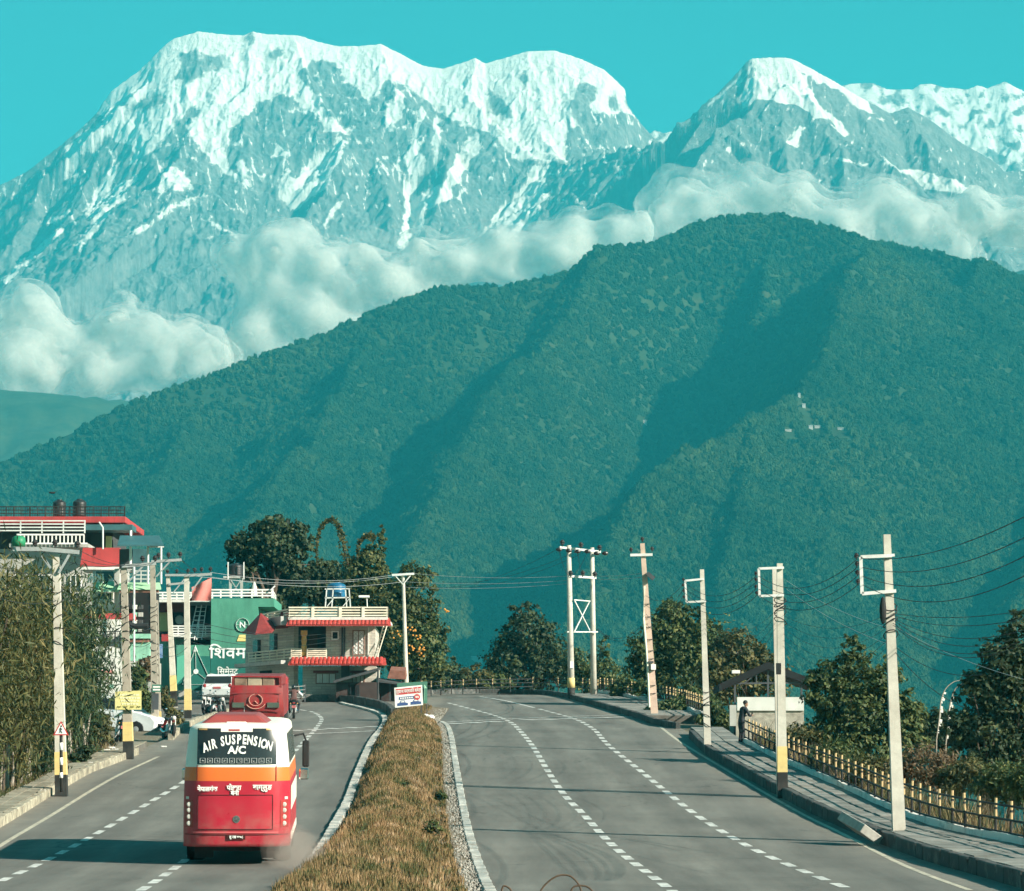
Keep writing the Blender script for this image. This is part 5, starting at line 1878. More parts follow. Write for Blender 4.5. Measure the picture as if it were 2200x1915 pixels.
def bus():
    b = G(507, 1860)
    root = thing('bus', 'red, orange and white bus seen from behind climbing the left carriageway', 'bus', b, math.radians(1.0))
    root.rotation_euler = (math.atan(0.042), 0, math.radians(2.7))
    root.scale = (.965, 1, .985)
    L, ZB, ZR = 9.4, 0.42, 3.22
    hw = lambda z: 1.25 - 0.02 * max(0, (z - 1.2)) - 0.11 * max(0, (z - 1.9)) ** 1.5 * .62

    def rear(x, z):
        """y of the rear skin"""
        k = min(1, abs(x) / hw(z))
        rake = 0.06 + 0.13 * max(0, (z - 1.9)) ** 1.6 + 0.10 * max(0, (0.8 - z))
        return rake + 0.34 * k ** 5 + 0.05 * k * k
    # plan ring: rear arc, right side, front arc, left side
    kx = [math.sin(a) for a in np.linspace(-math.pi / 2, math.pi / 2, 25)]
    zs = [ZB, 0.5, 0.62, 0.78, 0.95, 1.2, 1.5, 1.75, 1.92, 1.925, 2.08, 2.235, 2.24, 2.4, 2.6, 2.8, 2.95, 3.05, 3.12]

    def ring(z):
        p = [(k * hw(z), rear(k * hw(z), z), z) for k in kx]
        p += [(hw(z), y, z) for y in np.linspace(1.0, L - .7, 14)]
        p += [(k * hw(z), L - .15 - .45 * abs(k) ** 4 - .12 * max(0, z - 1.4) * 1.1, z) for k in kx[::-1]]
        p += [(-hw(z), y, z) for y in np.linspace(L - .7, 1.0, 14)]
        return p
    V, n = [], None
    for z in zs:
        r = ring(z)
        n = len(r)
        V += r
    # roof rows
    for sc, z in ((.93, 3.19), (.75, 3.225), (.4, 3.24)):
        r = ring(3.12)
        cy_ = L / 2
        V += [(x * sc, cy_ + (y - cy_) * (1 - (1 - sc) * .25), z) for x, y, _ in r]
    m = len(zs) + 3
    mb = MB()
    Fc, mi = [], []
    for j in range(m - 1):
        zc = (zs[j] + zs[min(j + 1, len(zs) - 1)]) / 2 if j < len(zs) else 9
        k = 0 if zc < 1.92 else (1 if zc < 2.235 else 2)
        if j >= len(zs) + 0:
            k = 2
        for i in range(n):
            Fc.append((j * n + i, j * n + (i + 1) % n, (j + 1) * n + (i + 1) % n, (j + 1) * n + i))
            # the livery sweeps: the sides are white with a red skirt
            side = 26 <= i % n < 39 or i >= 64
            mi.append((0 if zc < 0.85 else 2) if side and k != 2 and 0 else k)
    Fc.append(tuple(range((m - 1) * n, m * n)))
    mi.append(2)
    Fc.append(tuple(range(n - 1, -1, -1)))
    mi.append(0)
    mb.v, mb.f, mb.mi = V, Fc, mi
    body = mb.build('body', [BUS_RED, BUS_OR, BUS_WH], root, local=True, smooth=True)

    def patch(name, m_, x0, x1, z0, z1, off, parent=root, nx=12, nz=6, zf=None):
        Vv = []
        for j in range(nz + 1):
            for i in range(nx + 1):
                x = x0 + (x1 - x0) * i / nx
                z = z0 + (z1 - z0) * j / nz
                if zf:
                    z = zf(x, z)
                Vv.append((x, rear(x, z) - off, z))
        q = MB()
        q.add(Vv, [(j * (nx + 1) + i, j * (nx + 1) + i + 1, (j + 1) * (nx + 1) + i + 1, (j + 1) * (nx + 1) + i) for j in range(nz) for i in range(nx)])
        return q.build(name, m_, parent, local=True, smooth=True, fixn=False)
    win = patch('rear_window', GLASS_D, -.93, .92, 2.30, 3.12, .012)
    patch('window_trim', BUS_WH, -.38, .36, 3.04, 3.13, .02)
    patch('brake_lamp', LAMP_R, -.2, .06, 3.06, 3.10, .026)
    patch('roof_lamp', mat('lamp_amber', (.55, .3, .1), .3, .1, 4), .68, .88, 3.08, 3.115, .02)
    patch('roof_lamp', MATS['lamp_amber'], -.9, -.7, 3.08, 3.115, .02)
    patch('engine_door', BUS_RED, -.9, .84, .82, 1.60, .010)
    patch('bumper_line', mat('bus_pink', (.62, .12, .13), .35, .05, 1), -1.02, .98, .735, .765, .012)
    SEAM = mat('seam_dark', (.05, .008, .01), .6, .1, 3)
    def seam(x0, z0, x1, z1):
        q = MB()
        n_ = 10
        for i_ in range(n_):
            xa, za, xb, zb_ = x0 + (x1 - x0) * i_ / n_, z0 + (z1 - z0) * i_ / n_, x0 + (x1 - x0) * (i_ + 1) / n_, z0 + (z1 - z0) * (i_ + 1) / n_
            q.bar((xa, rear(xa, za) - .010, za), (xb, rear(xb, zb_) - .010, zb_), .016, .016)
        q.build('panel_seam', SEAM, root, local=True)
    for sg in ((-.9, .82, -.9, 1.6), (.84, .82, .84, 1.6), (-.9, 1.6, .84, 1.6), (-.9, .82, .84, .82), (-1.2, .70, 1.2, .70), (-.93, 1.92, -.93, 2.28), (.92, 1.92, .92, 2.28)):
        seam(*sg)
    # lettering on the rear glass, bent with the arc of the photograph
    word = 'AIR SUSPENSION'
    span = 1.62
    adv = {'I': .55, ' ': .55}
    tot = sum(adv.get(c, 1.0) for c in word)
    acc = 0
    for c in word:
        w = adv.get(c, 1.0)
        t = (acc + w / 2) / tot * 2 - 1
        acc += w
        if c == ' ':
            continue
        x = t * span / 2 + .01
        z = 2.66 + .20 * (1 - t * t) + 0.02 * t
        o = text_obj('letter', c, .30, LETTER, root, (x, rear(x, z) - .022, z), local=True, sx=.62, bold=.010)
        o.rotation_euler = (math.pi / 2 - 0.14, t * .26, 0)
    text_obj('lettering', 'A/C', .24, LETTER, root, (.0, rear(0, 2.60) - .022, 2.62), local=True, sx=1.05, bold=.009).rotation_euler = (math.pi / 2 - .12, 0, 0)
    for k in range(10):
        x = -.80 + k * .172
        fr = MB()
        z = 2.385
        for (a, bb) in (((-.06, -.055), (.06, -.055)), ((.06, -.055), (.06, .055)), ((.06, .055), (-.06, .055)), ((-.06, .055), (-.06, -.055))):
            fr.bar((x + a[0], rear(x + a[0], z + a[1]) - .02, z + a[1]), (x + bb[0], rear(x + bb[0], z + bb[1]) - .02, z + bb[1]), .010, .006)
        rg = random.Random(k)
        for _ in range(3):
            a = rg.uniform(-.04, .0), rg.uniform(-.035, .035)
            bb = rg.uniform(.0, .04), rg.uniform(-.035, .035)
            fr.bar((x + a[0], rear(x, z) - .02, z + a[1]), (x + bb[0], rear(x, z) - .02, z + bb[1]), .018, .006)
        fr.build('amenity_icon', mat('icon_grey', (.45, .46, .45), .6, .05, 3), root, local=True)
    for tx, x, z, s in (('नेपालगंज', -.68, 1.735, .145), ('पोखरा', -.06, 1.765, .15), ('बेनी', -.04, 1.645, .14), ('बाग्लुङ', .60, 1.775, .17)):
        text_obj('lettering', tx, s, LETTER, root, (x, rear(x, z) - .022, z), local=True, bold=.005, sx=.95)
    MB().lathe((-.0, rear(0, 1.05) - .01, 1.05), [(.085, 0), (.085, -.012), (.062, -.012), (.062, 0)], 18, 'Y').build('emblem', CHROME, root, local=True)
    text_obj('emblem_bar', 'H', .1, CHROME, root, (0, rear(0, 1.05) - .02, 1.05), local=True, bold=.004, shear=.3)
    pl = patch('number_plate', PLATE, -.21, .21, .585, .705, .03, nx=4, nz=2)
    text_obj('plate_number', 'लु २ख ७७०८', .085, LETTER, root, (0, rear(0, .645) - .04, .645), local=True, sx=.78, bold=.003)
    for s in (-1, 1):
        lm = patch('tail_lamp', LAMP_R, s * 1.02, s * 1.21, .86, 1.48, .012, nx=5, nz=8, zf=lambda x, z: z)
        for z in (.95, 1.1, 1.25, 1.38):
            x = s * 1.11
            MB().lathe((x, rear(x, z) - .008, z), [(.055, 0), (.055, -.02), (.03, -.03)], 12, 'Y').build('lens', LAMP_W, lm, local=True)
        patch('marker', LAMP_W, s * 1.12, s * 1.19, 1.50, 1.56, .014, nx=2, nz=2)
        # side windows
        for k in range(6):
            y0 = 1.1 + k * 1.28
            a, bb = hw(2.3) + .008, hw(2.98) + .008
            MB().add([(s * a, y0, 2.3), (s * a, y0 + 1.2, 2.3), (s * bb, y0 + 1.2, 2.98), (s * bb, y0, 2.98)], [(0, 1, 2, 3)]).build('side_window', GLASS_S, root, local=True)
        MB().bar((s * 1.255, 1.2, .62), (s * 1.255, 8.2, .62), .03, .16).build('skirt_trim', BUS_WH, root, local=True)
        MB().bar((s * 1.257, 1.2, 1.5), (s * 1.257, 8.4, 1.5), .012, .55).build('side_stripe', BUS_WH, root, local=True)
        wheel(root, (s * 1.02, 2.1, .47), .47, .42, CHROME)
        wheel(root, (s * 1.06, 7.6, .47), .47, .28, CHROME)
        MB().tube([(s * 1.2, 9.0, 2.75), (s * 1.42, 9.15, 2.8), (s * 1.5, 9.1, 2.6)], .03, 6).build('mirror_arm', RUBBER, root, local=True)
        MB().box(*sorted((s * 1.40, s * 1.58)), 9.02, 9.16, 1.95, 2.62).build('mirror', RUBBER, root, local=True, bevel=.03)
        MB().box(*sorted((s * 1.36, s * 1.6)), 6.4, 6.5, 1.72, 2.0).build('side_mirror', CHROME, root, local=True, bevel=.03)
    # roof box
    q = MB()
    q.hexa([(-.95, .9, 3.17), (.75, .9, 3.17), (.75, 4.2, 3.2), (-.95, 4.2, 3.2)], [(-.6, 1.15, 3.42), (.45, 1.15, 3.42), (.45, 3.9, 3.44), (-.6, 3.9, 3.44)])
    q.build('roof_pod', mat('roof_red', (.25, .05, .045), .5, .15, 2), root, local=True, bevel=.05)
    MB().box(-.28, .2, .72, .9, 3.17, 3.26).build('roof_vent', BUS_WH, root, local=True, bevel=.02)
    MB().box(-1.0, 1.0, .5, 9, .3, .5).build('chassis', RUBBER, root, local=True)
    for s in (-1, 1):
        MB().box(s * .78 - .22, s * .78 + .22, .9, .93, .12, .5).build('mud_flap', RUBBER, root, local=True)
    return root


bus()


def truck():
    d = 150.0
    b = Vector(((552 - CX) / F_PX * d, d, float(zg(d))))
    root = thing('truck', 'red cargo truck with tarpaulin panels ahead of the bus', 'truck', b)
    root.rotation_euler = (math.atan(.06), 0, math.radians(1.2))
    root.scale = (1, 1, .84)
    TR = mat('truck_red', (0.30, 0.022, 0.026), 0.5, 0.2, 1.5, dirt=(0.17, 0.05, 0.045), streak=(.14, .06, .05))
    TD = mat('truck_dark_red', (0.20, 0.03, 0.03), 0.55, 0.15, 2)
    T1 = mat('tarp_brown', (0.19, 0.13, 0.09), 0.9, 0.4, 3, bump=.4, dirt=(.3, .24, .18))
    T2 = mat('tarp_tan', (0.36, 0.30, 0.21), 0.9, 0.2, 3, bump=.3)
    zb = 0.95
    # bulging rear panel
    V = []
    nx, nz = 12, 10
    for j in range(nz + 1):
        for i in range(nx + 1):
            x = -1.14 + 2.28 * i / nx
            k = j / nz
            z = zb + 1.62 * k
            y = .28 - .3 * math.sin(math.pi * min(1, .2 + k * .55)) + .12 * abs(x / 1.14) ** 4
            V.append((x * (1.06 - .06 * k), y, z))
    q = MB()
    q.add(V, [(j * (nx + 1) + i, j * (nx + 1) + i + 1, (j + 1) * (nx + 1) + i + 1, (j + 1) * (nx + 1) + i) for j in range(nz) for i in range(nx)])
    q.build('tail_panel', TR, root, local=True, smooth=True)
    MB().box(-1.12, 1.12, .3, 5.2, .95, 2.5).build('cargo_box', TD, root, local=True)
    MB().box(-1.06, 1.06, .25, 5.2, 2.502, 3.05).build('upper_box', TD, root, local=True, bevel=.05)
    for x0, x1, m_ in ((-.98, -.42, T1), (-.40, .22, T2), (.24, .78, T1)):
        MB().box(x0, x1, .2, .26, 2.52, 2.98).build('tarpaulin', m_, root, local=True, bevel=.03)
    MB().bar((-1.1, .18, 3.03), (1.1, .18, 3.0), .07).build('top_rail', TR, root, local=True)
    MB().bar((-1.1, .16, 2.5), (1.1, .16, 2.5), .08).build('mid_rail', TR, root, local=True)
    MB().bar((1.12, .2, .95), (1.02, .2, 3.02), .1).build('corner_post', TD, root, local=True)
    MB().bar((-1.12, .2, .95), (-1.02, .2, 3.02), .1).build('corner_post', TD, root, local=True)
    MB().bar((-.52, .0, 1.0), (-.52, .1, 2.5), .03).build('ladder_rail', STEEL, root, local=True)
    PINK = mat('emblem_pink', (.62, .30, .24), .5, .1, 3)
    yy = -.03
    ring = [(-.02 + .29 * math.cos(a), yy - .03, 1.82 + .30 * math.sin(a)) for a in np.linspace(math.radians(100), math.radians(430), 26)]
    em = MB()
    for a, bb in zip(ring[:-1], ring[1:]):
        em.bar(a, bb, .055, .03)
    em.bar((-.06, yy - .03, 1.76), (.08, yy - .03, 1.62), .06, .03)
    em.build('ring_emblem', PINK, root, local=True)
    rib = MB()
    ar = [(-.02 + .46 * math.cos(a), yy - .03, 1.82 + .46 * math.sin(a)) for a in np.linspace(math.radians(212), math.radians(332), 14)]
    for a, bb in zip(ar[:-1], ar[1:]):
        rib.bar(a, bb, .11, .03)
    rib.build('ribbon_emblem', PINK, root, local=True)
    for x in (-.98, -.75, .45, .72, .98):
        MB().bar((x, .02, 1.7), (x * .97, .12, 2.48), .035).build('rib', TD, root, local=True)
    for z_ in (1.25, 2.15):
        MB().bar((-1.08, -.0, z_), (1.08, -.0, z_), .03).build('rib', TD, root, local=True)
    for x in (-.78, .74):
        MB().box(x - .26, x + .26, -.05, .05, 1.42, 1.68).build('panel_patch', mat('patch_green', (.07, .09, .07), .6, .2, 4), root, local=True)
    for s in (-1, 1):
        MB().box(s * .95 - .1, s * .95 + .1, .1, .3, .8, .95).build('tail_lamp', LAMP_R, root, local=True)
        wheel(root, (s * .9, 1.5, .5), .5, .45)
        wheel(root, (s * .95, 6.2, .5), .5, .28)
    MB().box(-1.1, 1.1, 5.4, 7.0, .9, 2.9).build('cab', TR, root, local=True, bevel=.12)
    MB().box(-.8, .8, .4, 6.6, .6, .95).build('chassis', RUBBER, root, local=True)


truck()

MB_BLACK = mat('motorbike_black', (.02, .02, .022), .3, .2, 4, spec=.6)
MB_RED = mat('motorbike_red', (.30, .02, .02), .3, .1, 4, spec=.6)


def motorbike(label, loc, rz, lean=0.12, tank=MB_BLACK, group=None):
    """local frame: +Y forward"""
    r = thing('motorbike', label, 'motorbike', loc, rz, group)
    r.rotation_euler = (0, lean, rz)
    for y in (-.66, .68):
        t = MB().lathe((0, y, .31), [(.22, -.05), (.29, -.06), (.31, -.03), (.31, .03), (.29, .06), (.22, .05)], 20, 'X').build('wheel', RUBBER, r, local=True)
        mb = MB().lathe((0, y, .31), [(.05, -.06), (.07, -.05), (.07, .05), (.05, .06)], 10, 'X')
        for k in range(5):
            a = k * 2 * math.pi / 5
            mb.bar((0, y, .31), (0, y + math.cos(a) * .23, .31 + math.sin(a) * .23), .03)
        mb.build('rim', GALV, t, local=True)
    MB().ball((0, .16, .80), (.15, .30, .13)).build('fuel_tank', tank, r, local=True, smooth=True)
    MB().hexa([(-.1, -.75, .86), (.1, -.75, .86), (.13, -.05, .76), (-.13, -.05, .76)], [(-.09, -.8, .95), (.09, -.8, .95), (.13, -.05, .84), (-.13, -.05, .84)]).build('seat', RUBBER, r, local=True, bevel=.02)
    MB().box(-.14, .14, -.12, .3, .28, .62).build('engine', GALV, r, local=True, bevel=.04)
    for s in (-1, 1):
        MB().cyl((s * .09, .68, .31), (s * .09, .44, .95), .025, .025, 8).build('fork', GALV, r, local=True)
        MB().tube([(s * .04, .42, 1.0), (s * .25, .38, 1.05), (s * .38, .30, 1.03)], .018, 6).build('handlebar', RUBBER, r, local=True)
        MB().tube([(s * .3, .36, 1.05), (s * .34, .36, 1.2)], .008, 5).build('mirror_stalk', RUBBER, r, local=True)
        MB().ball((s * .35, .36, 1.23), (.06, .02, .04)).build('mirror', CHROME, r, local=True)
        MB().ball((s * .17, -.82, .75), (.035, .03, .025)).build('indicator', mat('lamp_amber', (.55, .3, .1), .3, .1, 4), r, local=True)
    MB().ball((0, .56, .88), (.1, .09, .1)).build('headlight', LAMP_W, r, local=True, smooth=True)
    MB().tube([(.14, .1, .3), (.16, -.3, .28), (.17, -.8, .42)], .045, 8).build('exhaust', CHROME, r, local=True)
    MB().hexa([(-.05, -1.0, .55), (.05, -1.0, .55), (.07, -.7, .85), (-.07, -.7, .85)], [(-.05, -1.03, .57), (.05, -1.03, .57), (.07, -.74, .89), (-.07, -.74, .89)]).build('rear_fender', tank, r, local=True)
    MB().box(-.06, .06, -.90, -.86, .74, .80).build('tail_lamp', LAMP_R, r, local=True)
    MB().box(-.1, .1, -1.02, -1.0, .52, .64).build('number_plate', mat('plate_red', (.45, .12, .12), .6, .1, 4), r, local=True)
    MB().bar((0, -.6, .32), (0, .42, .92), .05).build('frame', tank, r, local=True)
    MB().bar((-.12, -.1, .28), (-.26, -.12, .02), .02).build('side_stand', GALV, r, local=True)
    return r


bk = G(631, 1545)
motorbike('motorbike being ridden up the left carriageway beside the truck', bk, math.radians(4), 0.0)
m2b = P(254, 1617, 141)
motorbike('black motorbike with a pink plate parked behind the notice board pole', Vector((m2b.x, m2b.y, float(zg(m2b.y)) + .1)), math.radians(14), .12, MB_BLACK)
m3b = P(360, 1618, 146)
motorbike('red tanked motorbike parked at the kerb end of the driveway', Vector((m3b.x, m3b.y, float(zg(m3b.y)))), math.radians(200), -.14, MB_RED)
for k, (u, d_, rz) in enumerate(((447, 178, 170), (461, 176, 160), (478, 175, 195))):
    p_ = P(u, 1540, d_)
    motorbike('dark motorbike parked in the row between the green wall and the truck', Vector((p_.x, d_, float(zg(d_)))), math.radians(rz), .12, MB_BLACK, 'motorbikes parked by the green wall')


def car(name, label, loc, rz, pitch=0.0, body=None):
    """sport utility car, local +Y forward"""
    r = thing(name, label, 'car', loc, rz)
    r.rotation_euler = (pitch, 0, rz)
    body = body or mat('car_white', (0.76, 0.77, 0.76), 0.25, 0.03, 1, spec=.6)
    prof = [(-2.15, .45), (-2.2, .8), (-2.15, 1.05), (-1.95, 1.1), (-1.75, 1.55), (-1.45, 1.66), (0.2, 1.66), (.55, 1.55), (1.15, 1.12), (2.0, .98), (2.2, .8), (2.22, .5), (2.1, .35), (1.75, .33), (1.65, .6), (1.35, .74), (1.05, .6), (.95, .33),
            (-.95, .33), (-1.05, .6), (-1.35, .74), (-1.65, .6), (-1.75, .33), (-2.05, .36)]
    V = []
    n = len(prof)
    for x, k in ((-.9, 0), (-.86, 1), (.86, 1), (.9, 0)):
        for (y, z) in prof:
            tw = 1.0 if z < 1.08 else 1 - .18 * (z - 1.08) / .58
            V.append((x * tw, y * (1 if abs(x) < .88 else .985), z * (1 if abs(x) < .88 else .985) + (0 if abs(x) < .88 else .008)))
    q = MB()
    for a in range(3):
        q.add([], [])
    q.v = V
    q.f = [(a * n + i, a * n + (i + 1) % n, (a + 1) * n + (i + 1) % n, (a + 1) * n + i) for a in range(3) for i in range(n)] + [tuple(range(n - 1, -1, -1)), tuple(range(3 * n, 4 * n))]
    q.mi = [0] * len(q.f)
    q.build('body', body, r, local=True)
    tw = lambda z: (1 if z < 1.08 else 1 - .18 * (z - 1.08) / .58)
    for s in (-1, 1):
        for poly in ([(-1.62, 1.14), (-1.50, 1.55), (-.75, 1.58), (-.75, 1.14)], [(-.68, 1.14), (-.68, 1.58), (.15, 1.58), (.42, 1.50), (.85, 1.14)]):
            MB().prism(poly, lambda y, z: (s * .905 * tw(z), y, z), lambda y, z: (s * .88 * tw(z), y, z)).build('side_window', GLASS_D, r, local=True)
        for y in (-1.35, 1.35):
            wheel(r, (s * .83, y, .35), .36, .22, GALV)
        MB().ball((s * .72, 2.12, .82), (.17, .12, .09)).build('headlight', LAMP_W, r, local=True, smooth=True)
        MB().ball((s * .74, -2.14, .95), (.13, .06, .14)).build('tail_lamp', LAMP_R, r, local=True, smooth=True)
        MB().ball((s * .98, .75, 1.12), (.1, .07, .08)).build('mirror', body, r, local=True, smooth=True)
        MB().bar((s * .6, -1.4, 1.7), (s * .6, .1, 1.7), .03).build('roof_rail', GALV, r, local=True)
    MB().add([(-.74, .60, 1.53), (.74, .60, 1.53), (.80, 1.12, 1.15), (-.80, 1.12, 1.15)], [(0, 1, 2, 3)]).build('windscreen', GLASS_D, r, local=True).location = (0, .012, .012)
    MB().add([(-.74, -1.78, 1.53), (.74, -1.78, 1.53), (.78, -1.965, 1.12), (-.78, -1.965, 1.12)], [(0, 1, 2, 3)]).build('rear_window', GLASS_D, r, local=True).location = (0, -.012, .006)
    MB().box(-.5, .5, 2.19, 2.23, .5, .72).build('grille', RUBBER, r, local=True)
    MB().box(-.22, .22, -2.22, -2.2, .8, .92).build('number_plate', MATS['plate_red'], r, local=True)
    return r


pc = P(246, 1574, 158)
car('parked_car', 'white sport utility car parked nose down on the driveway behind the notice board', Vector((pc.x, 158, P(0, 1577, 158).z)), math.radians(-104), math.radians(-7))
pc = P(484, 1535, 200)
car('parked_car', 'silver white car parked behind the motorbikes near the truck', Vector((pc.x, 200, float(zg(200)) + .0)), math.radians(-8))

# bird
bd = thing('bird', 'tiny dark bird flying above the black water tanks', 'bird', P(112, 1059, 160))
mb = MB()
mb.ball(P(112, 1059, 160), (.16, .07, .05))
for s in (-1, 1):
    c = P(112, 1059, 160)
    mb.add([c, c + Vector((s * .28, .05, .12)), c + Vector((s * .22, .18, .1)), c + Vector((0, .12, .01))], [(0, 1, 2, 3)])
mb.build('body', RUBBER, bd)


# ================================================================ people
def skin_person(name, label, base, joints, edges, radii, cats, rz=0):
    pass


SKIN = mat('skin', (.32, .18, .12), .6, .08, 4)
HAIR = mat('hair_black', (.012, .010, .009), .6, .2, 8)
CL_DARK = mat('jacket_dark', (.028, .032, .038), .85, .25, 5)
CL_TROU = mat('trousers_dark', (.022, .024, .028), .85, .25, 5)
CL_WHITE = mat('shirt_white', (.62, .62, .6), .8, .1, 5)


def figure(label, base, rz, J, E, rad, clothes, head, look=(0, 1, 0), hair=True, helmet=None):
    """one continuous skinned body; J: joint name -> local position, rad: joint -> radius"""
    root = thing('person', label, 'person', base, rz)
    names = list(J)
    me = bpy.data.meshes.new('body')
    me.from_pydata([J[k] for k in names], [(names.index(a), names.index(b)) for a, b in E], [])
    o = bpy.data.objects.new('body', me)
    COL.objects.link(o)
    sk = o.modifiers.new('skin', 'SKIN')
    sk.use_smooth_shade = True
    for i, k in enumerate(names):
        r = rad[k]
        me.skin_vertices[0].data[i].radius = (r, r) if not hasattr(r, '__len__') else r
        me.skin_vertices[0].data[i].use_root = (k == 'pelvis')
    ss = o.modifiers.new('sub', 'SUBSURF')
    ss.levels = ss.render_levels = 2
    ev = o.evaluated_get(bpy.context.evaluated_depsgraph_get())
    m2_ = bpy.data.meshes.new_from_object(ev)
    bpy.data.objects.remove(o)
    m2_.materials.clear()
    for c in clothes['mats']:
        m2_.materials.append(c)
    for p in m2_.polygons:
        p.material_index = clothes['fn'](p.center)
        p.use_smooth = True
    link('body', m2_, root)
    h = Vector(head)
    f = Vector(look).normalized()
    s = f.cross(Vector((0, 0, 1))).normalized()
    if helmet is None:
        hd = MB()
        hd.ball(h, (.078, .095, .115), 14, 9)
        hd.ball(h + f * .095 + Vector((0, 0, -.012)), (.016, .02, .024), 6, 4)
        for q in (-1, 1):
            hd.ball(h + s * q * .078 + Vector((0, 0, -.01)), (.012, .02, .03), 6, 4)
        hd.cyl(h + Vector((0, 0, -.16)), h + Vector((0, 0, -.05)), .05, .048, 8)
        hd.build('head', SKIN, root, local=True, smooth=True)
        ey = MB()
        for q in (-1, 1):
            ey.ball(h + f * .083 + s * q * .032 + Vector((0, 0, .012)), .009, 6, 4)
        ey.bar(h + f * .088 + s * -.02 + Vector((0, 0, -.055)), h + f * .088 + s * .02 + Vector((0, 0, -.055)), .008)
        ey.build('face_features', HAIR, root, local=True)
        hr = MB()
        hr.ball(h - f * .018 + Vector((0, 0, .035)), (.088, .102, .1), 12, 8)
        hr.build('hair', HAIR, root, local=True, smooth=True)
    else:
        hd = MB()
        hd.ball(h, (.125, .14, .14), 14, 9)
        hd.build('helmet', helmet, root, local=True, smooth=True)
    return root


def hand(root, c, d, up, m=SKIN):
    """palm, four fingers and a thumb closing along direction d"""
    c, d, up = Vector(c), Vector(d).normalized(), Vector(up).normalized()
    s = d.cross(up).normalized()
    mb = MB()
    mb.ball(c, (.04, .04, .03), 8, 5)
    for k, L in enumerate((.062, .072, .068, .052)):
        b = c + s * (k - 1.5) * .02 + d * .03
        mb.tube([b, b + d * L * .5 - up * .008, b + d * L * .75 - up * .035], .009, 5)
    mb.tube([c + s * -.035, c + s * -.05 + d * .03 - up * .01, c + s * -.035 + d * .055 - up * .02], .010, 5)
    return mb.build('hand', m, root, local=True, smooth=True)


# man leaning on the fence by the driveway, looking at his phone
pb = G(1597, 1594, .33)
J = {'pelvis': (0, 0, .92), 'waist': (0.0, .02, 1.08), 'chest': (.03, .06, 1.28), 'shoulder': (.05, .09, 1.42), 'neck': (.07, .11, 1.50),
     'hipL': (-.1, 0, .88), 'kneeL': (-.13, .06, .48), 'ankL': (-.15, 0, .09), 'toeL': (-.15, .15, .05),
     'hipR': (.1, 0, .88), 'kneeR': (.1, .02, .48), 'ankR': (.08, -.06, .09), 'toeR': (.10, .10, .05),
     'shL': (-.14, .09, 1.40), 'elL': (-.22, .16, 1.13), 'wrL': (-.08, .34, 1.16),
     'shR': (.23, .09, 1.39), 'elR': (.31, .20, 1.13), 'wrR': (.17, .38, 1.15)}
E = [('pelvis', 'waist'), ('waist', 'chest'), ('chest', 'shoulder'), ('shoulder', 'neck'), ('pelvis', 'hipL'), ('hipL', 'kneeL'), ('kneeL', 'ankL'), ('ankL', 'toeL'),
     ('pelvis', 'hipR'), ('hipR', 'kneeR'), ('kneeR', 'ankR'), ('ankR', 'toeR'), ('shoulder', 'shL'), ('shL', 'elL'), ('elL', 'wrL'), ('shoulder', 'shR'), ('shR', 'elR'), ('elR', 'wrR')]
rad = {'pelvis': (.15, .12), 'waist': (.145, .11), 'chest': (.175, .125), 'shoulder': (.12, .09), 'neck': .055, 'hipL': .1, 'kneeL': .068, 'ankL': .05, 'toeL': .04, 'hipR': .1, 'kneeR': .068, 'ankR': .05, 'toeR': .04,
       'shL': .075, 'elL': .055, 'wrL': .036, 'shR': .075, 'elR': .055, 'wrR': .036}
man = figure('man in a dark jacket standing at the fence looking down at his phone', pb + Vector((-.1, -.35, -.12)), math.radians(-60), J, E, rad,
             {'mats': [CL_DARK, CL_TROU, RUBBER], 'fn': lambda c: 0 if c.z > .84 else (1 if c.z > .1 else 2)}, (.09, .16, 1.62), (.1, 1, -.5))
hand(man, (-.05, .38, 1.17), (.5, .8, .1), (0, 0, 1))
hand(man, (.14, .42, 1.16), (-.4, .9, .1), (0, 0, 1))
ph = thing('phone', 'small dark phone held by the man at the fence', 'phone', man.location, man.rotation_euler.z)
MB().hexa([(.0, .46, 1.15), (.08, .46, 1.15), (.08, .5, 1.28), (.0, .5, 1.28)], [(.0, .47, 1.147), (.08, .47, 1.147), (.08, .51, 1.277), (.0, .51, 1.277)]).build('case', RUBBER, ph, local=True)

# rider
J2 = {'pelvis': (0, -.28, .92), 'waist': (0, -.22, 1.06), 'chest': (0, -.12, 1.26), 'shoulder': (0, -.06, 1.38), 'neck': (0, -.03, 1.46),
      'hipL': (-.12, -.24, .90), 'kneeL': (-.27, .12, .74), 'ankL': (-.2, -.02, .36), 'toeL': (-.2, .12, .30),
      'hipR': (.12, -.24, .90), 'kneeR': (.27, .12, .74), 'ankR': (.2, -.02, .36), 'toeR': (.2, .12, .30),
      'shL': (-.2, -.06, 1.36), 'elL': (-.42, .08, 1.18), 'wrL': (-.36, .28, 1.07),
      'shR': (.2, -.06, 1.36), 'elR': (.42, .08, 1.18), 'wrR': (.36, .28, 1.07)}
rd = figure('motorbike rider in a dark top with pale sleeves seen from behind', bk, math.radians(4), J2, E, rad,
            {'mats': [mat('top_maroon', (.10, .05, .045), .85, .2, 4), CL_TROU, CL_WHITE], 'fn': lambda c: 2 if (abs(c.x) > .24 and c.z > .98) else (0 if c.z > .93 else 1)}, (0, .0, 1.57), (0, 1, 0), helmet=MB_BLACK)
hand(rd, (-.36, .31, 1.06), (0, 1, -.2), (0, 0, 1))
hand(rd, (.36, .31, 1.06), (0, 1, -.2), (0, 0, 1))

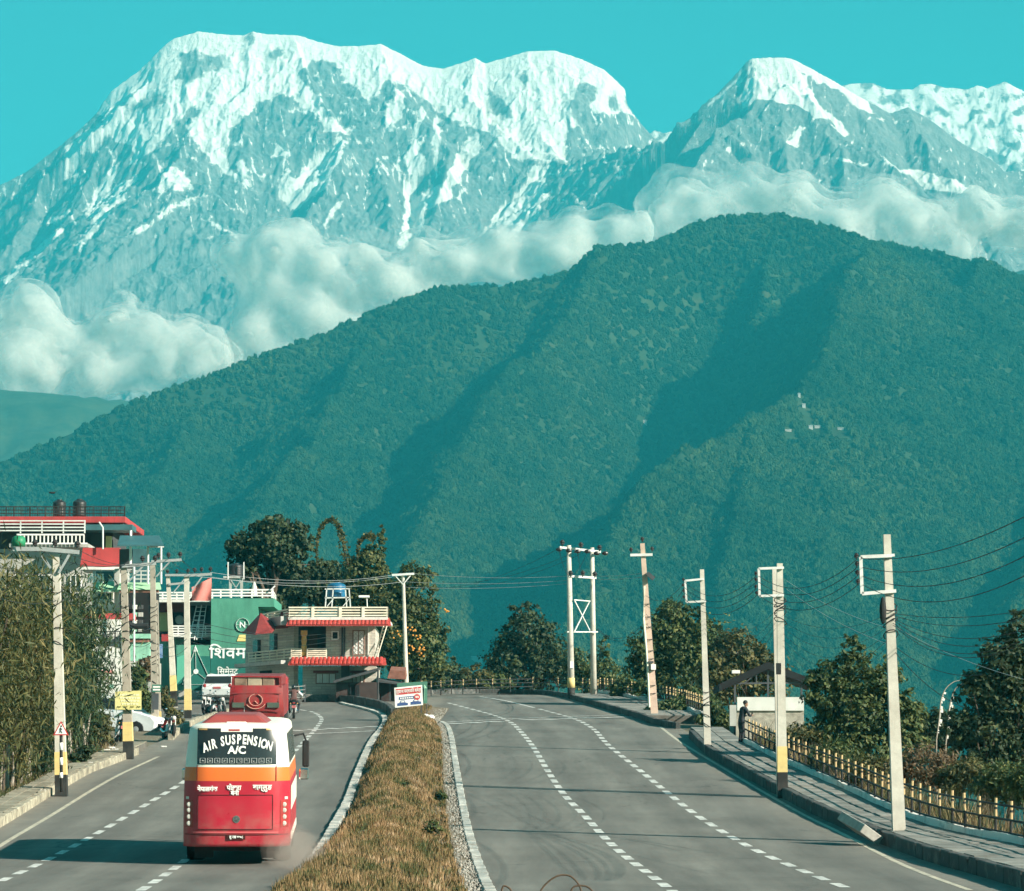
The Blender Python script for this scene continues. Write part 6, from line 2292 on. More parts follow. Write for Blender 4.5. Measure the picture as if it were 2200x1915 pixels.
# ================================================================ buildings
WALL_W = mat('plaster_white', (0.66, 0.65, 0.60), 0.85, 0.08, 1.2, dirt=(0.48, 0.46, 0.40), bump=.1, streak=(.36, .34, .29))
WALL_G = mat('plaster_grey', (0.40, 0.40, 0.37), 0.9, 0.12, 1.2, dirt=(0.28, 0.27, 0.24), bump=.1, streak=(.2, .2, .18))
WALL_Y = mat('plaster_yellow', (0.70, 0.55, 0.25), 0.85, 0.08, 1.5, dirt=(0.6, 0.45, 0.2))
WALL_D = mat('plaster_dark', (0.055, 0.058, 0.06), 0.9, 0.3, 1.5)
RED_W = mat('wall_red', (0.40, 0.045, 0.045), 0.7, 0.15, 1.2, dirt=(0.30, 0.05, 0.045), streak=(.2, .03, .03))
RED_D = mat('band_dark_red', (0.16, 0.03, 0.03), 0.7, 0.2, 1.2)
TEAL = mat('teal_sheet', (0.045, 0.115, 0.125), 0.5, 0.2, 1.5)
AWN = mat('awning_green', (0.36, 0.60, 0.36), 0.7, 0.1, 2)
MINT = mat('paint_mint', (0.26, 0.52, 0.38), 0.75, 0.1, 1.0, dirt=(0.2, 0.4, 0.3), streak=(.14, .28, .21))
TANK_B = mat('tank_black', (0.02, 0.02, 0.021), 0.45, 0.2, 2, spec=.5)
TANK_BL = mat('tank_blue', (0.012, 0.10, 0.20), 0.35, 0.15, 2, spec=.5)
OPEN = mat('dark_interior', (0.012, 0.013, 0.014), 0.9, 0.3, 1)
PANE = mat('window_pane', (0.04, 0.05, 0.055), 0.15, 0.2, 1, spec=.7)
TILE = mat('roof_tile_red', (0.42, 0.05, 0.04), 0.6, 0.18, 3, dirt=(0.30, 0.05, 0.04))
RUST = mat('rusty_sheet', (0.20, 0.085, 0.06), 0.8, 0.3, 3, dirt=(0.3, 0.14, 0.1))


class B:
    """a building whose parts are given in photograph pixels at a depth"""

    def __init__(s, name, label, u, d, cat='building', v=1495):
        s.d = d
        s.root = thing(name, label, cat, (P(u, v, d).x, d, float(zg(d)) - .1))

    def bx(s, name, m, u0, v0, u1, v1, d=None, dep=0.3, bevel=0.0, parent=None):
        d = s.d if d is None else d
        a, b = P(u0, v1, d), P(u1, v0, d)
        return MB().box(a.x, b.x, d, d + dep, a.z, b.z).build(name, m, parent or s.root, bevel=bevel)

    def rail(s, u0, v0, u1, v1, n=3, posts=6, m=None, d=None, w=0.06, name='railing', d1=None, fill=0):
        d = s.d if d is None else d
        d1 = d if d1 is None else d1
        m = m or STEEL
        mb = MB()
        A, C_ = P(u0, v1, d), P(u0, v0, d)
        Bx = P(u1, v1, d1)
        for k in range(n):
            z = A.z + (C_.z - A.z) * (k + 1) / n - w / 2
            mb.bar((A.x, d, z), (Bx.x, d1, z), w)
        for k in range(posts + 1):
            t = k / posts
            x, y = A.x + (Bx.x - A.x) * t, d + (d1 - d) * t
            mb.bar((x, y + .01, A.z), (x, y + .01, C_.z), w)
        for k in range(fill):
            t = (k + .5) / fill
            x, y = A.x + (Bx.x - A.x) * t, d + (d1 - d) * t
            mb.bar((x, y + .01, A.z), (x, y + .01, C_.z - w), w * .45)
        return mb.build(name, m, s.root)

    def window(s, u0, v0, u1, v1, d=None, frame=None, pane=None, bars=1, t=0.07, bars_h=0):
        d = s.d if d is None else d
        a, b = P(u0, v1, d), P(u1, v0, d)
        mb = MB()
        mb.box(a.x, b.x, d - .05, d + .05, a.z, a.z + t).box(a.x, b.x, d - .05, d + .05, b.z - t, b.z)
        mb.box(a.x, a.x + t, d - .05, d + .05, a.z + t, b.z - t).box(b.x - t, b.x, d - .05, d + .05, a.z + t, b.z - t)
        for k in range(bars):
            x = a.x + (b.x - a.x) * (k + 1) / (bars + 1)
            mb.box(x - t * .35, x + t * .35, d - .045, d + .04, a.z + t, b.z - t)
        for k in range(bars_h):
            z = a.z + (b.z - a.z) * (k + 1) / (bars_h + 1)
            mb.box(a.x + t, b.x - t, d - .04, d + .035, z - t * .3, z + t * .3)
        w = mb.build('window', frame or WHITE, s.root)
        MB().box(a.x + t * .5, b.x - t * .5, d - .012, d + .03, a.z + t * .5, b.z - t * .5).build('pane', pane or PANE, w)
        return w


def tank(label, u0, v0, u1, v1, d, m, ribs=5):
    a, b = P(u0, v1, d), P(u1, v0, d)
    r, h = (b.x - a.x) / 2, b.z - a.z
    c = Vector(((a.x + b.x) / 2, d, a.z))
    root = thing('water_tank', label, 'water tank', c)
    prof = [(r * .96, 0)]
    for k in range(ribs):
        z = h * .78 * (k + .5) / ribs
        prof += [(r, z), (r * .955, z + h * .07), (r, z + h * .12)]
    prof += [(r * .97, h * .82), (r * .75, h * .92), (r * .4, h * .97)]
    MB().lathe(c, prof, 22).build('body', m, root, smooth=True)
    MB().lathe(c + Vector((0, 0, h * .955)), [(r * .42, 0), (r * .42, h * .05), (r * .3, h * .06)], 16).build('lid', m, root)
    return root


# ---- A: tall block with the red roof edge
A = B('apartment_block', 'tall block with red roof edge and black railing behind the hedge', 120, 200)
A.bx('wall', WALL_G, -140, 1180, 246, 1560, 200, 8)
A.bx('upper_wall', WALL_D, -140, 1124, 243, 1180, 200.5, 7)
A.bx('roof_edge', RED_W, -140, 1110, 270, 1124, 198, 10, .03)
A.bx('roof_edge_step', RED_W, 228, 1124, 240, 1128, 198.4, 1)
A.bx('soffit', WALL_W, 258, 1124, 266, 1129, 198.6, 2)
A.rail(-140, 1088, 268, 1110, 3, 24, BLK, 198.3, .05, fill=110)
A.rail(267, 1088, 268, 1110, 3, 1, BLK, 198.3, .05, d1=206, fill=20)
A.rail(-140, 1118, 182, 1146, 4, 7, STEEL, 194, .07)
# lattice canopy edge
mb = MB()
a0, b0 = P(36, 1168, 193), P(188, 1149, 193)
mb.bar((a0.x, 193, a0.z), (b0.x, 193, a0.z), .09).bar((a0.x, 193, b0.z), (b0.x - .2, 193, b0.z), .09)
for k in range(17):
    x = a0.x + .2 + (b0.x - a0.x - .4) * k / 16
    mb.bar((x, 193, a0.z), (x, 193, b0.z), .07)
mb.build('lattice', WHITE, A.root)
A.bx('canopy_edge', WALL_G, 20, 1168, 190, 1176, 193.3, 3)
A.bx('yellow_pier', WALL_Y, 227, 1152, 238, 1178, 199.6, .6)
A.bx('teal_eave', TEAL, 180, 1127, 284, 1139, 197.6, 2.2)
A.bx('column', WALL_D, 196, 1139, 224, 1178, 199.9, .5)
# red sheet parapet
mb = MB()
q0, q1, q2, q3 = P(172, 1217, 190), P(284, 1217, 190), P(256, 1177, 190), P(178, 1177, 190)
mb.hexa([q0, q1, q2, q3], [p + Vector((0, 2.5, 0)) for p in (q0, q1, q2, q3)])
mb.build('red_sheet', RED_W, A.root)
MB().cyl(P(221, 1180, 189.7), P(221, 1134, 189.7), .05, .05, 8).build('drain_pipe', STEEL, A.root)
MB().cyl(P(221, 1134, 189.7), P(213, 1122, 189.7), .05, .05, 8).build('drain_pipe', STEEL, A.root)
A.bx('white_beam', WALL_W, 172, 1218, 292, 1224, 188, 3)
A.window(150, 1235, 176, 1275, 199.9)
A.window(60, 1235, 110, 1275, 199.9)
A.window(10, 1235, 45, 1275, 199.9)
tank('black ribbed water tank above the red roof edge, with a pipe in front', 113, 1074, 142, 1110, 201, TANK_B)
tank('black ribbed water tank above the red roof edge, near the end of the railing', 156, 1073, 186, 1110, 202, TANK_B)
gd = P(40, 1174, 192.4)
drm = thing('green_drum', 'green plastic drum at the end of the white lattice', 'drum', gd)
MB().lathe(gd, [(.36, 0), (.4, .25), (.36, .5), (.2, .58)], 16).build('body', mat('drum_green', (.02, .2, .09), .5, .1, 2), drm, smooth=True)

# ---- B: building with pale green awnings
Bb = B('shop_building', 'crowded shop building with pale green awnings behind the left poles', 280, 184)
Bb.bx('wall', WALL_W, 196, 1226, 246, 1480, 185, 6)
Bb.bx('pillar', WALL_G, 243, 1222, 256, 1480, 184, .5)
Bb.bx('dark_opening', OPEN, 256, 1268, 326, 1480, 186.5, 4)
Bb.bx('glazing', TEAL, 206, 1228, 244, 1262, 184.9, .2)
mb = MB()
for k in range(7):
    x = P(206 + k * 5, 0, 184.3).x
    mb.lathe((x, 184.3, P(0, 1252, 184.3).z), [(.05, 0), (.03, .1), (.065, .25), (.03, .4), (.05, .48)], 8)
mb.build('balustrade', WHITE, Bb.root)
for (u0, v0, u1, v1, d_) in ((203, 1251, 254, 1272, 183.4), (256, 1254, 343, 1267, 182.6)):
    a, b, c, e = P(u0 - 4, v1, d_), P(u1 + 3, v1, d_), P(u1, v0, d_ + 1.2), P(u0, v0, d_ + 1.2)
    MB().hexa([a, b, c, e], [p + Vector((0, .1, .06)) for p in (a, b, c, e)]).build('awning', AWN, Bb.root)
Bb.bx('awning_edge', RUST, 256, 1267, 340, 1273, 182.7, .3)
Bb.bx('red_band', RED_W, 180, 1318, 286, 1331, 183.5, 1.5)
Bb.window(208, 1273, 244, 1290, 184.8, WALL_W, TEAL)
mb = MB()
for k in range(9):
    q = P(215 + k * 3.2, 1300 + (k % 3) * 3, 184.2)
    mb.ball(q, (.22, .12, .3), 7, 5)
mb.build('hanging_cloth', WALL_W, Bb.root, smooth=True)
Bb.bx('lower_wall', WALL_W, 196, 1331, 258, 1420, 182, 2)
Bb.bx('side_band', MINT, 258, 1362, 322, 1372, 181.6, 1)
Bb.bx('brown_band', RUST, 262, 1372, 318, 1380, 181.7, .8)
Bb.bx('mint_front', MINT, 270, 1380, 322, 1420, 181.8, .5)
for k in range(8):
    u = 300 + (k % 2) * 12
    MB().box(P(u, 0, 186).x, P(u + 9, 0, 186).x, 186.0, 186.3, P(0, 1300 + k // 2 * 16 + 9, 186).z, P(0, 1300 + k // 2 * 16, 186).z).build('hung_goods', (WALL_W, WALL_D, MINT, WALL_G)[k % 4], Bb.root)
Bb.rail(214, 1356, 258, 1392, 3, 4, BLK, 181.4, .045, 'gate', fill=12)
MB().cyl(P(288, 1480, 181), P(288, 1215, 181), .06, .06, 8).build('pipe', STEEL, Bb.root)
MB().cyl(P(202, 1390, 181), P(202, 1310, 181), .09, .09, 8).build('pipe', WALL_Y, Bb.root)
MB().cyl(P(280, 1216, 184), P(281, 1140, 184), .07, .07, 8).build('post', WHITE, Bb.root)
# porch with teal roof on top
mb = MB()
a, b, c, e = P(252, 1174, 181), P(352, 1174, 181), P(342, 1154, 184), P(258, 1154, 184)
mb.hexa([a, b, c, e], [p + Vector((0, .0, .08)) for p in (a, b, c, e)])
mb.build('porch_roof', TEAL, Bb.root)
for u in (318, 346):
    MB().cyl(P(u, 1255, 182), P(u, 1175, 182), .06, .06, 8).build('porch_post', STEEL, Bb.root)
MB().bar(P(316, 1175, 182), P(352, 1175, 182), .08).build('porch_beam', STEEL, Bb.root)
Bb.bx('porch_wall', WALL_D, 256, 1180, 284, 1222, 184.4, .3)
Bb.bx('porch_back', TEAL, 284, 1180, 318, 1254, 185.2, .3)
Bb.rail(262, 1226, 330, 1252, 3, 5, STEEL, 183, .05)
Bb.bx('base', WALL_G, 196, 1420, 330, 1500, 183.5, 4)
# water butt behind the gate
tank('small black water tank behind the black gate', 214, 1362, 232, 1390, 181.0, TANK_B, 4)

# ---- B2: block with dark red band next to the green wall
C2 = B('balcony_house', 'house with dark red band, yellow wall and white balcony rails', 395, 218)
C2.bx('wall', WALL_D, 338, 1293, 456, 1500, 221, 5)
C2.bx('slab', WALL_W, 334, 1288, 456, 1294, 217, 6)
C2.rail(334, 1272, 456, 1290, 3, 8, WHITE, 217.1, .09)
C2.bx('red_band', RED_D, 343, 1294, 402, 1314, 218, 1)
C2.bx('yellow_wall', WALL_Y, 342, 1316, 365, 1356, 219, 1)
C2.bx('floor_slab', WALL_W, 366, 1364, 456, 1369, 217, 5)
C2.rail(368, 1344, 456, 1366, 4, 6, WHITE, 217.1, .08)
C2.bx('lower_wall', MINT, 340, 1369, 400, 1500, 220, 2)
C2.bx('red_sign', RED_W, 347, 1363, 364, 1378, 216.6, .1)
MB().ball(P(386, 1332, 219.5), (.3, .1, .3)).build('white_dish', WHITE, C2.root)
for k in range(2):
    a, b = P(412 + k * 16, 1375, 216.5), P(428 + k * 10, 1300, 218)
    mb = MB()
    for s in (-1, 1):
        mb.bar(a + Vector((s * .16, 0, 0)), b + Vector((s * .16, 0, 0)), .05)
    for j in range(8):
        p = a.lerp(b, (j + .5) / 8)
        mb.bar(p - Vector((.16, 0, 0)), p + Vector((.16, 0, 0)), .04)
    ld = thing('ladder', 'white metal ladder leaning on the balcony by the flag', 'ladder', a, 0, 'ladders on the balcony')
    mb.build('ladder_frame', WHITE, ld)
bn = thing('blue_banner', 'small blue and white shop banner beneath the yellow wall', 'banner', P(352, 1414, 215))
MB().box(P(340, 0, 215).x, P(364, 0, 215).x, 215, 215.05, P(0, 1414, 215).z, P(0, 1384, 215).z).build('cloth', mat('banner_blue', (.12, .22, .40), .7, .2, 3, dirt=(.5, .55, .6)), bn)
# flag
fl = thing('flag', 'faded red and maroon flag hung beside the green wall', 'flag', P(432, 1290, 197.5))
FLG = mat('flag_pink', (.62, .20, .17), .8, .12, 2)
V, Fq = [], []
for j in range(7):
    for i in range(9):
        u = 412 + 42 * i / 8
        vt, vb = 1262 - 20 * i / 8, 1291
        q = P(u, vt + (vb - vt) * j / 6, 197.5)
        V.append((q.x, q.y + .14 * math.sin(i * .9 + j * .5), q.z))
Fq = [(j * 9 + i, j * 9 + i + 1, (j + 1) * 9 + i + 1, (j + 1) * 9 + i) for j in range(6) for i in range(8)]
MB().add(V, Fq).build('cloth', FLG, fl, smooth=True, fixn=False)
MB().prism([(404, 1292), (414, 1291), (455, 1240), (448, 1241)], lambda u, v: P(u, v, 197.7), lambda u, v: P(u, v, 197.78)).build('dark_edge', RED_D, fl)

# ---- C: green painted gable wall
Cw = B('green_wall_building', 'flat roofed building with a big green painted advert wall', 490, 216)
GW = new_mat('advert_green', .75, 0, (.08, .36, .24))[0]
t_ = NT(GW)
geo_ = t_.new('NewGeometry')
sx_ = t_.new('SeparateXYZ')
t_.link(geo_.outputs['Position'], sx_.inputs[0])
mr = t_.new('MapRange')
mr.inputs['From Min'].default_value = P(0, 1394, 216).z
mr.inputs['From Max'].default_value = P(0, 1388, 216).z
t_.link(sx_.outputs['Z'], mr.inputs['Value'])
nz_ = t_.noise(geo_.outputs['Position'], .8, 6, .7)
up = t_.ramp(nz_, [(.3, (.055, .22, .15)), (.7, (.085, .30, .21))])
lo = t_.ramp(nz_, [(.3, (.012, .14, .115)), (.7, (.02, .19, .155))])
mp9 = t_.new('Mapping')
mp9.inputs['Scale'].default_value = (1.6, 1.6, .2)
t_.link(geo_.outputs['Position'], mp9.inputs['Vector'])
st9 = t_.ramp(t_.noise(mp9.outputs['Vector'], 1.0, 6, .7), [(.5, (0, 0, 0)), (.72, (.7, .7, .7))])
t_.base(t_.mix(st9, up, (.04, .15, .105)))
a, b = P(379, 1482, 216), P(560, 1386, 216)
Cw.bx('wall', GW, 452, 1286, 555, 1484, 216, 7)
Cw.bx('wall_low', GW, 378, 1386, 452, 1484, 216.01, 3)
Cw.bx('roof_beam', GW, 555, 1286, 589, 1304, 216, 7)
Cw.bx('recess', WALL_D, 555, 1304, 578, 1345, 221.5, 1.4)
LOWG = mat('advert_deep_green', (.014, .13, .105), .75, .18, .8, streak=(.02, .09, .075))
Cw.bx('painted_band', LOWG, 452, 1392, 555.1, 1484, 215.992, .2)
Cw.bx('painted_band', LOWG, 378, 1410, 452, 1484, 215.995, .2)
Cw.bx('plinth', WALL_G, 376, 1484, 560, 1500, 215.8, 1)
Cw.rail(452, 1266, 586, 1285, 3, 6, WHITE, 216.2, .09)
Cw.rail(584, 1266, 592, 1285, 3, 1, WHITE, 216.2, .08, d1=223)
MB().bar(P(582, 1268, 216), P(591, 1259, 216), .08).build('rail_end', WHITE, Cw.root)
TW = mat('advert_white', (.72, .78, .74), .7, .06, 3)
TF = mat('advert_pale_green', (.20, .50, .40), .7, .06, 3)
yb = 215.965
text_obj('advert_lettering', 'िशवम', .98, TW, Cw.root, P(489, 1404, 215.97), sx=1.12, bold=.016)
text_obj('advert_lettering', 'िसमेन्ट', .50, TW, Cw.root, P(489, 1443, 215.97), sx=1.0, bold=.008)
for v in (1458, 1471):
    MB().bar(P(462, v, 215.97), P(505, v, 215.97), .03, .01).build('advert_rule', TF, Cw.root)
mb = MB()
for k in range(9):
    q = P(465 + k * 4, 1464.5 + (k % 2), 215.97)
    mb.bar(q - Vector((.04, 0, .06)), q + Vector((.04, 0, .06)), .03, .01)
mb.build('advert_small_print', TF, Cw.root)
mb = MB()
ap, lf, rt, ce = (420, 1392), (392, 1471), (456, 1471), (421, 1443)
for p, q, w in ((ap, lf, .07), (ap, rt, .07), (lf, rt, .05), (ce, ap, .06), (ce, lf, .05), (ce, rt, .05)):
    mb.bar(P(*p, 215.97), P(*q, 215.97), w, .012)
mb.lathe(P(*ce, 215.965), [(.16, 0), (.16, -.012)], 14, 'Y')
mb.build('advert_triangle', TW, Cw.root)
MB().prism([(420, 1386), (415, 1400), (425, 1400)], lambda u, v: P(u, v, 215.96), lambda u, v: P(u, v, 215.97)).build('advert_tip', TW, Cw.root)
MB().prism([(360, 1470), (360, 1412), (388, 1404), (388, 1440)], lambda u, v: P(u + 20, v, 215.97), lambda u, v: P(u + 20, v, 216.005)).build('advert_leaf', mat('advert_leaf', (.10, .40, .28), .7, .05, 2), Cw.root)
ce = P(521, 1343, 215.97)
mb = MB()
rgp_ = [(ce.x + .41 * math.cos(a), yb, ce.z + .43 * math.sin(a)) for a in np.linspace(0, 2 * math.pi, 25)]
for p, q in zip(rgp_[:-1], rgp_[1:]):
    mb.bar(p, q, .09, .012)
mb.bar((ce.x - .4, yb, ce.z), (ce.x - .16, yb, ce.z), .06, .012).bar((ce.x + .16, yb, ce.z), (ce.x + .4, yb, ce.z), .06, .012)
mb.build('advert_ring', TW, Cw.root)
text_obj('advert_initial', 'N', .52, TW, Cw.root, (ce.x, 215.965, ce.z), bold=.012)
MB().prism([(509, 1378), (535, 1378), (532, 1364), (514, 1364)], lambda u, v: P(u, v, 215.96), lambda u, v: P(u, v, 215.97)).build('advert_patch', mat('advert_yellow', (.72, .60, .22), .7, .08, 2), Cw.root)
st = thing('tank_stand', 'concrete stand carrying the black tank on the green building', 'stand', P(506, 1285, 218))
for u in (495, 519):
    for dd in (217.4, 218.6):
        MB().bar(P(u, 1284, dd), P(u, 1242, dd), .16).build('leg', WALL_G, st)
for a, b in (((496, 1280), (518, 1246)), ((518, 1280), (496, 1246))):
    MB().bar(P(*a, 217.3), P(*b, 217.3), .06).build('brace', GALV, st)
MB().box(P(490, 0, 217).x, P(524, 0, 217).x, 217.2, 218.8, P(0, 1244, 218).z, P(0, 1240, 218).z).build('top', WALL_G, st)
for u in (490, 524):
    MB().bar(P(u, 1245, 217.2), P(u, 1208, 217.2), .06).build('guard_post', WHITE, st)
tank('black water tank on the concrete stand of the green building', 489, 1211, 524, 1240, 218, TANK_B)
tp_ = thing('white_tarp', 'white cloth bundle standing on the roof of the green building', 'cloth', P(545, 1284, 217.5))
MB().lathe(P(546, 1282, 217.5), [(.22, 0), (.2, .3), (.16, .6), (.05, .95)], 9).build('cloth', WALL_W, tp_)

# ---- D: house with red tile eaves
D_ = B('red_roofed_house', 'two storey house with red tile eaves and white balcony rails', 700, 206)
STONE = new_mat('stone_cladding', .85, 0, (.5, .46, .38))[0]
t_ = NT(STONE)
v_ = t_.coord('Object')
mp_ = t_.new('Mapping')
mp_.inputs['Rotation'].default_value = (math.pi / 2, 0, 0)
t_.link(v_, mp_.inputs['Vector'])
br = t_.new('TexBrick')
br.inputs['Scale'].default_value = 1.0
br.inputs['Brick Width'].default_value = .55
br.inputs['Row Height'].default_value = .16
br.inputs['Mortar Size'].default_value = .012
br.inputs['Color1'].default_value = (.52, .48, .40, 1)
br.inputs['Color2'].default_value = (.36, .33, .28, 1)
br.inputs['Mortar'].default_value = (.25, .23, .2, 1)
t_.link(mp_.outputs[0], br.inputs['Vector'])
t_.base(t_.mix(t_.ramp(t_.noise(v_, 1.5, 6, .7), [(.4, (0, 0, 0)), (.7, (.6, .6, .6))]), br.outputs['Color'], (.45, .43, .38)))
t_.bump(br.outputs['Fac'], -.4, .03)
D_.bx('upper_wall', STONE, 700, 1346, 806, 1418, 206, 6)
D_.bx('balcony_back', WALL_D, 640, 1346, 700, 1418, 207.8, 4)
D_.bx('balcony_side', WALL_D, 697, 1346, 702, 1418, 206.05, 2)
D_.bx('door', mat('door_brown', (.10, .05, .03), .6, .2, 3), 664, 1362, 682, 1414, 207.74, .05)
D_.bx('floor_slab', WALL_W, 622, 1413, 812, 1418, 205.2, 7)
D_.bx('ground_wall', STONE, 650, 1432, 808, 1496, 206, 6)
D_.bx('pier', DGREY, 733, 1427, 751, 1456, 205.8, .4)
D_.bx('corner_pipe', DGREY, 733, 1348, 737, 1414, 205.85, .12)
D_.bx('corner_pipe', DGREY, 739, 1348, 742, 1414, 205.85, .12)
D_.bx('corner_strip', WALL_W, 790, 1348, 793, 1414, 205.9, .1)
D_.bx('roof_slab', WALL_W, 619, 1326, 833, 1332, 204.6, 8)
D_.rail(620, 1304, 832, 1327, 4, 4, CREAM, 204.8, .08)
D_.rail(620, 1304, 621, 1327, 4, 1, CREAM, 204.8, .08, d1=212)
D_.rail(831, 1304, 832, 1327, 4, 1, CREAM, 204.8, .08, d1=212)
for u in (672, 731, 780):
    D_.bx('rail_pier', CREAM, u - 3, 1304, u + 3, 1327, 204.7, .2)
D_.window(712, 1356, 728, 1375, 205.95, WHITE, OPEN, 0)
D_.window(757, 1354, 784, 1408, 205.95, mat('frame_brown', (.22, .13, .1), .6, .1, 3), WHITE, 1)
for (u0, u1, v0, v1) in ((759.5, 769, 1357, 1405), (772, 781.5, 1357, 1405)):
    mb = MB()
    for k in range(5):
        va, vb = v0 + (v1 - v0) * k / 5, v0 + (v1 - v0) * (k + 1) / 5
        mb.bar(P(u0, va, 205.88), P(u1, vb, 205.88), .035, .02).bar(P(u0, vb, 205.86), P(u1, va, 205.86), .03, .02)
    mb.build('lattice', WALL_G, D_.root)
for (u0, u1) in ((678, 722), (756, 784)):
    D_.bx('lintel', RED_D, u0 - 5, 1441, u1 + 5, 1446, 205.8, .3)
    D_.window(u0, 1446, u1, 1470, 205.95, mat('frame_brown', (.22, .13, .1), .6, .1, 3), WALL_W, 2)
mb = MB()
cb = P(653, 1409, 205.6)
hh = P(0, 1355, 205.6).z - cb.z
mb.lathe(cb, [(.2, 0), (.2, hh * .12), (.13, hh * .18), (.17, hh * .35), (.13, hh * .45), (.17, hh * .6), (.13, hh * .75), (.2, hh * .86), (.2, hh)], 12)
mb.build('ornate_column', mat('column_orange', (.66, .38, .12), .7, .15, 4), D_.root)
D_.rail(626, 1393, 647, 1413, 5, 1, CREAM, 205.3, .07)
D_.rail(660, 1393, 701, 1413, 5, 1, CREAM, 205.3, .07)
MB().bar(P(831, 1345, 206), P(808, 1420, 205.2), .05).build('ladder_rail', CREAM, D_.root)
MB().bar(P(824, 1345, 206.2), P(802, 1420, 205.4), .05).build('ladder_rail', CREAM, D_.root)
for k in range(11):
    f = (k + .5) / 11
    MB().bar(P(831 - 23 * f, 1345 + 75 * f, 206 - .8 * f), P(824 - 22 * f, 1345 + 75 * f, 206.2 - .8 * f), .035).build('ladder_rung', CREAM, D_.root)
# tiled eaves: sloping slab with separate barrel tiles
tile_me = None


def eave(u0, u1, v0, v1, d, out, rows=2, pitch=.24):
    global tile_me
    a, b = P(u0, v1, d), P(u1, v1, d)
    zt = P(0, v0, d).z
    w = .1
    MB().hexa([(a.x - .1, d - out, a.z), (b.x + .1, d - out, a.z), (b.x, d, zt), (a.x, d, zt)], [(a.x - .1, d - out + .02, a.z + w * .6), (b.x + .1, d - out + .02, a.z + w * .6), (b.x, d + .02, zt + w * .6), (a.x, d + .02, zt + w * .6)]).build('eave_slab', TILE, D_.root)
    n = int((b.x - a.x) / pitch)
    L = math.hypot(out, zt - a.z) / rows
    ang = math.atan2(zt - a.z, out)
    if tile_me is None:
        mb = MB()
        arc = [(math.cos(t) * pitch * .46, math.sin(t) * .055) for t in np.linspace(0, math.pi, 7)]
        V = [(x, 0, z) for x, z in arc] + [(x * .9, L * 1.05, z * .9) for x, z in arc]
        mb.add(V, [(i, i + 1, 8 + i, 7 + i) for i in range(6)] + [tuple(range(7)), tuple(range(13, 6, -1))])
        t0 = mb.build('tile', TILE, D_.root, local=True)
        tile_me = t0.data
        bpy.data.objects.remove(t0)
    oo = origin(D_.root)
    for i in range(n):
        for r in range(rows):
            o = link('tile', tile_me, D_.root)
            k = r / rows
            o.location = Vector((a.x + pitch * (i + .5), d - out + out * k - .02, a.z + (zt - a.z) * k + w * .6 + .012 * r)) - oo
            o.rotation_euler = (ang, 0, random.uniform(-.03, .03))


eave(621, 838, 1332, 1347, 205, 1.1)
eave(625, 828, 1416, 1431, 205.3, 1.0)
# shaded left wing turning away from the road
zW = lambda v: P(0, v, 209).z


def wing(name, m, u0, d0, u1, d1, v0, v1, th=.3):
    p0, p1 = P(u0, 0, d0), P(u1, 0, d1)
    n = Vector((p1.y - p0.y, -(p1.x - p0.x), 0)).normalized() * -th
    a, b = zW(v1), zW(v0)
    q = [Vector((p0.x, d0, a)), Vector((p1.x, d1, a)), Vector((p1.x, d1, b)), Vector((p0.x, d0, b))]
    return MB().hexa(q, [k + n for k in q]).build(name, m, D_.root)


wing('wing_wall', STONE, 650, 207, 548, 213, 1346, 1496)
wing('wing_slab', WALL_G, 626, 205.4, 528, 211.5, 1424, 1432, .4)
wing('wing_roof_slab', WALL_G, 626, 205.0, 566, 211, 1332, 1350, .4)
D_.rail(626, 1393, 534, 1424, 5, 6, CREAM, 205.4, .07, d1=211.5)
D_.rail(620, 1308, 560, 1330, 4, 4, CREAM, 205, .08, d1=211)
mb = MB()
apx = P(560, 1317, 206)
ring_ = [P(519, 1361, 206), P(548, 1364, 203.5), P(584, 1360, 204), P(598, 1345, 207), P(560, 1340, 210)]
mb.add([apx] + ring_, [(0, 1, 2), (0, 2, 3), (0, 3, 4), (0, 4, 5), (0, 5, 1), (5, 4, 3, 2, 1)])
mb.build('hip_roof', mat('hip_tile', (.20, .03, .028), .65, .25, 3), D_.root)
MB().hexa([P(590, 1352, 206), P(619, 1350, 206), P(619, 1318, 206), P(604, 1314, 206)], [P(590, 1352, 208), P(619, 1350, 208), P(619, 1318, 208), P(604, 1314, 208)]).build('roof_gable', RED_D, D_.root)
wing('wing_window', PANE, 610, 208.9, 600, 209.5, 1362, 1400, .36)
wing('wing_window', PANE, 575, 211, 565, 211.6, 1372, 1410, .36)
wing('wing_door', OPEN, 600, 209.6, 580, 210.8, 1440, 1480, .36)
# blue tank on its stand
ts = thing('tank_stand', 'white steel stand carrying the blue tank on the red roofed house', 'stand', P(720, 1304, 207))
for u in (702, 716, 742, 750):
    for dd in (206.4, 208):
        MB().bar(P(u + (3 if u > 730 else -3), 1304, dd), P(u, 1265, dd), .07).build('leg', STEEL, ts)
for a, b in (((698, 1285), (752, 1284)), ((698, 1266), (752, 1265))):
    for dd in (206.4, 208):
        MB().bar(P(*a, dd), P(*b, dd), .07).build('beam', STEEL, ts)
for a, b in (((703, 1303), (716, 1287)), ((737, 1303), (750, 1287))):
    MB().bar(P(*a, 206.35), P(*b, 206.35), .05).build('brace', STEEL, ts)
tank('blue water tank on the white steel stand of the red roofed house', 703, 1252, 743, 1284, 207.2, TANK_BL, 4)
an = thing('antenna', 'small white T shaped mast on the roof of the red roofed house', 'mast', P(789, 1304, 207))
MB().cyl(P(789, 1306, 207), P(788, 1282, 207), .03, .03, 8).build('mast', WHITE, an)
MB().box(P(777, 0, 207).x, P(799, 0, 207).x, 206.7, 207.2, P(0, 1284, 207).z, P(0, 1280, 207).z).build('top_bar', WHITE, an)

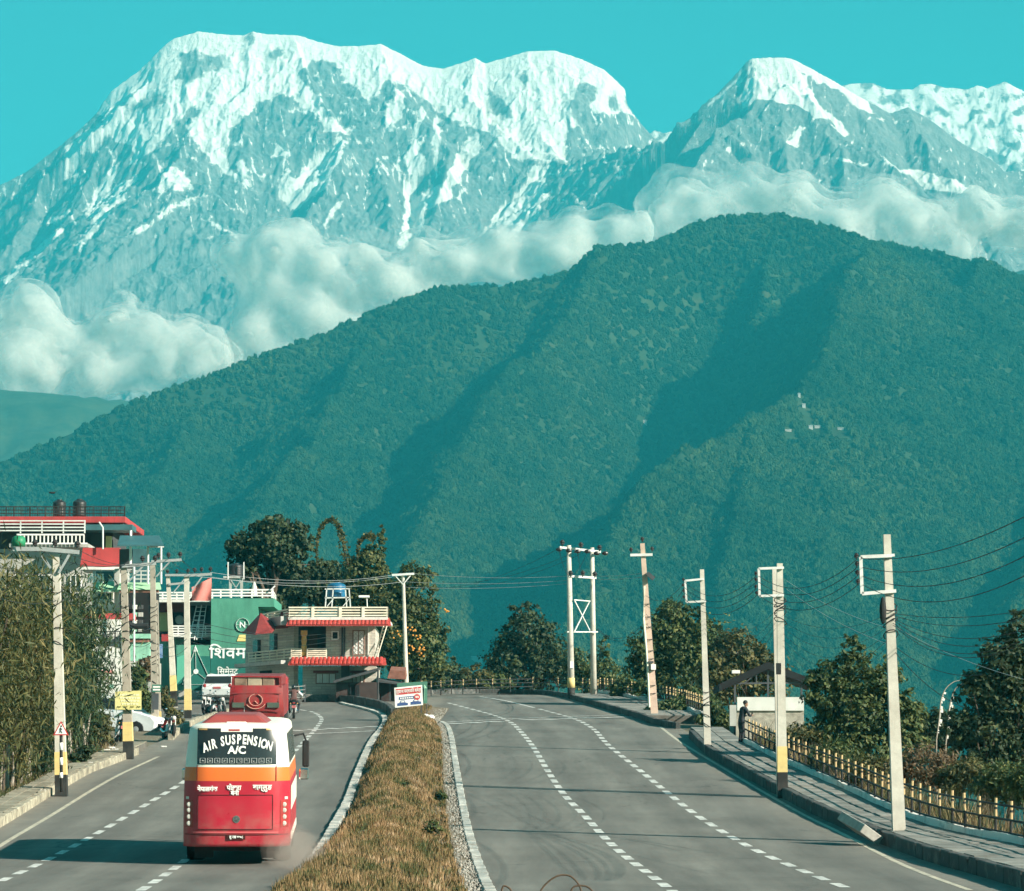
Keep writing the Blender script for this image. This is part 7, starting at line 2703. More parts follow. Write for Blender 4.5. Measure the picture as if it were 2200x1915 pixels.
# ---- E: dark lean-to sheds
E_ = B('lean_to_shed', 'dark shed with a sloping black roof beside the red roofed house', 780, 204, 'shed')
q = [P(716, 1468, 202), P(812, 1442, 202), P(812, 1437, 202), P(716, 1463, 202)]
MB().hexa(q, [p + Vector((0, 5, .3)) for p in q]).build('roof', WALL_D, E_.root)
E_.bx('wall', mat('shed_dark', (.05, .035, .032), .9, .3, 2), 722, 1466, 812, 1512, 203, 3)
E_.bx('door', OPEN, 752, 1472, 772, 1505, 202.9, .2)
MB().cyl(P(812, 1512, 202), P(812, 1440, 202), .06, .06, 8).build('post', WALL_D, E_.root)
E2 = B('roadside_stall', 'low dark stall with a rusty roof beside the crest signboard', 840, 206, 'stall')
q = [P(832, 1458, 205), P(872, 1460, 205), P(870, 1442, 205), P(838, 1440, 205)]
MB().hexa(q, [p + Vector((0, 2, .3)) for p in q]).build('roof', RUST, E2.root)
q = [P(812, 1466, 204), P(862, 1472, 204), P(862, 1469, 204), P(812, 1461, 204)]
MB().hexa(q, [p + Vector((0, 2, .2)) for p in q]).build('lower_roof', WALL_D, E2.root)
E2.bx('wall', MATS['shed_dark'], 814, 1466, 868, 1512, 205, 2)
for u in (814, 838, 866):
    MB().bar(P(u, 1508, 204.6), P(u, 1466, 204.6), .1).build('post', WALL_D, E2.root)
sl = thing('slatted_gate', 'dark gate with pale slats beside the truck', 'gate', P(636, 1508, 200))
for k in range(4):
    MB().bar(P(620, 1477 + k * 8, 200), P(655, 1474 + k * 8, 200), .1, .04).build('slat', WALL_G, sl)
for u in (620, 655):
    MB().bar(P(u, 1508, 200.1), P(u, 1470, 200.1), .09).build('post', DGREY, sl)

# ---- white retaining wall with posters behind the parked car
Wt = B('white_wall', 'whitewashed boundary wall with painted notices behind the parked car', 230, 168, 'wall')
MB().prism([(199, 1520), (266, 1520), (262, 1420), (252, 1392), (222, 1388), (199, 1390)], lambda u, v: P(u, v, 168), lambda u, v: P(u, v, 168.6)).build('wall', WALL_W, Wt.root)
Wt.bx('poster', mat('poster_white', (.7, .68, .62), .7, .05, 3), 202, 1440, 244, 1474, 167.96, .035)
Wt.bx('poster_heading', mat('poster_pink', (.62, .25, .22), .7, .08, 3), 212, 1440, 243, 1447, 167.93, .025)
for k in range(3):
    Wt.bx('poster_line', mat('poster_ink', (.25, .20, .18), .7, .2, 8), 206 + k * 4, 1452 + k * 7, 241, 1455 + k * 7, 167.94, .015)
Wt.bx('poster_corner', MINT, 236, 1470, 244, 1479, 167.93, .02)

# ---- open shelter behind the right fence
Sh = B('shelter', 'open gabled shelter with a black roof behind the man at the fence', 1650, 158, 'shelter')
ds_ = 158
for (u0, v0, u1, v1) in ((1545, 1470, 1650, 1422), (1650, 1422, 1750, 1461)):
    a, b = P(u0, v0, ds_), P(u1, v1, ds_)
    q = [a, b, b + Vector((0, 4.5, .0)), a + Vector((0, 4.5, 0))]
    MB().hexa(q, [p + Vector((0, 0, -.34)) for p in q]).build('roof_sheet', OPEN, Sh.root)  # thick near-black edge stands in for the shaded underside of the roof
for u in (1579, 1650, 1722):
    for dd in (158.2, 162.2):
        MB().bar(P(u, 1600, dd), P(u, 1467 if u != 1650 else 1425, dd), .09).build('post', DGREY, Sh.root)
MB().bar(P(1555, 1469, 158.2), P(1745, 1467, 158.2), .08).build('tie_beam', DGREY, Sh.root)
for u0, v0, u1, v1 in ((1600, 1468, 1650, 1426), (1700, 1468, 1650, 1426), (1625, 1468, 1625, 1436), (1676, 1468, 1676, 1436)):
    MB().bar(P(u0, v0, 158.2), P(u1, v1, 158.2), .05).build('truss', DGREY, Sh.root)
Sh.bx('parapet', mat('parapet_white', (.58, .58, .54), .9, .12, .8, dirt=(.36, .36, .32)), 1584, 1498, 1727, 1527, 157.6, .3)
Sh.bx('stone_base', mat('rubble_stone', (.30, .28, .23), .95, .35, 4, bump=.6), 1582, 1527, 1727, 1680, 157.7, 4.8)
Sh.bx('water_tank', WHITE, 1573, 1440, 1590, 1447, 163, .5)
Sh.bx('gate_pier', WALL_G, 1568, 1515, 1582, 1560, 156.5, .4)

# ================================================================ vegetation
def leaf_mat(name, stops, rough=0.6):
    m = bpy.data.materials.new(name)
    m.use_nodes = True
    t = NT(m)
    at = t.new('Attribute', attribute_name='tone')
    c = t.ramp(at.outputs['Fac'], stops)
    t.base(c)
    t.b.inputs['Roughness'].default_value = rough
    t.b.inputs['Specular IOR Level'].default_value = 0.25
    tl = t.new('BsdfTranslucent')
    t.link(c, tl.inputs['Color'])
    mx = t.new('MixShader')
    mx.inputs[0].default_value = 0.28
    t.link(t.b.outputs[0], mx.inputs[1])
    t.link(tl.outputs[0], mx.inputs[2])
    t.link(mx.outputs[0], t.n['Material Output'].inputs['Surface'])
    MATS[name] = m
    return m


LF_DARK = leaf_mat('leaves_dark', [(0, (.014, .026, .014)), (.5, (.036, .058, .026)), (1, (.085, .105, .04))])
LF_MID = leaf_mat('leaves_mid', [(0, (.02, .034, .013)), (.5, (.058, .088, .028)), (1, (.17, .175, .06))])
LF_OLIVE = leaf_mat('leaves_olive', [(0, (.03, .036, .014)), (.5, (.085, .088, .03)), (1, (.20, .165, .065))])
LF_DRY = leaf_mat('leaves_dry', [(0, (.05, .035, .02)), (.5, (.14, .095, .05)), (1, (.28, .20, .11))])
LF_BAMB = leaf_mat('leaves_bamboo', [(0, (.013, .030, .015)), (.5, (.038, .066, .027)), (.85, (.09, .115, .042)), (1, (.19, .17, .08))])
FLOWER = mat('flower_orange', (.62, .27, .05), .7, .15, 8)
LF_VINE = leaf_mat('leaves_vine', [(0, (.02, .034, .013)), (.5, (.066, .086, .028)), (1, (.17, .165, .06))])
BARK = mat('bark', (.10, .075, .055), .95, .3, 5, bump=.5)
BARK_L = mat('bark_pale', (.30, .26, .21), .95, .25, 5, bump=.4)


def leaves_mesh(name, C, out, size, aspect, m, parent, rg, tone, droop=0.0, flat=0.35):
    """C: leaf centres; out: outward direction; diamond leaves"""
    n = len(C)
    nr = out * 0.7 + rg.normal(0, 0.6, (n, 3)) + np.array([0, 0, flat])
    nr /= np.linalg.norm(nr, axis=1)[:, None] + 1e-9
    tg = rg.normal(0, 1, (n, 3))
    tg[:, 2] -= droop * 2.2
    tg -= nr * (tg * nr).sum(1)[:, None]
    tg /= np.linalg.norm(tg, axis=1)[:, None] + 1e-9
    bt = np.cross(nr, tg)
    s = size * rg.uniform(0.6, 1.35, n)[:, None]
    a = tg * s * 0.5
    b = bt * s * 0.5 * aspect
    V = np.stack([C - a, C - a * .1 + b, C + a, C - a * .1 - b], 1).reshape(-1, 3)
    o3 = np.array(origin(parent)) if parent else 0
    Q = np.arange(n * 4).reshape(-1, 4)
    o = quads_np(name, V - o3, Q, m, parent)
    o.data.attributes.new('tone', 'FLOAT', 'POINT').data.foreach_set('value', np.repeat(np.clip(tone, 0, 1), 4).astype(np.float32))
    return o


def crown_points(blobs, n, rg, clump=0.3, per=22, hollow=0.35):
    """leaf centres gathered in clumps through the volume of the blobs"""
    W_ = np.array([b[1][0] * b[1][1] * b[1][2] for b in blobs]) ** .75
    W_ /= W_.sum()
    C, O, T = [], [], []
    for (c, r), w in zip(blobs, W_):
        nc = max(6, int(n * w / per))
        d = rg.normal(0, 1, (nc, 3))
        d /= np.linalg.norm(d, axis=1)[:, None]
        k = (hollow + (1 - hollow) * rg.random(nc) ** .45) * rg.uniform(.82, 1.08, nc)
        # uneven outline
        bump = 1 + .2 * np.sin(d[:, 0] * 5 + c[0]) * np.cos(d[:, 2] * 6 + c[1])
        cc = np.array(c) + d * np.array(r) * (k * bump)[:, None]
        tn = rg.normal(.48, .17, nc)
        cr = clump * min(r) * rg.uniform(.5, 1.2, nc)
        p = rg.normal(0, .5, (nc, per, 3)) * cr[:, None, None] * np.array([1, 1, .75])
        C.append((cc[:, None] + p).reshape(-1, 3))
        O.append((d[:, None] * .8 + p / (cr[:, None, None] + 1e-6)).reshape(-1, 3))
        T.append((tn[:, None] + rg.normal(0, .14, (nc, per))).ravel())
    return np.vstack(C), np.vstack(O), np.concatenate(T)


def tree(name, label, blobs_px, d, m, n=5000, leaf=.26, aspect=.55, trunk=None, seed=1, group=None, cat='tree', per=22, droop=0.0, clump=.34, dep=1.0, extra=None, bark=None, ground=None):
    """blobs_px: (u, v, ru, rv[, dd]) in photograph pixels at depth d"""
    rg = np.random.default_rng(seed)
    blobs = []
    for b in blobs_px:
        dd = d + (b[4] if len(b) > 4 else 0)
        c = P(b[0], b[1], dd)
        blobs.append((tuple(c), (b[2] / PX(dd), max(b[2], b[3]) / PX(dd) * .85 * dep, b[3] / PX(dd))))
    low = min(c[2] - r[2] for c, r in blobs)
    tu = trunk[0] if trunk else blobs_px[0][0]
    tx = P(tu, 1400, d).x
    gz = float(zg(d)) - .2 if ground is None else ground
    base = Vector((tx, d, min(gz, low - .3)))
    root = thing(name, label, cat, base, 0, group)
    C, O, T = crown_points(blobs, int(n * 1.7), rg, clump, per)
    leaves_mesh('crown' if cat == 'tree' else 'foliage', C, O, leaf, aspect, m, root, rg, T, droop)
    tr = trunk[1] if trunk else .16
    big = sorted(blobs, key=lambda b: -b[1][0])[:6]
    cx, cy_, cz = big[0][0]
    mb = MB()
    fork = Vector((tx + (cx - tx) * .4, d, base.z + (cz - base.z) * .55))
    mb.tube([base, base.lerp(fork, .5) + Vector((rg.normal() * .1, 0, 0)), fork], tr, 9, r1=tr * .72)
    for (c, r) in big:
        c = Vector(c)
        mid = fork.lerp(c, .55) + Vector((rg.normal() * .25, rg.normal() * .2, rg.normal() * .15))
        mb.tube([fork, mid, c + Vector((0, 0, r[2] * .35))], tr * .55, 6, r1=tr * .12)
        for k in range(3):
            e = c + Vector((rg.normal() * r[0] * .6, rg.normal() * r[1] * .5, rg.normal() * r[2] * .5))
            mb.tube([mid, mid.lerp(e, .6) + Vector((0, 0, .2)), e], tr * .25, 5, r1=tr * .06)
    mb.build('trunk' if cat == 'tree' else 'stems', bark or BARK, root, smooth=True)
    return root


# trees behind the houses
tree('broadleaf_tree', 'tall dark spreading tree behind the green building', [(575, 1165, 62, 46), (525, 1185, 40, 34), (620, 1150, 40, 36), (585, 1130, 44, 24), (652, 1170, 24, 28), (540, 1225, 40, 26), (610, 1205, 40, 24), (500, 1180, 20, 18)], 236, LF_DARK, 5200, .34, .6, (590, .3), 1, clump=.36)
tree('broadleaf_tree', 'dark leafy tree filling the gap behind the red roofed house', [(640, 1255, 58, 44), (585, 1260, 44, 40), (690, 1235, 40, 34), (655, 1222, 30, 22), (700, 1275, 40, 34), (600, 1300, 60, 34), (735, 1265, 34, 40), (715, 1225, 24, 20), (560, 1290, 40, 30)], 238, LF_DARK, 7200, .34, .6, (640, .26), 2)
tree('creeper_tree', 'tree smothered in yellow green creeper rising above the red roofed house', [(770, 1240, 38, 44), (800, 1215, 26, 44), (822, 1155, 9, 32), (812, 1190, 16, 30), (785, 1200, 26, 24), (750, 1205, 14, 24), (780, 1300, 50, 56), (800, 1380, 56, 60), (760, 1350, 40, 50), (775, 1265, 46, 40), (830, 1290, 34, 50), (815, 1240, 20, 30)], 230, LF_VINE, 8400, .26, .6, (785, .22), 3, clump=.42)
tree('broadleaf_tree', 'olive green tree with drooping twigs behind the T shaped pole', [(880, 1250, 50, 38), (920, 1240, 24, 18), (860, 1300, 52, 52), (900, 1320, 46, 52), (870, 1390, 60, 60), (900, 1440, 52, 50), (925, 1270, 20, 14), (930, 1360, 36, 44), (850, 1350, 40, 60), (935, 1430, 40, 44)], 226, LF_VINE, 8400, .28, .55, (875, .22), 4)
tree('flowering_shrub', 'shrub with orange flowers near the T shaped pole', [(905, 1385, 42, 46), (930, 1410, 30, 40), (880, 1420, 36, 36)], 221, LF_MID, 2400, .26, .6, (905, .1), 5, cat='shrub')
fs_ = bpy.data.objects['flowering_shrub']
rgf = np.random.default_rng(3)
for k in range(9):
    q = P(908 + rgf.normal() * 26, 1378 + rgf.normal() * 26, 219.2)
    mb = MB()
    for j in range(5):
        mb.ball(q + Vector((rgf.normal() * .16, rgf.normal() * .1, rgf.normal() * .16)), (.07, .07, .06), 6, 4)
    mb.build('flower', FLOWER, fs_)
# looping creeper stems standing free above the houses
for lab, pts in (('thin creeper stem arching high beside the dark tree', [(682, 1215), (680, 1180), (684, 1148), (697, 1124), (713, 1118), (727, 1130), (734, 1152), (740, 1180), (748, 1215)]),
                 ('short curled creeper stem between the arch and the creeper tree', [(768, 1200), (770, 1172), (782, 1155), (796, 1152), (802, 1160)])):
    q = [P(u, v, 229) for u, v in pts]
    root = thing('climbing_creeper', lab, 'creeper', q[0])
    cu = [Vector(p) for p in catmull([tuple(p) for p in q], 8)]
    MB().tube(cu, .035, 5).build('stem', BARK, root)
    C = np.repeat(np.array([tuple(p) for p in cu]), 14, 0)
    rg = np.random.default_rng(5)
    kk = np.clip(np.linspace(.4, 1.6, len(C)), 0, 1.5)[:, None]
    C = C + rg.normal(0, .1, C.shape) * kk
    leaves_mesh('foliage', C, rg.normal(0, 1, C.shape), .2, .6, LF_OLIVE, root, rg, rg.normal(.45, .2, len(C)))

# crest and right hand side
tree('broadleaf_tree', 'round dense dark tree left of the twin poles', [(1130, 1370, 62, 56), (1090, 1410, 48, 50), (1170, 1400, 56, 52), (1120, 1320, 36, 26), (1070, 1440, 36, 36), (1200, 1440, 44, 40), (1130, 1450, 70, 36)], 246, LF_DARK, 6200, .3, .6, (1130, .25), 6)
tree('roadside_bush', 'scrubby bush with bare twigs under the twin poles', [(1250, 1430, 46, 44), (1290, 1445, 40, 38), (1300, 1390, 14, 26), (1320, 1455, 34, 34), (1255, 1470, 50, 22)], 240, LF_MID, 3000, .26, .5, (1270, .1), 7, cat='shrub')
for i, (u, v, ru, rv, m_, lab) in enumerate(((960, 1455, 46, 34, LF_DARK, 'low dark bush by the crest fence next to the signboard pole'), (1020, 1460, 40, 34, LF_OLIVE, 'olive bush behind the pale crest fence'), (905, 1470, 30, 26, LF_DARK, 'small dark bush at the bend behind the green board'), (1060, 1470, 40, 24, LF_MID, 'leafy low bush at the foot of the round dark tree'), (1345, 1478, 30, 24, LF_MID, 'small bush at the foot of the leaning pole'))):
    tree('roadside_bush', lab, [(u, v, ru, rv), (u - ru * .6, v + 8, ru * .6, rv * .7), (u + ru * .6, v + 6, ru * .6, rv * .7)], 243 if u < 1300 else 206, m_, 1700, .28, .55, (u, .06), 20 + i, cat='shrub')
tree('broadleaf_tree', 'large rounded bushy tree behind the slim pole', [(1440, 1350, 52, 52), (1400, 1400, 50, 60), (1470, 1400, 60, 66), (1520, 1390, 52, 56), (1450, 1310, 34, 26), (1380, 1450, 44, 48), (1450, 1460, 66, 50), (1500, 1330, 34, 30)], 196, LF_MID, 8200, .27, .5, (1450, .24), 8, ground=float(zg(196)) - 5)
tree('broadleaf_tree', 'brownish olive tree sloping down behind the shelter', [(1580, 1400, 56, 50), (1625, 1430, 48, 44), (1550, 1440, 50, 50), (1600, 1470, 60, 40), (1660, 1460, 44, 40), (1530, 1480, 44, 50)], 190, LF_OLIVE, 6200, .27, .5, (1590, .2), 9, ground=float(zg(190)) - 7)
for i, (u, v, ru, rv, d_, m_, lab) in enumerate(((1440, 1530, 50, 30, 178, LF_MID, 'leafy bush between the middle fence and the slim pole'), (1545, 1545, 40, 34, 166, LF_MID, 'green bush beside the gate pier of the shelter'), (1500, 1510, 44, 34, 180, LF_MID, 'green bush at the near side of the middle fence end'))):
    tree('roadside_bush', lab, [(u, v, ru, rv), (u - ru * .6, v + 4, ru * .6, rv * .7), (u + ru * .6, v + 6, ru * .6, rv * .7)], d_, m_, 1900, .24, .45, (u, .06), 40 + i, cat='shrub', ground=float(zg(d_)) - 2)
tree('broadleaf_tree', 'leafy green tree between the yellow banded pole and the tall pale pole', [(1835, 1400, 34, 34), (1800, 1450, 52, 46), (1860, 1470, 60, 56), (1900, 1460, 44, 44), (1770, 1500, 50, 50), (1840, 1540, 70, 56), (1920, 1540, 56, 56), (1960, 1530, 34, 44), (1830, 1370, 16, 20), (1750, 1460, 30, 26), (1780, 1580, 60, 50), (1870, 1610, 70, 50), (1950, 1600, 50, 50)], 126, LF_MID, 9800, .19, .5, (1840, .2), 10, ground=float(zg(126)) - 8)
tree('broadleaf_tree', 'dark dense tree right of the bent poles', [(2150, 1430, 52, 70), (2190, 1370, 40, 60), (2120, 1480, 60, 56), (2180, 1500, 66, 76), (2120, 1570, 76, 60), (2210, 1600, 60, 60), (2060, 1560, 44, 44), (2240, 1450, 60, 90), (2120, 1640, 70, 50), (2200, 1680, 60, 50)], 112, LF_DARK, 9800, .19, .5, (2150, .22), 11, ground=float(zg(112)) - 9)
tree('roadside_bush', 'dark rounded bush in the hollow beside the bent poles', [(2015, 1555, 40, 34), (1985, 1575, 34, 34), (2040, 1590, 40, 34)], 140, LF_DARK, 2400, .22, .5, (2010, .08), 12, cat='shrub', ground=float(zg(140)) - 9)
for i, (u, v, ru, rv, d_, m_, lab) in enumerate(((1730, 1590, 56, 36, 126, LF_OLIVE, 'brown green scrub behind the fence near the yellow banded pole'), (1800, 1630, 56, 38, 118, LF_MID, 'green scrub behind the fence left of the tall pale pole'), (1880, 1660, 50, 34, 110, LF_OLIVE, 'olive scrub directly behind the tall pale pole'),
                                               (1990, 1650, 66, 46, 106, LF_DRY, 'dry brown scrub behind the fence right of the tall pale pole'), (2080, 1670, 56, 40, 102, LF_OLIVE, 'mixed scrub behind the fence below the dark dense tree'), (2160, 1680, 60, 46, 97, LF_MID, 'broad leaved green plants behind the last fence posts'), (2240, 1680, 60, 50, 94, LF_MID, 'leafy plants at the end of the fence'))):
    tree('roadside_bush', lab, [(u, v, ru, rv), (u - ru * .7, v + 6, ru * .6, rv * .7), (u + ru * .7, v + 10, ru * .6, rv * .7)], d_, m_, 2200, .17, .34, (u, .05), 60 + i, cat='shrub', droop=.3, clump=.5, ground=float(zg(d_)) - 5)


# tall dry weeds along the outside of the right fence
def weeds():
    rg = np.random.default_rng(9)
    p = resample(FEN[FEN[:, 1] > 64], .4)
    n = 15000
    i = rg.integers(0, len(p), n)
    off = rg.exponential(1.3, n) + .25
    x = p[i, 0] + off
    y = p[i, 1] + rg.normal(0, .3, n)
    z = zg(y) - .12 - np.clip(x - p[i, 0] - .6, 0, 60) * .55
    h = rg.uniform(.35, 1.25, n) * np.clip(.75 + fbm(x / 2, y / 4, 3, 8) * 1.3, .35, 1.6) + np.clip(off - .6, 0, 3) * .4
    tone = np.clip(.5 + fbm(x / 1.5, y / 3, 3, 18) * .9 + rg.normal(0, .16, n), 0, 1)
    blade_field('dry_weeds', 'tall dry brown weeds growing behind the right fence', np.stack([x, y, z], -1), h, .03, tone,
                [(0, (.03, .045, .014)), (.35, (.075, .075, .03)), (.6, (.16, .11, .06)), (1, (.30, .23, .13))], 10, .5)
    # rough green and brown weeds on the left bank
    p = resample(LB[(LB[:, 1] > 80)], .4)
    n = 9000
    i = rg.integers(0, len(p), n)
    off = rg.exponential(.9, n) - .1
    x = p[i, 0] - off
    y = p[i, 1] + rg.normal(0, .4, n)
    z = zg(y) - .05
    h = rg.uniform(.12, .5, n) * np.clip(.8 + fbm(x / 2, y / 4, 3, 28) * 1.4, .3, 1.7)
    tone = np.clip(.45 + fbm(x / 1.5, y / 3, 3, 38) * .9 + rg.normal(0, .16, n), 0, 1)
    blade_field('bank_weeds', 'rough dry weeds at the foot of the left hedge', np.stack([x, y, z], -1), h, .03, tone,
                [(0, (.03, .045, .014)), (.35, (.08, .075, .03)), (.6, (.17, .12, .07)), (1, (.28, .21, .12))], 11, .6)


weeds()


# ---------------------------------------------------------------- left hedge of arching bamboo
def bamboo(label, u, v0, d, ru, rv, n, seed, m=LF_BAMB, tip=1.0, ground=None):
    """arching canes with long drooping leaves; u, v0 is the top, ru the half width, rv the height in pixels"""
    rg = np.random.default_rng(seed)
    gz = float(zg(d)) + .3
    top = P(u, v0, d)
    H = top.z - gz
    W_ = ru / PX(d)
    root = thing('bamboo_clump', label, 'bamboo', Vector((top.x, d, gz)), 0, None)
    canes = []
    C, O, T = [], [], []
    nc = 46
    mb = MB()
    for k in range(nc):
        a = rg.uniform(0, 2 * math.pi)
        r = rg.uniform(.1, 1.0)
        h = H * rg.uniform(.45, 1.02) * (1 - .18 * r)
        ex, ey = math.cos(a) * W_ * r, math.sin(a) * W_ * r * .8
        b = Vector((top.x + ex * .3, d + ey * .3, gz - .3))
        pts = []
        for j in range(8):
            t = j / 7
            pts.append(b + Vector((ex * .9 * t ** 1.8, ey * .9 * t ** 1.8, h * (t - .16 * t ** 4) / .84)))
        e = pts[-1]
        pts.append(e + Vector((ex * .25, ey * .25 - .1, -.25)))
        mb.tube(pts, .028, 5, r1=.008)
        tn = rg.normal(.45, .16)
        for j in range(1, 9):
            q = np.array(pts[j])
            nl = int(1.6 * n / nc / 8 * (.5 + j * .12))
            sp = .32 + .06 * j
            cc = q + rg.normal(0, sp, (nl, 3)) * np.array([1, 1, .7])
            C.append(cc)
            O.append(rg.normal(0, 1, (nl, 3)) + np.array([ex, ey, 0]) * .3)
            T.append(tn + rg.normal(0, .16, nl))
    mb.build('canes', BARK, root)
    leaves_mesh('foliage', np.vstack(C), np.vstack(O), .34, .16, m, root, rg, np.concatenate(T), droop=.75, flat=.1)
    return root


LF_OCHRE = leaf_mat('leaves_ochre', [(0, (.03, .045, .016)), (.5, (.095, .10, .034)), (1, (.23, .19, .08))])
bamboo('tall ochre green bamboo clump at the end of the left hedge', -45, 1150, 108, 95, 500, 7200, 1, LF_OCHRE)
bamboo('ochre green bamboo clump under the end of the crossarm', 25, 1200, 112, 70, 460, 6800, 2, LF_OCHRE)
bamboo('dark drooping bamboo clump behind the walking sign pole', 85, 1215, 118, 62, 440, 7000, 3, LF_BAMB)
bamboo('dark drooping bamboo clump between the walking sign pole and the white wall', 142, 1235, 128, 48, 400, 7000, 4, LF_BAMB)
bamboo('brownish bamboo clump leaning towards the parked car', 156, 1310, 133, 36, 330, 4200, 5, LF_BAMB)
bamboo('tall bamboo clump behind the hedge near the lattice', 60, 1215, 132, 80, 420, 4200, 6, LF_BAMB)
tree('roadside_bush', 'dry tangled bush beside the parked car', [(215, 1560, 26, 34), (195, 1580, 30, 34), (230, 1600, 20, 18), (180, 1540, 26, 40)], 134, LF_OLIVE, 2600, .2, .4, (205, .06), 80, cat='shrub', droop=.3)
tree('roadside_bush', 'low dark bush beside the foot of the walking sign pole', [(170, 1622, 20, 16), (185, 1616, 20, 14)], 124, LF_DARK, 900, .18, .45, (172, .04), 81, cat='shrub')
tree('roadside_bush', 'green creeper bush against the cable wound pole', [(300, 1470, 18, 40), (310, 1510, 22, 30), (292, 1440, 12, 20)], 163, LF_MID, 1700, .22, .5, (300, .06), 82, cat='shrub')
tree('roadside_bush', 'dry bush on the rubble bank in front of the advert wall', [(362, 1520, 18, 22), (375, 1540, 22, 16), (352, 1500, 12, 26)], 166, LF_OLIVE, 1300, .22, .45, (362, .05), 83, cat='shrub')
tree('potted_plants', 'reddish shrub in front of the mint shop front', [(312, 1430, 16, 18), (318, 1450, 14, 16)], 176, LF_DRY, 800, .22, .5, (312, .05), 84, cat='shrub')

# stake fence under the hedge
sf0 = G(20, 1692, .2)
sf = thing('stake_fence', 'row of rough wooden stakes under the left hedge', 'fence', sf0)
lbp = resample(LB[(LB[:, 1] > 92) & (LB[:, 1] < 132)], .62)
rgs = random.Random(5)
for k, q in enumerate(lbp):
    a = Vector(q) + Vector((-.5 + rgs.uniform(-.1, .1), 0, -.2))
    h = rgs.uniform(1.1, 1.75)
    MB().tube([a, a + Vector((rgs.uniform(-.06, .06), 0, h * .5)), a + Vector((rgs.uniform(-.1, .1), 0, h))], rgs.uniform(.045, .075), 7, r1=.035).build('stake', BARK_L if k % 3 else BARK, sf)
MB().tube([Vector(q) + Vector((-.5, 0, .75 + .05 * math.sin(i))) for i, q in enumerate(lbp)], .02, 5).build('tie_wire', WIRE, sf)
# litter on the left pavement edge
for k, (u, v, s_) in enumerate(((238, 1609, .14), (230, 1613, .1), (246, 1612, .1), (92, 1700, .08), (196, 1640, .08), (352, 1606, .1))):
    q = G(u, v, .22)
    lt = thing('litter', 'crumpled pale litter lying by the left pavement', 'litter', q, 0, 'litter along the left pavement')
    mb = MB()
    for j in range(4):
        mb.ball(q + Vector((rgs.uniform(-s_, s_), rgs.uniform(-s_, s_), s_ * .3)), (s_ * .6, s_ * .5, s_ * .3), 6, 4)
    mb.build('scrap', WALL_W, lt)

# bent bamboo poles with torn flags on the right
for i, pts in enumerate(([(2012, 1590), (2018, 1545), (2022, 1505), (2032, 1480), (2048, 1466), (2062, 1462)], [(2032, 1600), (2037, 1560), (2040, 1520), (2050, 1485), (2066, 1470), (2086, 1466)])):
    q = [P(u, v, 122) for u, v in pts]
    r_ = thing('bent_pole', 'thin bent bamboo pole with a torn pale flag', 'pole', q[0], 0, 'bent bamboo poles beside the dark tree')
    cu = catmull([tuple(p) for p in q], 6)
    base_ = Vector(q[0]) + Vector((0, 0, -3.5))
    MB().tube([base_] + [Vector(p) for p in cu], .028, 5, r1=.012).build('pole', BARK_L, r_)
    mb = MB()
    for j in range(2, 16):
        a, b = Vector(cu[j]), Vector(cu[j + 1])
        w = .07 + .05 * math.sin(j * 1.7)
        mb.add([a, b, b + Vector((w, .02, -.02)), a + Vector((w, -.02, -.02))], [(0, 1, 2, 3)])
    mb.build('flag_cloth', WALL_W, r_)

# dry curling stems in the near verge
for i, pts in enumerate(([(1078, 1912), (1082, 1904), (1090, 1906), (1098, 1914), (1100, 1935)], [(1150, 1935), (1168, 1905), (1190, 1886), (1212, 1880), (1230, 1886), (1246, 1906), (1252, 1935)], [(1222, 1940), (1228, 1912), (1238, 1904), (1256, 1904), (1270, 1912), (1284, 1935)])):
    q = [P(u, v, 52) for u, v in pts]
    r_ = thing('dry_vine', 'dry curling brown stem rising from the near verge', 'vine', q[0], 0, 'dry stems at the near verge')
    cu = [Vector(p) for p in catmull([tuple(p) for p in q], 7)]
    e0, e1 = cu[0].copy(), cu[-1].copy()
    e0.z = e1.z = float(zg(52))
    MB().tube([e0] + cu + [e1], .016, 6).build('stem', mat('vine_brown', (.09, .06, .04), .9, .3, 6), r_)

# weeds standing on the grass strip
rgw = np.random.default_rng(14)
for i, (u, v, r, lab) in enumerate(((886, 1575, 7, 'thin green weed at the nose of the grass strip'), (876, 1620, 9, 'green weed in the middle of the grass strip past the crossing'), (870, 1690, 10, 'dark green weed in the middle of the grass strip abreast of the slim pole'), (846, 1748, 14, 'dark leafy weed in the dry grass abreast of the bus'), (930, 1782, 16, 'broad green weed at the gravel edge of the grass strip'), (836, 1772, 8, 'small dark weed in the dry grass beside the leafy one'), (945, 1712, 10, 'green weed by the gravel edge abreast of the yellow banded pole'))):
    c = G(u, v, .45)
    tree('weed', lab, [(u, v - r * .3, r * .8, r * .6), (u + r * .9, v, r * .5, r * .5), (u - r * .8, v + 2, r * .5, r * .4)], c.y, LF_MID, 130, .15, .35, (u, .012), 100 + i, cat='weed', clump=1.1, per=9, ground=float(zg(c.y)) + .1)


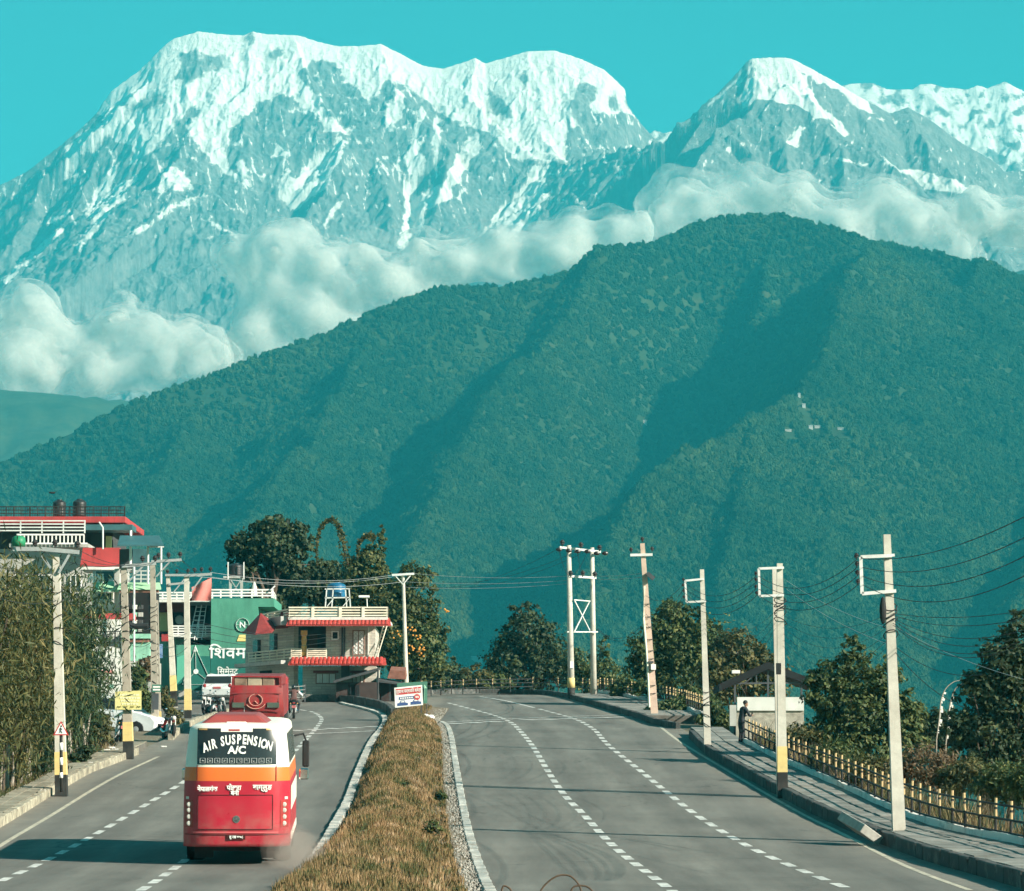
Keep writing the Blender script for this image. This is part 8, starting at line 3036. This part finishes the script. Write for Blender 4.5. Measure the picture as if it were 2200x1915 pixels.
# ---------------------------------------------------------------- houses on the forest hill
HW = mat('hill_house_white', (.5, .48, .45), .8, .05, .2)
for u, v, w, h, lab in HILL_HOUSES:
    q = on_hill(u, v)
    pm = q.y / F_PX
    hh = thing('hillside_house', lab, 'house', q)
    W_, H_ = w * pm, h * pm * .7
    MB().box(q.x - W_ / 2, q.x + W_ / 2, q.y - 1, q.y + 6, q.z - 1.5, q.z + H_).build('wall', HW, hh)
    z1 = q.z + H_ + .02
    MB().hexa([(q.x - W_ / 2 - .4, q.y - 1.4, z1), (q.x + W_ / 2 + .4, q.y - 1.4, z1), (q.x + W_ / 2 + .4, q.y + 6.4, z1), (q.x - W_ / 2 - .4, q.y + 6.4, z1)],
              [(q.x - W_ / 2, q.y + 2, z1 + .8), (q.x + W_ / 2, q.y + 2, z1 + .8), (q.x + W_ / 2, q.y + 3, z1 + .8), (q.x - W_ / 2, q.y + 3, z1 + .8)]).build('roof', HW, hh)


# ---------------------------------------------------------------- dust thrown up behind the bus
def dust():
    bm = bmesh.new()
    rg = np.random.default_rng(4)
    for k in range(26):
        t = k / 25
        c = G(600 + 70 * t + rg.normal() * 10, 1850 + 30 * t)
        c.z += .25 + rg.random() * .35 * (1 - .3 * t)
        c.y -= rg.uniform(0, 3) * t
        g = bmesh.ops.create_icosphere(bm, subdivisions=2, radius=rg.uniform(.28, .6))
        bmesh.ops.translate(bm, vec=c, verts=g['verts'])
    me = bpy.data.meshes.new('dust')
    bm.to_mesh(me)
    bm.free()
    m = bpy.data.materials.new('dust_air')
    m.use_nodes = True
    n = m.node_tree.nodes
    n.remove(n['Principled BSDF'])
    v = n.new('ShaderNodeVolumePrincipled')
    v.inputs['Color'].default_value = (.55, .48, .42, 1)
    v.inputs['Density'].default_value = 0.22
    v.inputs['Density Attribute'].default_value = ''
    m.node_tree.links.new(v.outputs[0], n['Material Output'].inputs['Volume'])
    me.materials.append(m)
    o = link('dust', me)
    rm = o.modifiers.new('skin', 'REMESH')
    rm.mode = 'VOXEL'
    rm.voxel_size = .12
    sm = o.modifiers.new('soft', 'SMOOTH')
    sm.factor = .8
    sm.iterations = 8
    tag(o, 'thin brown dust hanging behind the bus wheels', 'dust', kind='stuff')


dust()


# ---------------------------------------------------------------- grow the forest last (keeps the set-up quick)
_md = FOREST[0].modifiers.new('scatter', 'NODES')
_md.node_group = FOREST[1]
